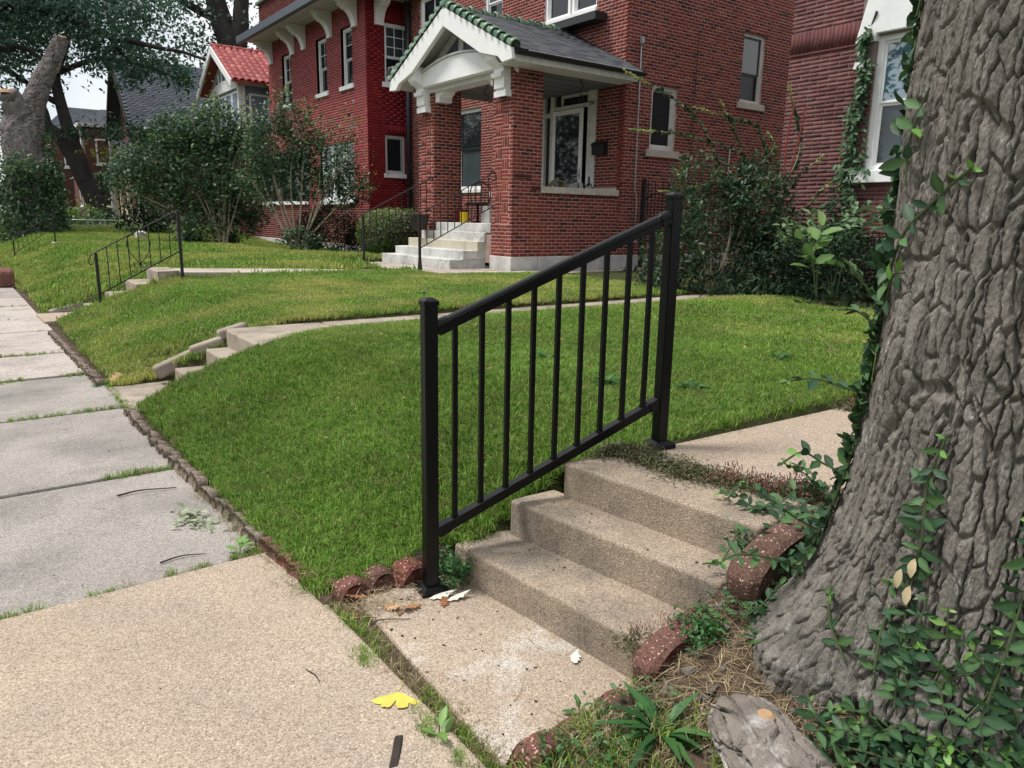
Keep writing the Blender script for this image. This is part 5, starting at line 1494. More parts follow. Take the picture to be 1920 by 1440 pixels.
# surface root in front
rp = smoothpath([(1.60, 1.06, .12), (1.525, .985, .175), (1.45, .86, .175), (1.40, .74, .165), (1.35, .6, .14), (1.3, .45, .06)], 30)
rr_ = np.interp(np.linspace(0, 1, len(rp)), [0, .12, .3, .6, 1], [.03, .05, .07, .09, .10])
V, Fc, n = [], [], 150
for i, p in enumerate(rp):
    d = unit(rp[min(i + 1, len(rp) - 1)] - rp[max(0, i - 1)])
    a = unit(np.cross(d, (0, 0, 1))); b = np.cross(a, d)
    for k in range(n):
        q = 2 * math.pi * k / n
        V.append((p, a * math.cos(q) + b * math.sin(q) * .62, rr_[i], q, i))
A0 = np.array([v[0] for v in V]); A1 = np.array([v[1] for v in V]); RR = np.array([v[2] for v in V]); Q = np.array([v[3] for v in V]); I = np.array([v[4] for v in V], float)
dd = RR + bark(Q * .13, I * .0026, 50) * 2.3 - .034
P = A0 + A1 * dd[:, None]
Fc = [(i * n + k, i * n + (k + 1) % n, (i + 1) * n + (k + 1) % n, (i + 1) * n + k) for i in range(len(rp) - 1) for k in range(n)]
me = quick_mesh('root', P, Fc, None, True)
me.materials.append(mat('weathered_root', (.20, .175, .155), .9, .35, 12, .9, 110, .15, stain=((.46, .44, .42), 8, .56, .68)))
put(bpy.data.objects.new('root', me), TREE)
kn = MB().lathe((1.50, .925, .243), [(.001, .012), (.016, .012), (.024, .006), (.026, -.02)], 12)
kn.build('knot', M_CUT, TREE)

# ------------------------------------------------------------------ wintercreeper: climbing the trunk, and over the ground
VN = thing('climbing_vine', 'dark green wintercreeper vine climbing the big trunk edge', 'vine', (2.05, 1.05, .4))
VT, VM, Vt = [], [], []
YT, YM, Yt = [], [], []
stm = MB()
def vine_leaves(path, up, step, s0, s1, tipy=True, out=None, droop=.35, rows=1):
    L = np.concatenate([[0], np.cumsum([np.linalg.norm(path[i + 1] - path[i]) for i in range(len(path) - 1)])])
    s = step
    pa = np.array(path)
    while s < L[-1]:
        p = np.array([np.interp(s, L, pa[:, k]) for k in range(3)])
        q = np.array([np.interp(min(s + .02, L[-1]), L, pa[:, k]) for k in range(3)])
        d = unit(q - p + 1e-6)
        u = unit(up(p) if callable(up) else np.array(up, float))
        sd = unit(np.cross(d, u))
        for sg in (-1, 1):
            f = sd * sg * random.uniform(.3, 1) + d * random.uniform(-.2, .7) + u * random.uniform(-.1, .6) + np.array([0, 0, -droop * random.random()])
            uu = u * .6 + unit(CAM - p) * .7 + RNG.normal(0, .45, 3)
            sc = random.uniform(s0, s1) * (1 if s < L[-1] * .85 else .7)
            m_ = frame_m(f[None], uu[None], np.array([sc]))[0]
            young = tipy and s > L[-1] - step * 1.6 and random.random() < .45
            (YT if young else VT).append(p); (YM if young else VM).append(m_ * (.8 if young else 1)); (Yt if young else Vt).append(random.random() ** 1.6)
        s += step * random.uniform(.7, 1.3)
def on_trunk(t, z, d=.012):
    r_ = trunk_r(R(t), z) + d
    return np.array([TCX + r_ * math.cos(R(t)), TCY + r_ * math.sin(R(t)), z])
nrm = lambda p: np.array([p[0] - TCX, p[1] - TCY, .02])
def climb(tz, rad_=.0025, step=.035, s0=.035, s1=.062, d=.012, **k):
    pts = smoothpath([on_trunk(t, z, d) for t, z in tz], 10)
    stm.tube(pts, rad_, 5)
    vine_leaves(pts, nrm, step, s0, s1, **k)
# main strands up the left edge
climb([(118, .45), (116, .8), (119, 1.1), (116, 1.4), (121, 1.7), (117, 2.0), (121, 2.3), (117, 2.62)], .0045, .022, .042, .07)
climb([(124, .42), (121, .75), (116, 1.0), (122, 1.3), (118, 1.55), (123, 1.8), (118, 2.1), (115, 2.6)], .0045, .024, .042, .068)
climb([(112, .5), (113, .9), (110, 1.3), (113, 1.65), (110, 2.0), (112, 2.5)], .004, .026, .04, .07)
# diagonal strand crossing the bark
climb([(121, 1.28), (132, 1.34), (143, 1.44), (152, 1.5), (161, 1.55), (168, 1.58)], .004, .05, .045, .065)
climb([(124, 1.22), (131, 1.27), (138, 1.33), (146, 1.34)], .003, .06, .04, .06)
climb([(140, 1.55), (139, 1.65), (142, 1.73), (145, 1.77)], .003, .06, .05, .07)
climb([(130, 1.95), (133, 2.1), (131, 2.25)], .003, .06, .05, .07)
# strand up the middle of the trunk
climb([(176, .30), (172, .45), (170, .6), (172, .72), (170, .85), (173, .97)], .0035, .026, .04, .065)
climb([(168, .32), (165, .42), (162, .5), (163, .58)], .004, .04, .045, .065)
climb([(196, .3), (200, .5), (203, .7), (202, .85)], .0035, .034, .045, .07)
climb([(210, .3), (214, .55), (212, .75), (214, .9)], .0035, .034, .045, .07)
climb([(158, .34), (150, .42), (146, .50)], .004, .045, .04, .06)
for i in range(15):
    t0 = random.uniform(172, 232); z0 = random.uniform(.28, .42)
    climb([(t0, z0), (t0 + random.uniform(-8, 8), z0 + .09), (t0 + random.uniform(-12, 12), z0 + random.uniform(.10, .24))], .0025, .034, .034, .06)
# strands leaving the left edge over the lawn
def free(pts, step=.045, s0=.045, s1=.065, r_=.0032, up=(0, 0, 1), **k):
    P = smoothpath(pts, 10)
    stm.tube(P, r_, 5)
    vine_leaves(P, up, step, s0, s1, **k)
E0 = lambda t, z, o: on_trunk(t, z, o)
free([on_trunk(117, .98), on_trunk(117, 1.0, .08), on_trunk(119, 1.02, .17), on_trunk(121, 1.0, .24)])
free([on_trunk(117, .74), on_trunk(118, .77, .08), on_trunk(120, .80, .15), on_trunk(122, .76, .22)])
free([on_trunk(118, .56), on_trunk(121, .60, .10), on_trunk(125, .66, .20), on_trunk(127, .70, .29), on_trunk(128, .66, .33)], .04)
free([on_trunk(122, .44), on_trunk(126, .48, .12), on_trunk(130, .50, .22), on_trunk(132, .47, .28)], .04)
free([on_trunk(118, 1.24), on_trunk(117, 1.30, .06), on_trunk(117, 1.36, .11)], .03, .04, .06)
free([on_trunk(118, 1.18), on_trunk(118, 1.22, .07), on_trunk(119, 1.22, .13)], .03, .04, .06)
# over the ground: foot of the tree, lower right corner, and the end of the steps
GP = thing('ground_vine', 'glossy wintercreeper leaves spreading over the ground at the tree foot', 'vine', (1.75, .5, .3))
stem2 = stm
stm = MB(); VT0, VM0, Vt0, YT0, YM0, Yt0 = VT, VM, Vt, YT, YM, Yt
VT, VM, Vt, YT, YM, Yt = [], [], [], [], [], []
def ground_run(x, y, a, n, dz=.05, step=.035, s0=.04, s1=.068):
    pts = []
    z = g0(x, y)
    for i in range(n):
        pts.append((x, y, g0(x, y) + dz * (.4 + .6 * random.random()) + .03 * (i == n - 1)))
        a += random.gauss(0, .45)
        x += .075 * math.cos(a); y += .075 * math.sin(a)
        r_ = math.hypot(x - TCX, y - TCY)
        if r_ < .47:
            x, y = TCX + (x - TCX) * .49 / r_, TCY + (y - TCY) * .49 / r_
    free(pts, step, s0, s1, .0028, droop=.2)
random.seed(21)
for i in range(150):
    a = random.uniform(-2.5, .2)
    x, y = random.uniform(1.55, 2.0), random.uniform(.05, .62)
    if x - 1.55 < (y - .38) * 1.4: x += .22
    ground_run(x, y, random.uniform(0, 6.28), random.randint(3, 6), .09, .035, .042, .072)
for i in range(16): ground_run(random.uniform(1.62, 1.80), random.uniform(.55, .78), random.uniform(2, 4.5), 4, .06)
for i in range(20): ground_run(random.uniform(1.78, 2.12), random.uniform(1.10, 1.30), random.uniform(0, 6.28), 3, .06, .028, .026, .045)
for i in range(12): ground_run(random.uniform(2.08, 2.5), random.uniform(1.2, 1.42), random.uniform(1.5, 4.5), 4, .10, .03, .035, .06)
stm.build('stem', M_GSTEM, GP)
pieces(GP, 'leaf', 'leaves', M_IVY, LEAFO, VT, VM, Vt, 300, True, 'ivyleaf')
pieces(GP, 'young_leaf', 'young_leaves', M_IVYN, LEAFO, YT, YM, Yt, 120, True, 'ivyleafn')
stem2.build('stem', M_GSTEM, VN)
pieces(VN, 'leaf', 'leaves', M_IVY, LEAFO, VT0, VM0, Vt0, 300, True, 'ivyleaf')
pieces(VN, 'young_leaf', 'young_leaves', M_IVYN, LEAFO, YT0, YM0, Yt0, 120, True, 'ivyleafn')
VT, VM, Vt, YT, YM, Yt = [], [], [], [], [], []
for (t, z) in ((171, .665), (168, .63), (172, .60)):
    p = on_trunk(t, z, .03)
    VT.append(p); VM.append(frame_m(np.array([[-.1, .1, -1.]]), nrm(p)[None], np.array([.055]))[0]); Vt.append(.5)
pieces(VN, 'withered_leaf', 'withered_leaves', M_STRAW, LEAFO, VT, VM, [.9, .8, .95], key='witherleaf')
random.seed(5)

# ------------------------------------------------------------------ shrubs
def shrub(name, label, cat, stems, m, my, size, per, base, yfrac=.06, stemm=M_STEM, r0=.03, spread=.12, tmpl=LEAFT, fill=None, start=.25, fillsize=1.0, nleaf=0, group=None, pair=False, key=None):
    t = thing(name, label, cat, base, group)
    mb = MB()
    T, M, tt, T2, M2 = [], [], [], [], []
    for si, s in enumerate(stems):
        P = smoothpath(s, 8)
        mb.tube(P, list(np.linspace(r0, r0 * .22, len(P))), 6)
        pa = np.array(P)
        L = np.concatenate([[0], np.cumsum(np.linalg.norm(np.diff(pa, axis=0), axis=1))])
        n = int(L[-1] * per)
        for i in range(n):
            q = start + (1 - start) * random.random() ** .8
            p = np.array([np.interp(q * L[-1], L, pa[:, k]) for k in range(3)])
            d = unit(np.array([np.interp(min(q + .03, 1) * L[-1], L, pa[:, k]) for k in range(3)]) - p + 1e-6)
            if not pair: p = p + RNG.normal(0, spread, 3)
            sd = unit(np.cross(d, (0, 0, 1)) + 1e-6)
            f = sd * random.choice((-1, 1)) * random.uniform(.5, 1) + d * random.uniform(0, .8) + RNG.normal(0, .25, 3)
            mm = frame_m(f[None], (np.array([0, 0, 1.]) + RNG.normal(0, .45, 3))[None], np.array([size * random.uniform(.6, 1.15)]))[0]
            yl = my and (q > .9 and random.random() < yfrac * 8 or random.random() < yfrac * .3)
            if yl: T2.append(p); M2.append(mm * .75)
            else: T.append(p); M.append(mm); tt.append(random.random() ** 1.5)
    if fill is not None:                        # (centre, radii, count) clouds of leaves
        for (c, rd_, n) in fill:
            u = RNG.normal(0, 1, (n, 3)); u /= np.linalg.norm(u, axis=1, keepdims=True)
            p = np.array(c) + u * np.array(rd_) * (RNG.uniform(.35, 1, n) ** .6)[:, None]
            cl_ = fbm(p[:, 0] * 2.2 + 9, p[:, 2] * 2.2 + p[:, 1] * 1.3, 3, 61)
            keep = cl_ > .40
            p = p[keep]
            T += list(p); M += list(rand_m(len(p), size * .6 * fillsize, size * 1.1 * fillsize)); tt += list(RNG.uniform(0, 1, len(p)) ** 1.5)
    mb.build('stem', stemm, t, smooth=True)
    if nleaf: pieces(t, 'leaf', 'leaves', m, tmpl, T, M, tt, nleaf, key=key or ('leaf' + name))
    else: merged('leaves', m, tmpl, T, M, tt, t)
    if T2: merged('young_leaves', my, tmpl, T2, M2, RNG.uniform(0, 1, len(T2)), t)
    return t
SHRUB_A = [
   [(6.54, 23.59, 0.46), (6.69, 23.76, 1.49), (6.59, 24.15, 2.59), (6.48, 24.49, 3.53), (6.45, 24.66, 4.08)] ,
   [(6.57, 23.57, 0.46), (6.89, 23.92, 2.59), (7.18, 24.01, 3.7), (7.52, 23.97, 4.5)] ,
   [(6.47, 23.65, 0.46), (6.63, 24.12, 2.59), (6.28, 24.63, 3.53), (5.87, 25.04, 3.91)] ,
   [(6.63, 23.52, 0.46), (7.14, 23.87, 3.07), (7.68, 23.67, 3.79)] ,
   [(6.62, 23.64, 0.85), (6.55, 24.3, 3.06), (6.66, 24.48, 4.01)] ,
   [(6.51, 23.63, 0.54), (6.0, 24.49, 2.26), (5.18, 25.31, 3.03), (4.55, 25.82, 3.17)] ,
   [(6.53, 23.66, 0.69), (5.96, 24.74, 3.05), (5.15, 25.56, 3.82)] ,
   [(6.6, 23.57, 0.54), (6.81, 24.11, 3.06), (6.97, 24.52, 4.96)] ,
   [(6.45, 23.68, 0.53), (5.52, 24.63, 1.46), (4.55, 25.52, 2.07)] ,
   [(6.66, 23.57, 0.7), (7.34, 23.59, 2.6), (7.61, 23.56, 3.24)] ,
   [(6.48, 23.68, 0.61), (6.3, 24.66, 3.68), (6.15, 25.03, 4.63)] ,
]
SHRUB_B = [
   [(7.57, 19.66, 0.54), (7.75, 19.68, 1.1), (8.23, 19.63, 2.23), (8.66, 19.51, 2.94), (9.03, 19.56, 4.14)] ,
   [(7.29, 19.9, 0.67), (6.98, 20.48, 1.92), (6.89, 20.74, 2.62), (6.87, 20.98, 3.46)] ,
   [(7.33, 19.87, 0.67), (7.16, 20.42, 2.21), (7.26, 20.66, 3.33), (7.67, 20.78, 4.88)] ,
   [(7.4, 19.8, 0.6), (7.51, 20.24, 2.5), (7.8, 20.3, 3.48)] ,
   [(7.52, 19.71, 0.61), (8.04, 19.73, 2.09), (8.16, 19.8, 2.65), (8.37, 19.99, 3.92)] ,
   [(7.47, 19.77, 0.67), (7.04, 20.7, 2.91), (6.86, 21.23, 4.3)] ,
   [(7.53, 19.72, 0.68), (8.49, 19.51, 2.52), (9.14, 19.19, 3.09)] ,
   [(7.47, 19.77, 0.67), (7.88, 20.16, 3.21), (8.07, 20.33, 4.33)] ,
   [(7.53, 19.72, 0.68), (8.66, 19.24, 1.96), (9.17, 18.97, 2.39)] ,
   [(7.35, 19.85, 0.67), (6.72, 20.74, 2.2), (6.47, 21.01, 2.47)] ,
]
SHRUB_R = [
   [(8.59, 6.85, 0.4), (8.96, 6.86, 1.45), (8.85, 7.27, 2.63), (8.55, 7.64, 3.14), (7.99, 8.17, 3.56)] ,
   [(8.65, 6.8, 0.4), (9.08, 6.77, 1.45), (9.25, 6.89, 2.34), (8.61, 7.46, 2.66), (7.95, 7.97, 2.74)] ,
   [(8.62, 6.82, 0.4), (9.13, 6.71, 1.37), (9.47, 6.67, 2.12), (9.42, 6.89, 2.79), (9.13, 7.14, 2.92), (8.72, 7.49, 3.07)] ,
   [(8.68, 6.78, 0.4), (9.04, 6.85, 1.6), (9.2, 6.95, 2.42), (9.05, 7.27, 3.16)] ,
   [(8.6, 6.86, 0.47), (8.69, 7.0, 1.22), (8.51, 7.3, 1.81), (8.19, 7.56, 1.89)] ,
   [(8.6, 6.86, 0.47), (8.57, 7.09, 1.21), (8.52, 7.31, 1.88), (8.41, 7.49, 2.21)] ,
   [(8.71, 6.76, 0.4), (9.32, 6.58, 1.38), (9.77, 6.43, 2.06), (10.15, 6.25, 2.44)] ,
   [(8.68, 6.78, 0.4), (9.28, 6.66, 1.6), (9.71, 6.49, 2.13), (9.9, 6.5, 2.65), (9.85, 6.74, 3.41)] ,
   [(8.72, 6.77, 0.47), (9.42, 6.46, 1.23), (10.19, 6.11, 2.07)] ,
   [(8.62, 6.82, 0.4), (8.36, 7.19, 0.99), (8.15, 7.42, 1.28)] ,
   [(8.65, 6.8, 0.4), (8.91, 6.78, 1.0), (9.21, 6.55, 1.01), (8.79, 6.74, 0.55)] ,
   [(8.66, 6.82, 0.47), (9.47, 6.53, 1.6), (9.22, 6.85, 2.12), (8.77, 7.27, 2.41)] ,
   [(8.71, 6.76, 0.4), (9.59, 6.29, 1.09), (9.96, 6.17, 1.62)] ,
   [(8.62, 6.82, 0.4), (8.53, 7.18, 1.44), (8.89, 7.12, 2.19)] ,
   [(8.66, 6.81, 0.44), (9.2, 6.82, 1.97), (9.57, 6.7, 2.5), (9.54, 6.78, 2.72)] ,
   [(8.65, 6.82, 0.44), (9.11, 6.75, 1.45), (9.36, 6.71, 1.97), (8.87, 7.08, 2.0), (8.47, 7.37, 1.95)] ,
]
LIGHT = [
   [(8.68, 5.04, 0.56), (8.72, 5.16, 1.08), (8.57, 5.35, 1.4), (8.3, 5.56, 1.43)] ,
   [(8.68, 5.04, 0.56), (8.87, 5.09, 1.28), (9.14, 5.02, 1.73)] ,
   [(8.71, 5.02, 0.56), (8.99, 5.03, 1.34), (9.45, 4.78, 1.71)] ,
   [(8.68, 5.04, 0.56), (8.65, 5.24, 1.21), (8.68, 5.29, 1.47)] ,
   [(8.68, 5.04, 0.56), (8.44, 5.4, 1.2), (8.24, 5.58, 1.33)] ,
]
POKE = [
   [(7.97, 4.82, 0.62), (8.0, 4.93, 1.1), (8.14, 4.92, 1.47)] ,
   [(7.97, 4.82, 0.62), (7.98, 4.96, 1.16), (7.9, 5.06, 1.31)] ,
   [(7.97, 4.82, 0.62), (8.03, 4.87, 0.98), (8.14, 4.81, 1.04)] ,
]
PINKV = [
   [(9.38, 6.35, 2.11), (9.47, 6.42, 2.62), (9.62, 6.45, 3.12)] ,
   [(9.44, 6.31, 2.11), (9.63, 6.33, 2.69), (9.73, 6.35, 3.06)] ,
]
shrub('tall_shrub', 'tallest leafy multi-stemmed shrub left of the red house, hiding the next house', 'shrub', SHRUB_A, M_L2, M_L2Y, .16, 110, (6.5, 23.6, .45), .10, spread=.30, r0=.035, start=.22,
      fill=[((6.42, 24.85, 2.6), (1.3, 1.0, 1.6), 4200), ((5.32, 25.75, 2.7), (1.05, .8, 1.05), 2200), ((7.62, 24.45, 2.3), (.85, .8, 1.5), 3000), ((6.92, 24.65, 4.0), (.9, .8, .9), 1700), ((5.9, 25.2, 3.9), (.9, .8, .7), 1300), ((6.42, 24.25, 1.0), (1.2, .7, .7), 2600), ((4.62, 26.25, 2.6), (.8, .6, .8), 1000), ((7.72, 24.35, 3.7), (.6, .6, .5), 500)])
shrub('tall_shrub', 'bare-stemmed crepe shrub spreading before the red house windows', 'shrub', SHRUB_B, M_L2, M_L2Y, .13, 120, (7.5, 19.7, .45), .08, spread=.20, r0=.032, start=.42,
      fill=[((7.32, 20.85, 3.2), (.8, .7, .95), 2000), ((8.42, 20.25, 3.0), (.8, .6, .8), 1800), ((7.82, 20.65, 4.0), (.6, .6, .5), 500), ((9.02, 19.65, 2.3), (.6, .5, .6), 900), ((6.82, 21.35, 2.6), (.6, .5, .8), 1000), ((8.02, 20.55, 2.3), (.9, .5, .5), 900)])
shrub('low_shrub', 'low dark leafy bush at the feet of the bare stems', 'bush', [[(7.6, 19.5, .4), (7.6, 19.4, .8)]], M_L2, None, .12, 10, (7.5, 19.5, .45), stemm=M_DSTEM, fill=[((7.35, 19.6, .75), (.55, .5, .45), 900), ((8.0, 19.4, .65), (.45, .5, .35), 500)])
shrub('yew_bush', 'very dark evergreen bush between bare shrub and clipped round bush', 'bush', [[(8.6, 19.8, .3), (8.6, 19.8, 1.2)]], M_YEW, None, .11, 20, (8.6, 19.8, .4), stemm=M_DSTEM, fill=[((8.5, 20.0, 1.0), (.95, .8, .85), 5200), ((9.3, 19.7, .75), (.6, .6, .5), 1700), ((7.9, 20.1, .9), (.6, .6, .7), 1700)], tmpl=LEAFN)
# clipped round bush
ub = RNG.normal(0, 1, (9000, 3)); ub /= np.linalg.norm(ub, axis=1, keepdims=True)
pb_ = np.sign(ub) * np.abs(ub) ** .75
pb_ /= np.linalg.norm(pb_, axis=1, keepdims=True) ** .6
CB = thing('clipped_bush', 'round clipped yellow-green bush behind the left stair rail', 'bush', (9.0, 17.3, .4))
Pp = np.array([9.05, 17.25, 1.06]) + pb_ * np.array([.95, .78, .60]) * RNG.uniform(.9, 1.03, (9000, 1)) + RNG.normal(0, .02, (9000, 3))
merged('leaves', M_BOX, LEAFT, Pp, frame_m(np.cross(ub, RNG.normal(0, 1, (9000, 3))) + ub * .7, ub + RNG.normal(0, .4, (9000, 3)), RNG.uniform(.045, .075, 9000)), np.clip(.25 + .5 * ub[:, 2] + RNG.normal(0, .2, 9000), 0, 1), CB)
core = MB().lathe((9.05, 17.25, .5), [(.3, 0), (.65, .25), (.72, .6), (.6, .95), (.3, 1.1)], 16)
core.build('core_twigs', M_DSTEM, CB)
tw = MB()
for i in range(40):
    a = random.uniform(0, 6.28); r_ = random.uniform(.2, .75)
    tw.tube([(9.05 + .25 * math.cos(a), 17.25 + .2 * math.sin(a), .35), (9.05 + r_ * math.cos(a), 17.25 + r_ * .8 * math.sin(a), random.uniform(.8, 1.1))], .009, 4)
tw.build('stem', M_STEM, CB)
# right: overgrown arching shrub, broad-leaved plants, yew hedge
shrub('arching_shrub', 'overgrown shrub with long arching shoots reaching across the side wall', 'shrub', SHRUB_R, M_L1, M_L1Y, .088, 105, (8.65, 6.8, .42), .55, r0=.014, start=.22, pair=True, stemm=M_STEM,
      fill=[((8.8, 7.0, 1.35), (.8, .6, .75), 3300), ((9.3, 6.7, 1.7), (.65, .5, .8), 2200), ((8.3, 7.3, 1.0), (.55, .5, .55), 1500), ((9.6, 6.4, 1.1), (.5, .5, .6), 1200), ((8.6, 7.2, 2.1), (.5, .4, .4), 500)], tmpl=LEAFO, nleaf=150, key='ovalleaf')
shrub('pale_shrub', 'pale green broadleaf shrub below the maroon house sill', 'shrub', LIGHT, M_LIGHT, None, .15, 45, (8.68, 5.04, .45), r0=.011, start=.45, pair=False, spread=.07, stemm=M_GSTEM, tmpl=LEAFO, nleaf=110, key='paleleaf')
shrub('broadleaf_plant', 'plant with several very large light green oval leaves before the hedge', 'plant', POKE, M_BROAD, None, .30, 9, (7.97, 4.82, .45), r0=.01, start=.35, pair=True, stemm=M_GSTEM, tmpl=LEAFO, nleaf=40, key='broadleaf')
shrub('yew_hedge', 'dark green low hedge along the foot of the maroon house', 'hedge', [[(9.2, 5.0, .3), (9.2, 5, 1.0)]], M_YEW, None, .085, 20, (9.2, 4.8, .42), stemm=M_DSTEM, tmpl=LEAFN,
      fill=[((9.1, 6.2, .85), (.85, .8, .5), 6000), ((9.1, 5.2, .9), (.85, .8, .55), 6500), ((9.3, 4.2, .95), (.8, .8, .6), 5000), ((9.3, 3.2, .9), (.8, .8, .55), 3000)])
lw = []
for (c, n) in (((8.35, 6.6), 260), ((8.2, 5.8), 220), ((8.35, 7.6), 150), ((8.25, 5.0), 200)):
    lw.append(np.stack([RNG.normal(c[0], .18, n), RNG.normal(c[1], .4, n), RNG.uniform(.46, .75, n)], 1))
lw = np.concatenate(lw)
tag(merged('undergrowth', M_YEW, LEAFN, lw, frame_m(RNG.normal(0, 1, (len(lw), 3)) + [0, 0, .8], RNG.normal(0, 1, (len(lw), 3)), RNG.uniform(.06, .16, len(lw))), RNG.uniform(0, 1, len(lw))), 'tangle of weeds and low leaves along the hedge foot')
RV = thing('dry_vine', 'bare reddish vine stems with one thin shoot in the house corner', 'vine', (9.4, 6.3, 2))
for p in PINKV: MB().tube(smoothpath(p, 6), .012, 5).build('stem', M_RVINE, RV)
# ivy on the maroon house beside the window
IV = thing('wall_ivy', 'dark green ivy column climbing beside the white window', 'ivy', (10.4, 6.0, .5))
n = 900
q = RNG.uniform(0, 1, n)
z_ = .6 + 3.5 * q ** 1.25
w_ = np.interp(z_, [.6, 1.3, 2.1, 2.6, 3.3, 3.8, 4.3], [.5, .36, .26, .16, .10, .07, .05])
y_ = 5.98 + RNG.normal(0, .5, n) * w_ - np.interp(z_, [.6, 3.8, 4.3], [0, 0, .15]) + .05 * np.sin(z_ * 5)
P_ = np.stack([np.full(n, XN - .05) - np.abs(RNG.normal(0, .04, n)), y_, z_], 1)
P_[z_ < 2.25, 0] -= .10
pieces(IV, 'leaf', 'leaves', M_IVY, LEAFO, P_, frame_m(np.stack([-.3 + RNG.normal(0, .2, n), RNG.normal(0, .8, n), -.6 + RNG.normal(0, .4, n)], 1), np.stack([-np.ones(n), RNG.normal(0, .4, n), .5 + RNG.normal(0, .3, n)], 1), RNG.uniform(.07, .13, n)), RNG.uniform(0, .7, n), 200, True, 'ivyleaf')
MB().tube(smoothpath([(XN - .03, 6.0, .5), (XN - .03, 6.03, 1.8), (XN - .02, 5.96, 3.0), (XN - .02, 5.98, 3.9), (XN - .08, 5.86, 4.3)], 8), .015, 5).build('stem', M_DSTEM, IV)

# ------------------------------------------------------------------ trees on the left
def crown(parent, m, spots, size, name='crown', flat=.6, thr=.44, sc=1.1):
    P = []
    for (c, rd_, n) in spots:
        u = RNG.normal(0, .55, (n, 3))
        p = np.array(c) + u * np.array(rd_)
        k = fbm(p[:, 0] * sc + p[:, 2] * .4, p[:, 2] * sc + p[:, 1] * .7, 3, 71)
        P.append(p[k > thr])
    P = np.concatenate(P)
    return merged(name, m, LEAFT, P, rand_m(len(P), size * .6, size * 1.2, flat), RNG.uniform(0, 1, len(P)) ** 1.4, parent)
def tree(label, base, limbs, spots, m, size, bm=M_BARKD, thr=.44, cat='tree', sc=1.1):
    t = thing('tree', label, cat, base)
    mb = MB()
    for (pts, a, b) in limbs: limb(mb, pts, a, b, 10)
    mb.build('trunk', bm, t, smooth=True)
    if spots: crown(t, m, spots, size, thr=thr, sc=sc)
    return t
LT = tree('dark leaning tree with forked trunk behind the wire fence', (6.67, 45.95, .5),
     [([(6.72, 45.9, .4), (6.67, 45.95, .84), (6.32, 46.6, 2.23), (5.94, 47.23, 3.49), (5.74, 47.57, 4.18), (5.2, 48.32, 5.43), (4.76, 48.8, 5.98), (4.67, 49.09, 6.82), (4.2, 49.5, 8.2)], .56, .2),
      ([(6.1, 46.9, 2.9), (5.95, 47.4, 4.18), (5.75, 47.95, 5.3), (5.5, 48.6, 7.12), (5.45, 49.05, 8.66), (5.96, 48.99, 9.93), (6.4, 49.04, 11.4)], .42, .16),
      ([(5.5, 48.6, 7.12), (4.87, 49.14, 7.52), (3.6, 50, 8.6), (2.2, 51, 9.2)], .2, .07),
      ([(5.45, 49, 8.7), (7.2, 47.4, 9.4), (9.0, 46, 9.2), (11.0, 44.5, 8.4)], .16, .05),
      ([(4.67, 49.09, 6.82), (3.0, 49.5, 7.4), (1.4, 50, 7.0)], .14, .05)],
     [((5.5, 48.5, 12.4), (4.5, 3, 2.4), 6500), ((2.6, 50, 11.2), (3.4, 3, 2.4), 7500), ((3.6, 49, 9.6), (2.2, 2, 1.2), 1800), ((8.5, 46.5, 11.6), (3, 2.4, 1.8), 1900), ((1.2, 50.5, 8.4), (1.8, 2, 1.6), 1500), ((8.8, 46, 9.4), (2.4, 1.6, .8), 900), ((5.6, 47.6, 5.6), (1.3, 1, .5), 220)], M_TREE, .33, thr=.42)
crown(LT, M_TREEY, [((7.6, 46.2, 4.6), (1.6, 1.2, .5), 260), ((9.0, 45, 3.6), (1.3, 1.2, .5), 160)], .26, 'yellow_leaves', thr=.35)
crown(LT, M_TREE, [((8.4, 45.6, 5.6), (1.8, 1.4, .7), 900), ((10.2, 44.8, 5.3), (1.4, 1.2, .6), 500)], .26, 'low_boughs', thr=.38)
# broken-topped dead trunk wrapped in ivy
DT = thing('dead_tree', 'grey dead tree trunk with sawn top and ivy round its foot', 'tree', (2.6, 33.9, .5))
pa = smoothpath([(2.45, 33.7, .3), (2.45, 34.0, 1.6), (2.52, 34.35, 3.3), (2.6, 34.6, 4.5), (2.8, 34.65, 5.3)], 30)
rr_ = np.interp(np.linspace(0, 1, len(pa)), [0, .25, .55, .7, .85, 1], [.80, .60, .66, .70, .60, .50])
def rough_limb(name, pa, rr_, m, par, n=96, amp=1., seed=0):
    V = []
    for i, p in enumerate(pa):
        d = unit(pa[min(i + 1, len(pa) - 1)] - pa[max(0, i - 1)])
        a = unit(np.cross(d, (1, .2, .1))); b = np.cross(d, a)
        q = np.arange(n) * 2 * math.pi / n
        kz = (bark(q * rr_[i] / 1.45, np.full(n, i * .0115), 70 + seed) - .03) * 3.4 / max(rr_[i], .2) * .5
        dz = kz + .16 * (fbm(np.cos(q) * 2 + 5 + seed, np.sin(q) * 2 + i / len(pa) * 7, 3, 91) - .5) * amp + .06 * (fbm(q * 9, np.full(n, i / len(pa) * 4.), 2, 92) - .5)
        V += list(p + ((rr_[i] * (1 + dz * 2))[:, None]) * (np.cos(q)[:, None] * a + np.sin(q)[:, None] * b))
    Fc = [(i * n + k, i * n + (k + 1) % n, (i + 1) * n + (k + 1) % n, (i + 1) * n + k) for i in range(len(pa) - 1) for k in range(n)]
    c = len(V); V += [pa[-1] + unit(pa[-1] - pa[-2]) * .05]
    Fc += [((len(pa) - 1) * n + k, (len(pa) - 1) * n + (k + 1) % n, c, c) for k in range(n)]
    mb = MB(); mb.add(V, [f if f[2] != f[3] else f[:3] for f in Fc])
    return mb.build(name, m, par, smooth=True)
rough_limb('trunk', pa, rr_, M_BARK2, DT)
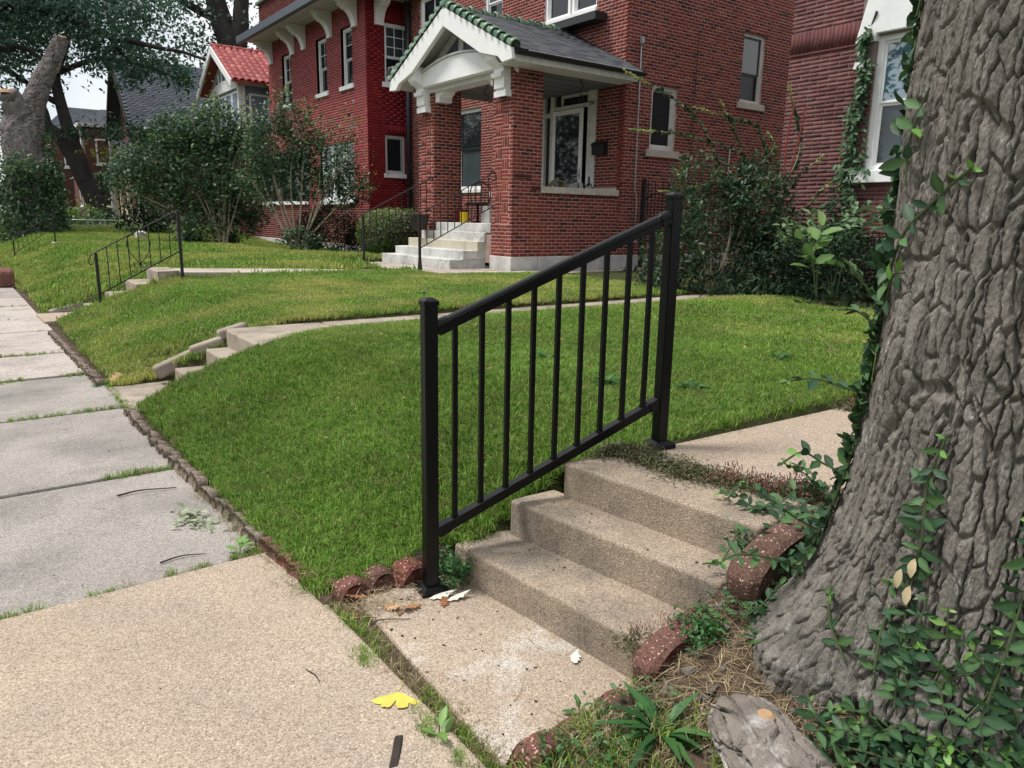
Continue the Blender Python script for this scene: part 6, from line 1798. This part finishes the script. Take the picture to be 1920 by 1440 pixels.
pl = smoothpath([(2.85, 34.6, 4.8), (3.05, 34.62, 5.5), (3.4, 34.57, 6.29), (3.81, 34.48, 7.08), (4.14, 34.44, 7.84)], 26)
rough_limb('limb', pl, np.interp(np.linspace(0, 1, len(pl)), [0, 1], [.44, .24]), M_BARK2, DT, 64, .7, 3)
MB().lathe((4.14, 34.40, 7.84), [(.01, .07), (.16, .06), (.2, .0)], 12).build('sawn_end', M_CUT, DT)
ps_ = smoothpath([(2.5, 34.5, 4.9), (2.35, 34.5, 5.45), (2.2, 34.4, 5.7)], 6)
rough_limb('stub', ps_, np.interp(np.linspace(0, 1, len(ps_)), [0, 1], [.42, .30]), M_BARK2, DT, 28, 1.4, 7)
MB().lathe((2.2, 34.35, 5.72), [(.01, .1), (.2, .06), (.27, -.05)], 9).build('broken_end', M_CUT, DT)
def ivy(n, zlo, zhi, a0, a1, rr0, sz):
    q = RNG.uniform(0, 1, n); z = zlo + (zhi - zlo) * q
    a = RNG.uniform(a0, a1, n)
    r_ = np.interp(z, [.4, 1.6, 3.5, 5], [1.0, .85, .8, .7]) * rr0 + RNG.normal(0, .12, n)
    cx = np.interp(z, [.3, 5], [2.45, 2.7]); cy = np.interp(z, [.3, 5], [33.7, 34.65])
    return np.stack([cx + r_ * np.cos(a), cy + r_ * np.sin(a), z], 1), rand_m(n, sz * .6, sz, .8)
p1, m1 = ivy(2600, .5, 3.2, -2.6, .9, 1.15, .22)
p2, m2 = ivy(500, 2.2, 4.4, -.9, .4, 1.0, .2)
p3 = np.array([1.6, 33.8, 1.3]) + RNG.normal(0, 1, (1500, 3)) * [.55, .6, .75]
p4 = np.array([2.2, 33.0, 3.1]) + RNG.normal(0, 1, (300, 3)) * [.5, .3, .22]
DI = thing('trunk_ivy', 'thick green ivy round the foot of the dead trunk', 'ivy', (2.4, 33.2, .5))
merged('leaves', M_L2, LEAFT, np.concatenate([p1, p2, p3, p4]), np.concatenate([m1, m2, rand_m(1800, .12, .22, .8)]), RNG.uniform(0, 1, len(p1) + len(p2) + 1800), DI)
# overhanging branches from a street tree out of frame on the left
OT = tree('street tree whose dark leafy branch arches over the far houses', (-1.6, 39, -.05),
     [([(-1.6, 39, -.1), (-1.5, 39, 3), (-1.0, 38.8, 6), (.2, 38.4, 8.2), (2.2, 37.8, 9.4)], .45, .18), ([(.2, 38.4, 8.2), (2.39, 38.3, 7.83), (2.93, 37.93, 7.94), (3.42, 37.5, 7.72), (3.8, 37.09, 7.27), (3.92, 36.89, 6.85)], .13, .05),
      ([(2.2, 37.8, 9.4), (4.4, 37, 9.2), (5.28, 36.41, 8.77), (5.93, 35.84, 8.47), (6.77, 35.15, 8.22), (7.61, 34.46, 7.98), (8.28, 33.92, 7.85), (9.03, 33.28, 7.55)], .17, .05),
      ([(5.93, 35.84, 8.47), (6.6, 35.6, 7.6), (7.4, 35, 7.3)], .08, .03)],
     [((2.0, 38, 9.6), (2.4, 2, 1.2), 4200), ((4.4, 36.8, 9.5), (2, 1.6, 1.1), 2600), ((6.5, 36, 9.6), (2, 1.5, .7), 900), ((1.6, 38.4, 8.2), (1.3, 1.2, .7), 600), ((6.2, 35.7, 8.3), (1.5, 1.2, .65), 1100), ((7.6, 34.6, 7.5), (1.0, .9, .42), 420), ((5.2, 36.2, 7.5), (.8, .8, .6), 420), ((-1.5, 39.5, 9), (3, 2, 1.6), 1500), ((8.0, 34.8, 9.6), (1.6, 1.4, .5), 350), ((8.4, 34, 6.9), (.9, .9, .5), 420), ((6.6, 35, 6.9), (.7, .7, .5), 320), ((6.0, 36, 10.4), (2, 1.4, .6), 600)], M_TREE, .24, thr=.45, sc=1.6)
tree('massive dark tree rising behind the tiled gable', (15.2, 49.3, .5),
     [([(15.1, 49.3, .4), (15.0, 49.3, 6), (14.95, 49.3, 11), (14.6, 49.8, 12.9), (14.3, 50.2, 14.6), (13.6, 50.6, 17)], .95, .45), ([(15.0, 49.3, 10.5), (15.42, 48.98, 12.28), (15.7, 49.2, 14.2), (16.2, 49.3, 17)], .6, .35),
      ([(14.6, 49.8, 12.9), (13.2, 50.6, 13.6), (11.6, 51.4, 14.6)], .3, .12), ([(16.9, 47.9, 6), (16.95, 47.9, 10), (17.0, 48.2, 15)], .42, .25)],
     [((14.4, 49.6, 11.2), (1.5, 1.5, 1.1), 900), ((13.0, 50.8, 14.4), (2.8, 2, 1.7), 2000), ((11.0, 52, 15.2), (2.6, 2, 1.6), 1700), ((16.5, 48.5, 12), (1.8, 1.5, 1.2), 500), ((15.4, 49.2, 16), (2.6, 2, 1.5), 1200), ((12.2, 51.2, 11.6), (1.6, 1.4, 1), 700)], M_TREE, .30)
tree('leafy tree at the far end of the street left of the dead trunk', (-.9, 60, .2),
     [([(-.9, 60, -.1), (-.8, 60, 4), (-.4, 60, 8)], .5, .2)], [((-.5, 60, 6.2), (3.4, 3, 2.2), 3600), ((-.2, 60, 9.4), (3, 3, 1.8), 2000), ((1.2, 58, 4.6), (1.6, 2, 1.4), 1100), ((.0, 55, 2.4), (1.0, 2, 1.3), 900)], M_L2, .32)
tree('far green tree closing the view behind the dead trunk', (1.6, 62, .4), [([(1.6, 62, 0), (1.7, 62, 4), (2.0, 62, 9)], .4, .15)],
     [((2.0, 62, 5.5), (2.6, 2, 2.6), 3200), ((1.6, 62, 10.5), (2.6, 2, 2.6), 3200), ((4.4, 62, 12), (2, 2, 1.6), 900), ((2.6, 60, 2.6), (1.6, 1.5, 1.4), 1200)], M_L2, .36)
tree('dark conifer clump beside the tall shrub', (6.2, 33, .5), [([(6.2, 33, .3), (6.2, 33, 1.6)], .12, .03)], [((6.3, 33, 1.25), (.9, .9, .8), 1500)], M_YEW, .2, thr=.3)
GS = thing('garden_bushes', 'yellow-green garden bushes behind the wire fence', 'bushes', (4.5, 39.5, .6))
crown(GS, M_L2Y, [((4.2, 40, 1.3), (.8, .8, .5), 420), ((5.1, 40.5, 1.4), (.7, .8, .5), 300)], .2, 'leaves', thr=.38)
crown(GS, M_L2, [((4.7, 40.5, 1.1), (1.6, 1, .6), 1300), ((7.6, 41, 1.1), (1.2, 1, .5), 600)], .2, 'dark_leaves', thr=.38)
SB = thing('topiary', 'tiered clipped shrub beside the white columns', 'shrub', (8.5, 56, .8))
for k in range(4):
    p = np.array([8.3, 57.2, 1.5 + k * .75]); u = RNG.normal(0, 1, (260, 3)); u /= np.linalg.norm(u, axis=1, keepdims=True)
    merged('tier', M_L2, LEAFT, p + u * [.5, .5, .26], rand_m(260, .15, .25), RNG.uniform(0, 1, 260), SB)
MB().tube([(8.3, 57.2, .5), (8.3, 57.2, 4)], .06, 6).build('stem', M_DSTEM, SB)
# street trees across the road (seen in the window panes)
for k, (x, y) in enumerate(((-13, 3), (-12.5, 14), (-13, 25), (-12, -9), (-13, 35), (-12.5, 44), (-13, 54))):
    tree(['broad street tree across the road nearest the steps', 'broad street tree across the road facing the porch', 'broad street tree across the road further along', 'broad street tree across the road behind', 'fifth street tree across the road', 'sixth street tree across the road', 'last street tree across the road'][k], (x, y, -.1),
         [([(x, y, -.2), (x + .1, y, 3), (x + .4, y + .3, 6.5)], .4, .15)], [((x, y, 5.5), (3.4, 3.6, 2.2), 1800), ((x + 1, y + 1.5, 8.5), (2.8, 2.8, 1.8), 1100), ((x - 1, y - 1.5, 8), (2.4, 2.4, 1.6), 700)], M_TREE, .5, thr=.40)
# ------------------------------------------------------------------ litter: leaves, twigs, seedlings
def flat_shape(name, label, cat, outline, m, loc, yaw, curl=.02, group=None, stem=None, tint=.5, tilt=0.):
    """a thin curled leaf cut to an outline (unit coords * size)"""
    bm = bmesh.new()
    vs_ = [bm.verts.new((x, y, curl * ((x * 31) ** 2 + (y * 23) ** 2) * .25)) for x, y in outline]
    f = bm.faces.new(vs_)
    bmesh.ops.triangulate(bm, faces=[f])
    bmesh.ops.subdivide_edges(bm, edges=bm.edges, cuts=2, use_grid_fill=True)
    for v in bm.verts: v.co.z = curl * ((v.co.x * 18) ** 2 + .5 * (v.co.y * 20) ** 2 * math.sin(v.co.x * 60 + 1)) + .0015
    me = bpy.data.meshes.new(name)
    bm.to_mesh(me); bm.free()
    set_tint(me, [tint] * len(me.vertices))
    me.materials.append(m)
    o = put(bpy.data.objects.new(name, me), None, loc)
    o.rotation_euler = (tilt, tilt * .5, yaw)
    s = o.modifiers.new('solid', 'SOLIDIFY'); s.thickness = .0008
    tag(o, label, cat, group)
    return o
def oak_outline(L=.09, w=.035):
    pts = [(0, .003)]
    for i in range(1, 5):
        x = L * (.1 + i * .2)
        pts += [(x - .10 * L, w * .28), (x - .02 * L, w * (.9 - .1 * abs(i - 2))), (x + .05 * L, w * .62)]
    pts += [(L, 0.0)]
    pts += [(x, -y) for x, y in pts[-2::-1]]
    return pts
OAK = oak_outline()
for k, (lb, x, y, z, yaw, s, tn) in enumerate((
        ('curled brown oak leaf against the nearest red block', 1.125, 2.41, .025, 2.6, .95, .35), ('pale tan oak leaf lying in the middle of the dry litter', 1.15, 2.345, .012, -1.0, .8, .95),
        ('orange-brown oak leaf touching the railing post base', 1.28, 2.275, .010, 3.3, .95, .5), ('small orange leaf by the sidewalk edge of the litter', 1.075, 2.43, .02, 1.2, .5, .8),
        ('rusty red leaf at the lower left of the litter', 1.05, 2.345, .012, 4.0, .5, .1), ('dark orange curled leaf scrap on the bare slab', 1.165, 2.25, .008, .5, .36, .25), ('brown leaf with torn edge under the white leaf', 1.335, 2.205, .010, .9, .7, .2))):
    flat_shape('oak_leaf', lb, 'leaf', [(a * s, b * s) for a, b in OAK], M_DRYO, (x, y, z), yaw, .010, 'dry leaves at the foot of the railing', tint=tn, tilt=.2)
gk = [(.002, .002)]
for q in np.linspace(-58, 58, 37):
    r0 = .088 * (1 + .03 * math.sin(q * .9)) * (1 - .52 * math.exp(-(q / 4.5) ** 2) - .22 * math.exp(-((q - 36) / 4) ** 2) - .16 * math.exp(-((q + 33) / 4) ** 2))
    gk.append((r0 * math.cos(R(q)), r0 * math.sin(R(q))))
GL = flat_shape('ginkgo_leaf', 'yellow fan-shaped ginkgo leaf on the slab edge', 'leaf', gk, M_GINK, (.955, 1.845, .006), -2.25, .0022)
st = MB().tube(smoothpath([(0, 0, .002), (-.02, .004, .006), (-.045, .006, .008)], 4), .0012, 5).build('stalk', M_GINK, None)
st.parent = GL; st.location = (0, 0, 0)
wl = [(0, 0), (.02, .014), (.05, .020), (.08, .012), (.10, 0), (.07, -.006), (.062, -.018), (.05, -.008), (.036, -.018), (.026, -.008), (.012, -.012)]
GW = 'bleached white leaves on the slab'
flat_shape('white_leaf', 'longest white bleached leaf in front of the railing base', 'leaf', [(a * 1.1, b * 1.2) for a, b in wl], M_WLEAF, (1.325, 2.29, .008), -.35, .006, GW)
flat_shape('white_leaf', 'second white bleached leaf overlapping the longest one', 'leaf', wl, M_WLEAF, (1.37, 2.235, .010), -.2, .008, GW)
flat_shape('white_leaf', 'small white leaf lying alone near the lowest riser', 'leaf', [(a * .55, b * 1.0) for a, b in wl], M_WLEAF, (1.50, 1.64, .010), .6, .02, GW)
for lb, x, y in (('white petals at the edge of the upper walk', 3.56, 2.22), ('white petal lying on the lawn beyond the walk', 4.37, 2.40), ('white petals on the top step weeds', 2.28, 1.97), ('white scrap in the bark litter by the root', 1.80, 1.17)):
    z = max(g0(x, y), .458 if x > 2.2 and y < 2.3 else 0) + .012
    flat_shape('petal', lb, 'petal', [(a * .6, b) for a, b in wl], M_WLEAF, (x, y, z), random.uniform(0, 6), .05, 'scattered white petals')
def twig(label, pts, r_=.003, m=M_TWIG):
    tag(MB().tube(smoothpath([(x, y, z) for x, y, z in pts], 5), [r_ * (1 - .5 * i / (5 * (len(pts) - 1))) for i in range(5 * (len(pts) - 1) + 1)], 6).build('twig', m, smooth=True), label, 'twig', 'fallen twigs')
twig('long thin twig lying across the grey slab by the edging', [(.54, 4.19, -.008), (.65, 4.20, -.004), (.82, 4.15, -.008)], .0055)
twig('thin straight twig near the tan and grey slab joint', [(.551, 3.234, -.008), (.64, 3.25, -.006), (.732, 3.218, -.008)], .004)
twig('dark curved twig in the middle of the tan slab', [(.762, 2.127, .003), (.775, 2.07, .008), (.772, 2.016, .003)], .003)
twig('bent dry twig at the litter edge on the landing', [(1.055, 2.248, .008), (1.10, 2.25, .012), (1.194, 2.201, .008)], .003)
twig('short dark twig beside the bent one', [(1.011, 2.31, .008), (1.05, 2.31, .012), (1.093, 2.28, .008)], .003)
twig('straw-coloured stalk on the landing slab', [(1.22, 1.60, .008), (1.26, 1.62, .010), (1.30, 1.66, .007)], .0015, M_STRAW)
twig('dry stalk at the foot of the lowest riser', [(1.47, 1.85, .008), (1.46, 1.78, .02), (1.50, 1.70, .008)], .0016, M_STRAW)
b1 = MB(); rough_block(b1, [(.77, 1.56, .002), (.80, 1.55, .002), (.875, 1.66, .002), (.85, 1.675, .002)], [(.775, 1.562, .014), (.798, 1.556, .014), (.868, 1.66, .014), (.852, 1.668, .014)], 24, .012, 3)
tag(weld(b1.build('bark_strip', M_TWIG), .003), 'dark strip of bark lying at the slab edge', 'bark')
db = []
for (x, y) in [(1.117, 1.815), (1.146, 1.813), (1.155, 1.779), (1.08, 1.887), (1.043, 1.927), (.497, 2.072), (.711, 2.243), (.279, 2.602), (.678, 1.721), (1.404, 1.597), (.45, 4.0), (.72, 5.9)]: db.append((x, y, .004))
for i in range(70):
    k = random.random()
    if k < .35: db.append((random.uniform(1.06, 1.5), random.uniform(1.45, 2.4), .006))
    elif k < .6: db.append((random.uniform(.2, 1.0), random.uniform(1.6, 3.0), .003))
    elif k < .75: db.append((random.uniform(.1, .9), random.uniform(3.1, 6), -.006))
    elif k < .85: db.append((random.uniform(1.62, 1.76), random.uniform(1.5, 2.35), .156))
    elif k < .93: db.append((random.uniform(1.86, 1.97), random.uniform(1.45, 2.25), .310))
    else: db.append((random.uniform(2.4, 3.6), random.uniform(1.45, 2.1), .462))
n = len(db)
tag(merged('litter', M_TWIG, UB, db, euler_m(RNG.uniform(0, 6.28, n), np.zeros(n), np.zeros(n)) * np.stack([RNG.uniform(.003, .012, n), RNG.uniform(.002, .006, n), RNG.uniform(.001, .004, n)], 1)[:, None, :], RNG.uniform(0, 1, n)), 'tiny dark bits of bark and seeds on the concrete')
# straw and dead grass near the tree and in the corner by the railing
def straw(n, f, zf, l0, l1):
    P = np.array([f() for _ in range(n)])
    z = np.array([zf(x, y) for x, y in P]) + RNG.uniform(.003, .022, n)
    d = np.stack([RNG.normal(0, 1, n), RNG.normal(0, 1, n), RNG.normal(0, .18, n)], 1)
    return np.column_stack([P, z]), frame_m(d, np.tile([0, 0, 1.], (n, 1)), RNG.uniform(l0, l1, n))
ST = ([(0, -.014, 0), (0, .014, 0), (.5, .014, .05), (.5, -.014, .05), (1, 0, 0)], [(0, 3, 2, 1), (3, 4, 2, 2)])
ST = (ST[0], [(0, 3, 2), (0, 2, 1), (3, 4, 2)])
def near_tree():
    while True:
        x, y = random.uniform(1.45, 2.1), random.uniform(.85, 1.36)
        if math.hypot(x - TCX, y - TCY) > .42: return x, y
p1, m1 = straw(2600, near_tree, g0, .025, .075)
p2, m2 = straw(320, lambda: (random.gauss(1.17, .10), min(2.46, random.gauss(2.37, .05))), lambda x, y: .006, .03, .09)
p3, m3 = straw(240, lambda: (random.uniform(1.5, 1.9), random.uniform(.35, .9)), g0, .04, .09)
tag(merged('dry_straw', M_STRAW, ST, np.concatenate([p1, p2, p3]), np.concatenate([m1, m2, m3]), RNG.uniform(0, 1, 3160) ** 1.5), 'dry straw and thatch at the tree foot and by the railing')
ch = []
for i in range(70):
    x, y = near_tree(); ch.append((x, y, g0(x, y) + .006))
n = len(ch)
tag(merged('bark_chips', M_BARK, UB, ch, euler_m(RNG.uniform(0, 6.28, n), RNG.normal(0, .2, n), RNG.normal(0, .2, n)) * np.stack([RNG.uniform(.015, .06, n), RNG.uniform(.01, .025, n), RNG.uniform(.004, .01, n)], 1)[:, None, :], RNG.uniform(0, 1, n)), 'flakes of bark fallen below the trunk')
CL = thing('clippings', 'small heap of pale shredded leaves on the grey slab', 'leaf heap', (.79, 3.64, 0))
P = np.column_stack([RNG.normal(.79, .035, 70), RNG.normal(3.64, .09, 70), RNG.uniform(-.004, .022, 70)])
merged('leaf_scrap', leafm('pale_clipping', (.30, .38, .22), (.42, .48, .32), (.55, .58, .45)), LEAFT, P, rand_m(70, .03, .06, .4), RNG.uniform(0, 1, 70), CL)
# small plants with leaves of their own
def rosette(name, label, cat, x, y, z, n, l0, l1, m, tmpl=LEAFN, up=.55, group=None, tint=(0, 1), yaw=None, stem=False):
    t = thing(name, label, cat, (x, y, z), group)
    T, M, tt = [], [], []
    for i in range(n):
        a = i * 2.4 + random.gauss(0, .3)
        e = random.uniform(.15, 1) * up
        f = np.array([math.cos(a), math.sin(a), e])
        h = z + (.006 if not stem else .01 + .05 * i / n)
        T.append((x + .006 * math.cos(a), y + .006 * math.sin(a), h))
        M.append(frame_m(f[None], np.array([[-.3 * math.cos(a), -.3 * math.sin(a), 1.]]), np.array([random.uniform(l0, l1)]))[0])
        tt.append(random.uniform(*tint))
    if stem: MB().tube([(x, y, z - .01), (x, y, z + .055)], .002, 5).build('stem', M_GSTEM, t)
    pieces(t, 'leaf', 'leaves', m, tmpl, T, M, tt, key=name + cat, smooth=True)
PL = tri_leaf(.17, .02, -.25)
rosette('plantain', 'large tuft of long ribbed plantain leaves beside the tree root', 'weed', 1.40, 1.17, g0(1.40, 1.17), 26, .10, .19, M_CLOVER, PL, .9)
rosette('plantain', 'small tuft of grassy leaves against the trunk root', 'weed', 1.80, 1.12, g0(1.80, 1.12) + .02, 14, .06, .11, M_CLOVER, PL, .7)
rosette('dandelion', 'small leafy rosette in the grass near the sunken red block', 'weed', 1.27, 1.22, g0(1.27, 1.22), 10, .04, .07, M_CLOVER, tri_leaf(.3), .5)
rosette('seedling', 'bright green seedling in the slab joint at the edging', 'seedling', .862, 3.15, -.02, 9, .05, .085, M_IVYN, LEAFO, .5, stem=True)
rosette('seedling', 'upright small seedling growing at the landing edge', 'seedling', 1.345, 1.44, -.01, 8, .03, .05, M_CLOVER, LEAFO, .9, stem=True)
rosette('seedling', 'two-leaved sprout at the slab seam near the bark strip', 'seedling', .955, 1.60, -.015, 4, .035, .07, M_IVYN, LEAFO, .8, stem=True)
rosette('dandelion', 'green weed at the far slab joint by the middle landing', 'weed', .88, 7.15, -.02, 10, .06, .10, M_CLOVER, tri_leaf(.3), .7)
flat_shape('oak_leaf', 'pale dry leaf standing beside the weed at the middle landing', 'leaf', [(a * 1.3, b * 1.4) for a, b in OAK], M_DRYO, (.95, 7.05, .03), 1.2, .02, tint=1., tilt=.5)
for lb, x, y in (('broad weed tuft in the lawn right of the upper railing post', 3.35, 2.75), ('leafy weed in the lawn beyond the upper railing post', 3.0, 3.1), ('bright weed tuft in the lawn seen between balusters', 3.2, 3.9), ('bright dandelion tuft near the far sunken walk', 4.6, 8.1), ('green weed clump in the lawn right of the walkway', 4.6, 3.0)):
    rosette('dandelion', lb, 'weed', x, y, g0(x, y) + .02, 14, .07, .13, M_CLOVER, tri_leaf(.28), .6)
# clover by the post, weeds along the top step, joints full of grass
def stuff_clumps(name, label, pts, protos, s0, s1, tl=.2):
    P = np.array(pts, float); n = len(P)
    return scatter(name, P, RNG.uniform(0, 6.28, n), RNG.uniform(s0, s1, n), RNG.normal(0, tl, (n, 2)), protos, label)
CLV = [leaf_clump('clover_tuft', M_CLOVER, 16, .022, .022, .05, LEAFO) for _ in range(3)]
WD = [leaf_clump('weed_tuft', M_WEED, 22, .022, .022, .045, LEAFN) for _ in range(3)]
PF = []
for _ in range(2):
    n = 26
    T = np.stack([RNG.normal(0, .022, n), RNG.normal(0, .022, n), RNG.uniform(.03, .075, n)], 1)
    V, Fc = np.array(UB[0]), np.array(UB[1])
    P = V[None] * np.array([.0028, .0028, .013]) + T[:, None]
    me = quick_mesh('pink_spikes', P.reshape(-1, 3), (Fc[None] + (np.arange(n) * 8)[:, None, None]).reshape(-1, 4), np.repeat(RNG.uniform(0, 1, n), 8))
    me.materials.append(M_PINKF); PF.append(me)
GC = [blade_clump('grass_tuft', M_GRASS, 16, .025, .065, .022, .0026, .55) for _ in range(4)]
DRYM = mat('dry_grass_blade', (.3, .24, .12), .8, .25, 8, ramp=[(.16, .12, .06), (.30, .25, .13), (.46, .40, .25)], trans=.2)
DC = [blade_clump('dry_tuft', DRYM, 14, .02, .05, .025, .0024, 1.1) for _ in range(3)]
stuff_clumps('clover', 'clover and chickweed beside the railing post', [(random.gauss(1.475, .028), random.uniform(2.28, 2.45), random.uniform(0, .09)) for _ in range(46)] + [(random.gauss(1.74, .035), random.uniform(1.27, 1.37), .16 + random.uniform(0, .08)) for _ in range(40)] + [(random.uniform(1.25, 1.5), random.uniform(1.2, 1.34), g0(1.4, 1.25)) for _ in range(16)] + [(random.uniform(1.1, 1.3), random.uniform(1.15, 1.36), .05) for _ in range(14)], CLV, .7, 1.3)
tw_ = []
for i in range(620):
    s = random.random()
    x = np.interp(s, [0, .2, .5, .8, 1], [2.20, 2.27, 2.27, 2.36, 2.5]); y = np.interp(s, [0, .2, .5, .8, 1], [2.24, 2.14, 1.87, 1.6, 1.42])
    tw_.append((x + random.gauss(0, .042), y + random.gauss(0, .025), .452))
stuff_clumps('step_weeds', 'band of knotweed growing across the top step joint', tw_, WD, .6, 1.15)
stuff_clumps('pink_weeds', 'pink flower spikes of the weeds by the steps', [(x + random.gauss(0, .02), y, z) for x, y, z in tw_ if y < 1.85][:12] + [(random.gauss(1.66, .04), random.uniform(1.38, 1.5), .14) for _ in range(4)] + [(random.uniform(3.85, 4.1), random.uniform(1.95, 2.12), .455) for _ in range(14)], PF, .6, 1.1)
stuff_clumps('walk_weeds', 'weeds in the second joint of the upper walk', [(random.gauss(3.87, .035), random.uniform(1.8, 2.14), .45) for _ in range(60)] + [(random.gauss(1.61, .03), random.uniform(1.36, 1.5), .13) for _ in range(26)], WD, .6, 1.1)
jp, jd = [], []
for y0, dens, ext in ((3.06, 1., 1.0), (4.51, .9, .95), (6.19, .7, .93), (7.72, .8, .9), (9.05, .7, .87), (10.83, .25, .85), (12.1, .2, .85), (13.9, .35, .85)):
    for i in range(int(190 * dens)):
        x = random.uniform(-.45, ext)
        if fbm(np.array([x * 2.1]), np.array([y0]), 2, 8)[0] < .40: continue
        t = (x, y0 + random.gauss(0, .016 if y0 < 7 else .04) + .02 * (x > .5), -.016)
        (jp if random.random() < .75 else jd).append(t)
for i in range(200):
    y = random.uniform(1.35, 2.5)
    k = fbm(np.array([y * 5.]), np.array([.5]), 2, 18)[0]
    if k < .42: continue
    jp.append((1.018 + random.gauss(0, .014) + (.02 if y > 2.25 else 0), y, -.022))
    if random.random() < .4: jd.append((1.018 + random.gauss(0, .02), y, -.035))
for (x, y, n) in ((.945, 2.06, 26), (.945, 1.64, 30), (1.0, 2.33, 22), (.97, 2.62, 14), (.955, 1.48, 16)): jp += [(x + random.gauss(0, .016), y + random.gauss(0, .04), -.01) for _ in range(n)]
for i in range(150): jd.append((1.03 + random.gauss(0, .022), random.uniform(1.38, 2.5), -.012))
for i in range(300): jd.append((.935 + random.gauss(0, .022), random.uniform(2.6, 6.2), -.015))
for i in range(120): jp.append((.93 + random.gauss(0, .02), random.uniform(2.6, 6.2) if random.random() < .4 else random.uniform(5.9, 7.3), -.02))
stuff_clumps('joint_grass', 'grass growing in the sidewalk joints', jp, GC, .45, .95)
stuff_clumps('joint_straw', 'dry grass in the sidewalk joints and edging', jd, DC, .5, 1.0)

# ------------------------------------------------------------------ the lawn: instanced tufts of mown grass
def lawn_points(n, x0, x1, y0, y1, near_fade=None):
    x, y = RNG.uniform(x0, x1, n), RNG.uniform(y0, y1, n)
    ok = x > .985 + .0 * y
    for (a, b, c, d, z) in RECTS: ok &= ~((x > a - .0) & (x < b + .0) & (y > c - .0) & (y < d + .0))
    ok &= ~((x > .97) & (x < 3.0) & (y < 1.42))
    ok &= ~((x < 1.52) & (y < 2.52))
    ok &= ~((x > 8.1 + .12 * np.sin(y * 5)) & (y < 7.4))
    ok &= ~((x > 10.4) & (y < 12))
    x, y = x[ok], y[ok]
    return x, y
def add_lawn(name, label, n, x0, x1, y0, y1, protos, s0, s1):
    x, y = lawn_points(n, x0, x1, y0, y1)
    z = gz(x, y, False)
    P = np.stack([x, y, z], 1)
    C = (P - CAM) @ RW
    vis = (C[:, 2] > .3) & (np.abs(F * C[:, 0] / C[:, 2]) < 1150) & (np.abs(F * C[:, 1] / C[:, 2]) < 900)
    # keep a margin outside the frame, thin the far outside
    keep = vis | (RNG.uniform(0, 1, len(x)) < .35)
    P = P[keep]
    hgt = RNG.uniform(s0, s1, len(P)) * (.85 + .4 * fbm(P[:, 0] * 3, P[:, 1] * 3, 3, 88))
    return scatter(name, P, RNG.uniform(0, 6.28, len(P)), hgt, RNG.normal(0, .16, (len(P), 2)), protos, label)
LP = [blade_clump('lawn_tuft', M_GRASS, 18, .020, .044, .030, .0030, .85) for _ in range(6)]
LPd = [blade_clump('lawn_tuft_dry', DRYM, 14, .02, .045, .03, .0028, .9) for _ in range(3)]
add_lawn('lawn_grass', 'mown green lawn between sidewalk and house', 60000, .98, 5.2, 2.2, 6.0, LP * 2 + LPd[:1], .75, 1.3)
LF = [blade_clump('far_tuft', M_GRASSF, 20, .022, .045, .055, .0055, .75) for _ in range(6)]
LFd = [blade_clump('far_tuft_dry', DRYM, 16, .02, .045, .055, .005, .9) for _ in range(3)]
add_lawn('middle_grass', 'lawn of the mound beyond the sunken steps', 30000, .95, 8.4, 5.8, 11.6, LF * 3 + LFd[:2], .8, 1.2)
add_lawn('right_grass', 'lawn on the right toward the hedge', 16000, 4.8, 8.4, 1.9, 6.2, LF * 3 + LFd[:2], .8, 1.2)
LG = [blade_clump('distant_tuft', M_GRASSF, 22, .04, .08, .13, .013, .55) for _ in range(5)]
LGd = [blade_clump('distant_tuft_dry', DRYM, 16, .03, .06, .12, .012, .9) for _ in range(3)]
add_lawn('far_grass', 'lawn beyond the porch walk and along the far houses', 26000, .9, 12, 11.4, 34, LG * 3 + LGd[:2], .8, 1.25)
add_lawn('distant_grass', 'front lawns at the far end of the street', 7000, .9, 10, 33, 62, LG * 2 + LGd[:1], 1.4, 2.2)
n = 90
x, y = lawn_points(1200, 1.0, 6.0, 2.3, 6.0)
k = RNG.permutation(len(x))[:n]
n = len(k)
P = np.stack([x[k], y[k], gz(x[k], y[k], False) + .035], 1)
tag(merged('fallen_leaves', M_DRYO, LEAFO, P, rand_m(n, .025, .06, .5), RNG.uniform(0, 1, n)), 'small dry leaves fallen over the near lawn')
# thin grass on the bank near the tree
n = 1100
x, y = RNG.uniform(.98, 1.75, n), RNG.uniform(.3, 1.36, n)
k = (fbm(x * 5, y * 5, 3, 12) > .47) & (np.hypot(x - TCX, y - TCY) > .62) & (x + y * .35 < 1.95) & ~((x > 1.0) & (x < 1.6) & (y > 1.37))
P = np.stack([x[k], y[k], gz(x[k], y[k], False)], 1)
scatter('bank_grass', P, RNG.uniform(0, 6.28, len(P)), RNG.uniform(.9, 1.5, len(P)), RNG.normal(0, .25, (len(P), 2)), LP[:3] + LPd, 'thin grass on the bank below the big tree')
n = 3000
x, y = RNG.uniform(-2.7, -.55, n), RNG.uniform(-2, 25, n)
scatter('verge_grass', np.stack([x, y, np.full(n, -.03)], 1), RNG.uniform(0, 6.28, n), RNG.uniform(1.2, 2, n), RNG.normal(0, .2, (n, 2)), LG, 'grass of the verge along the road')
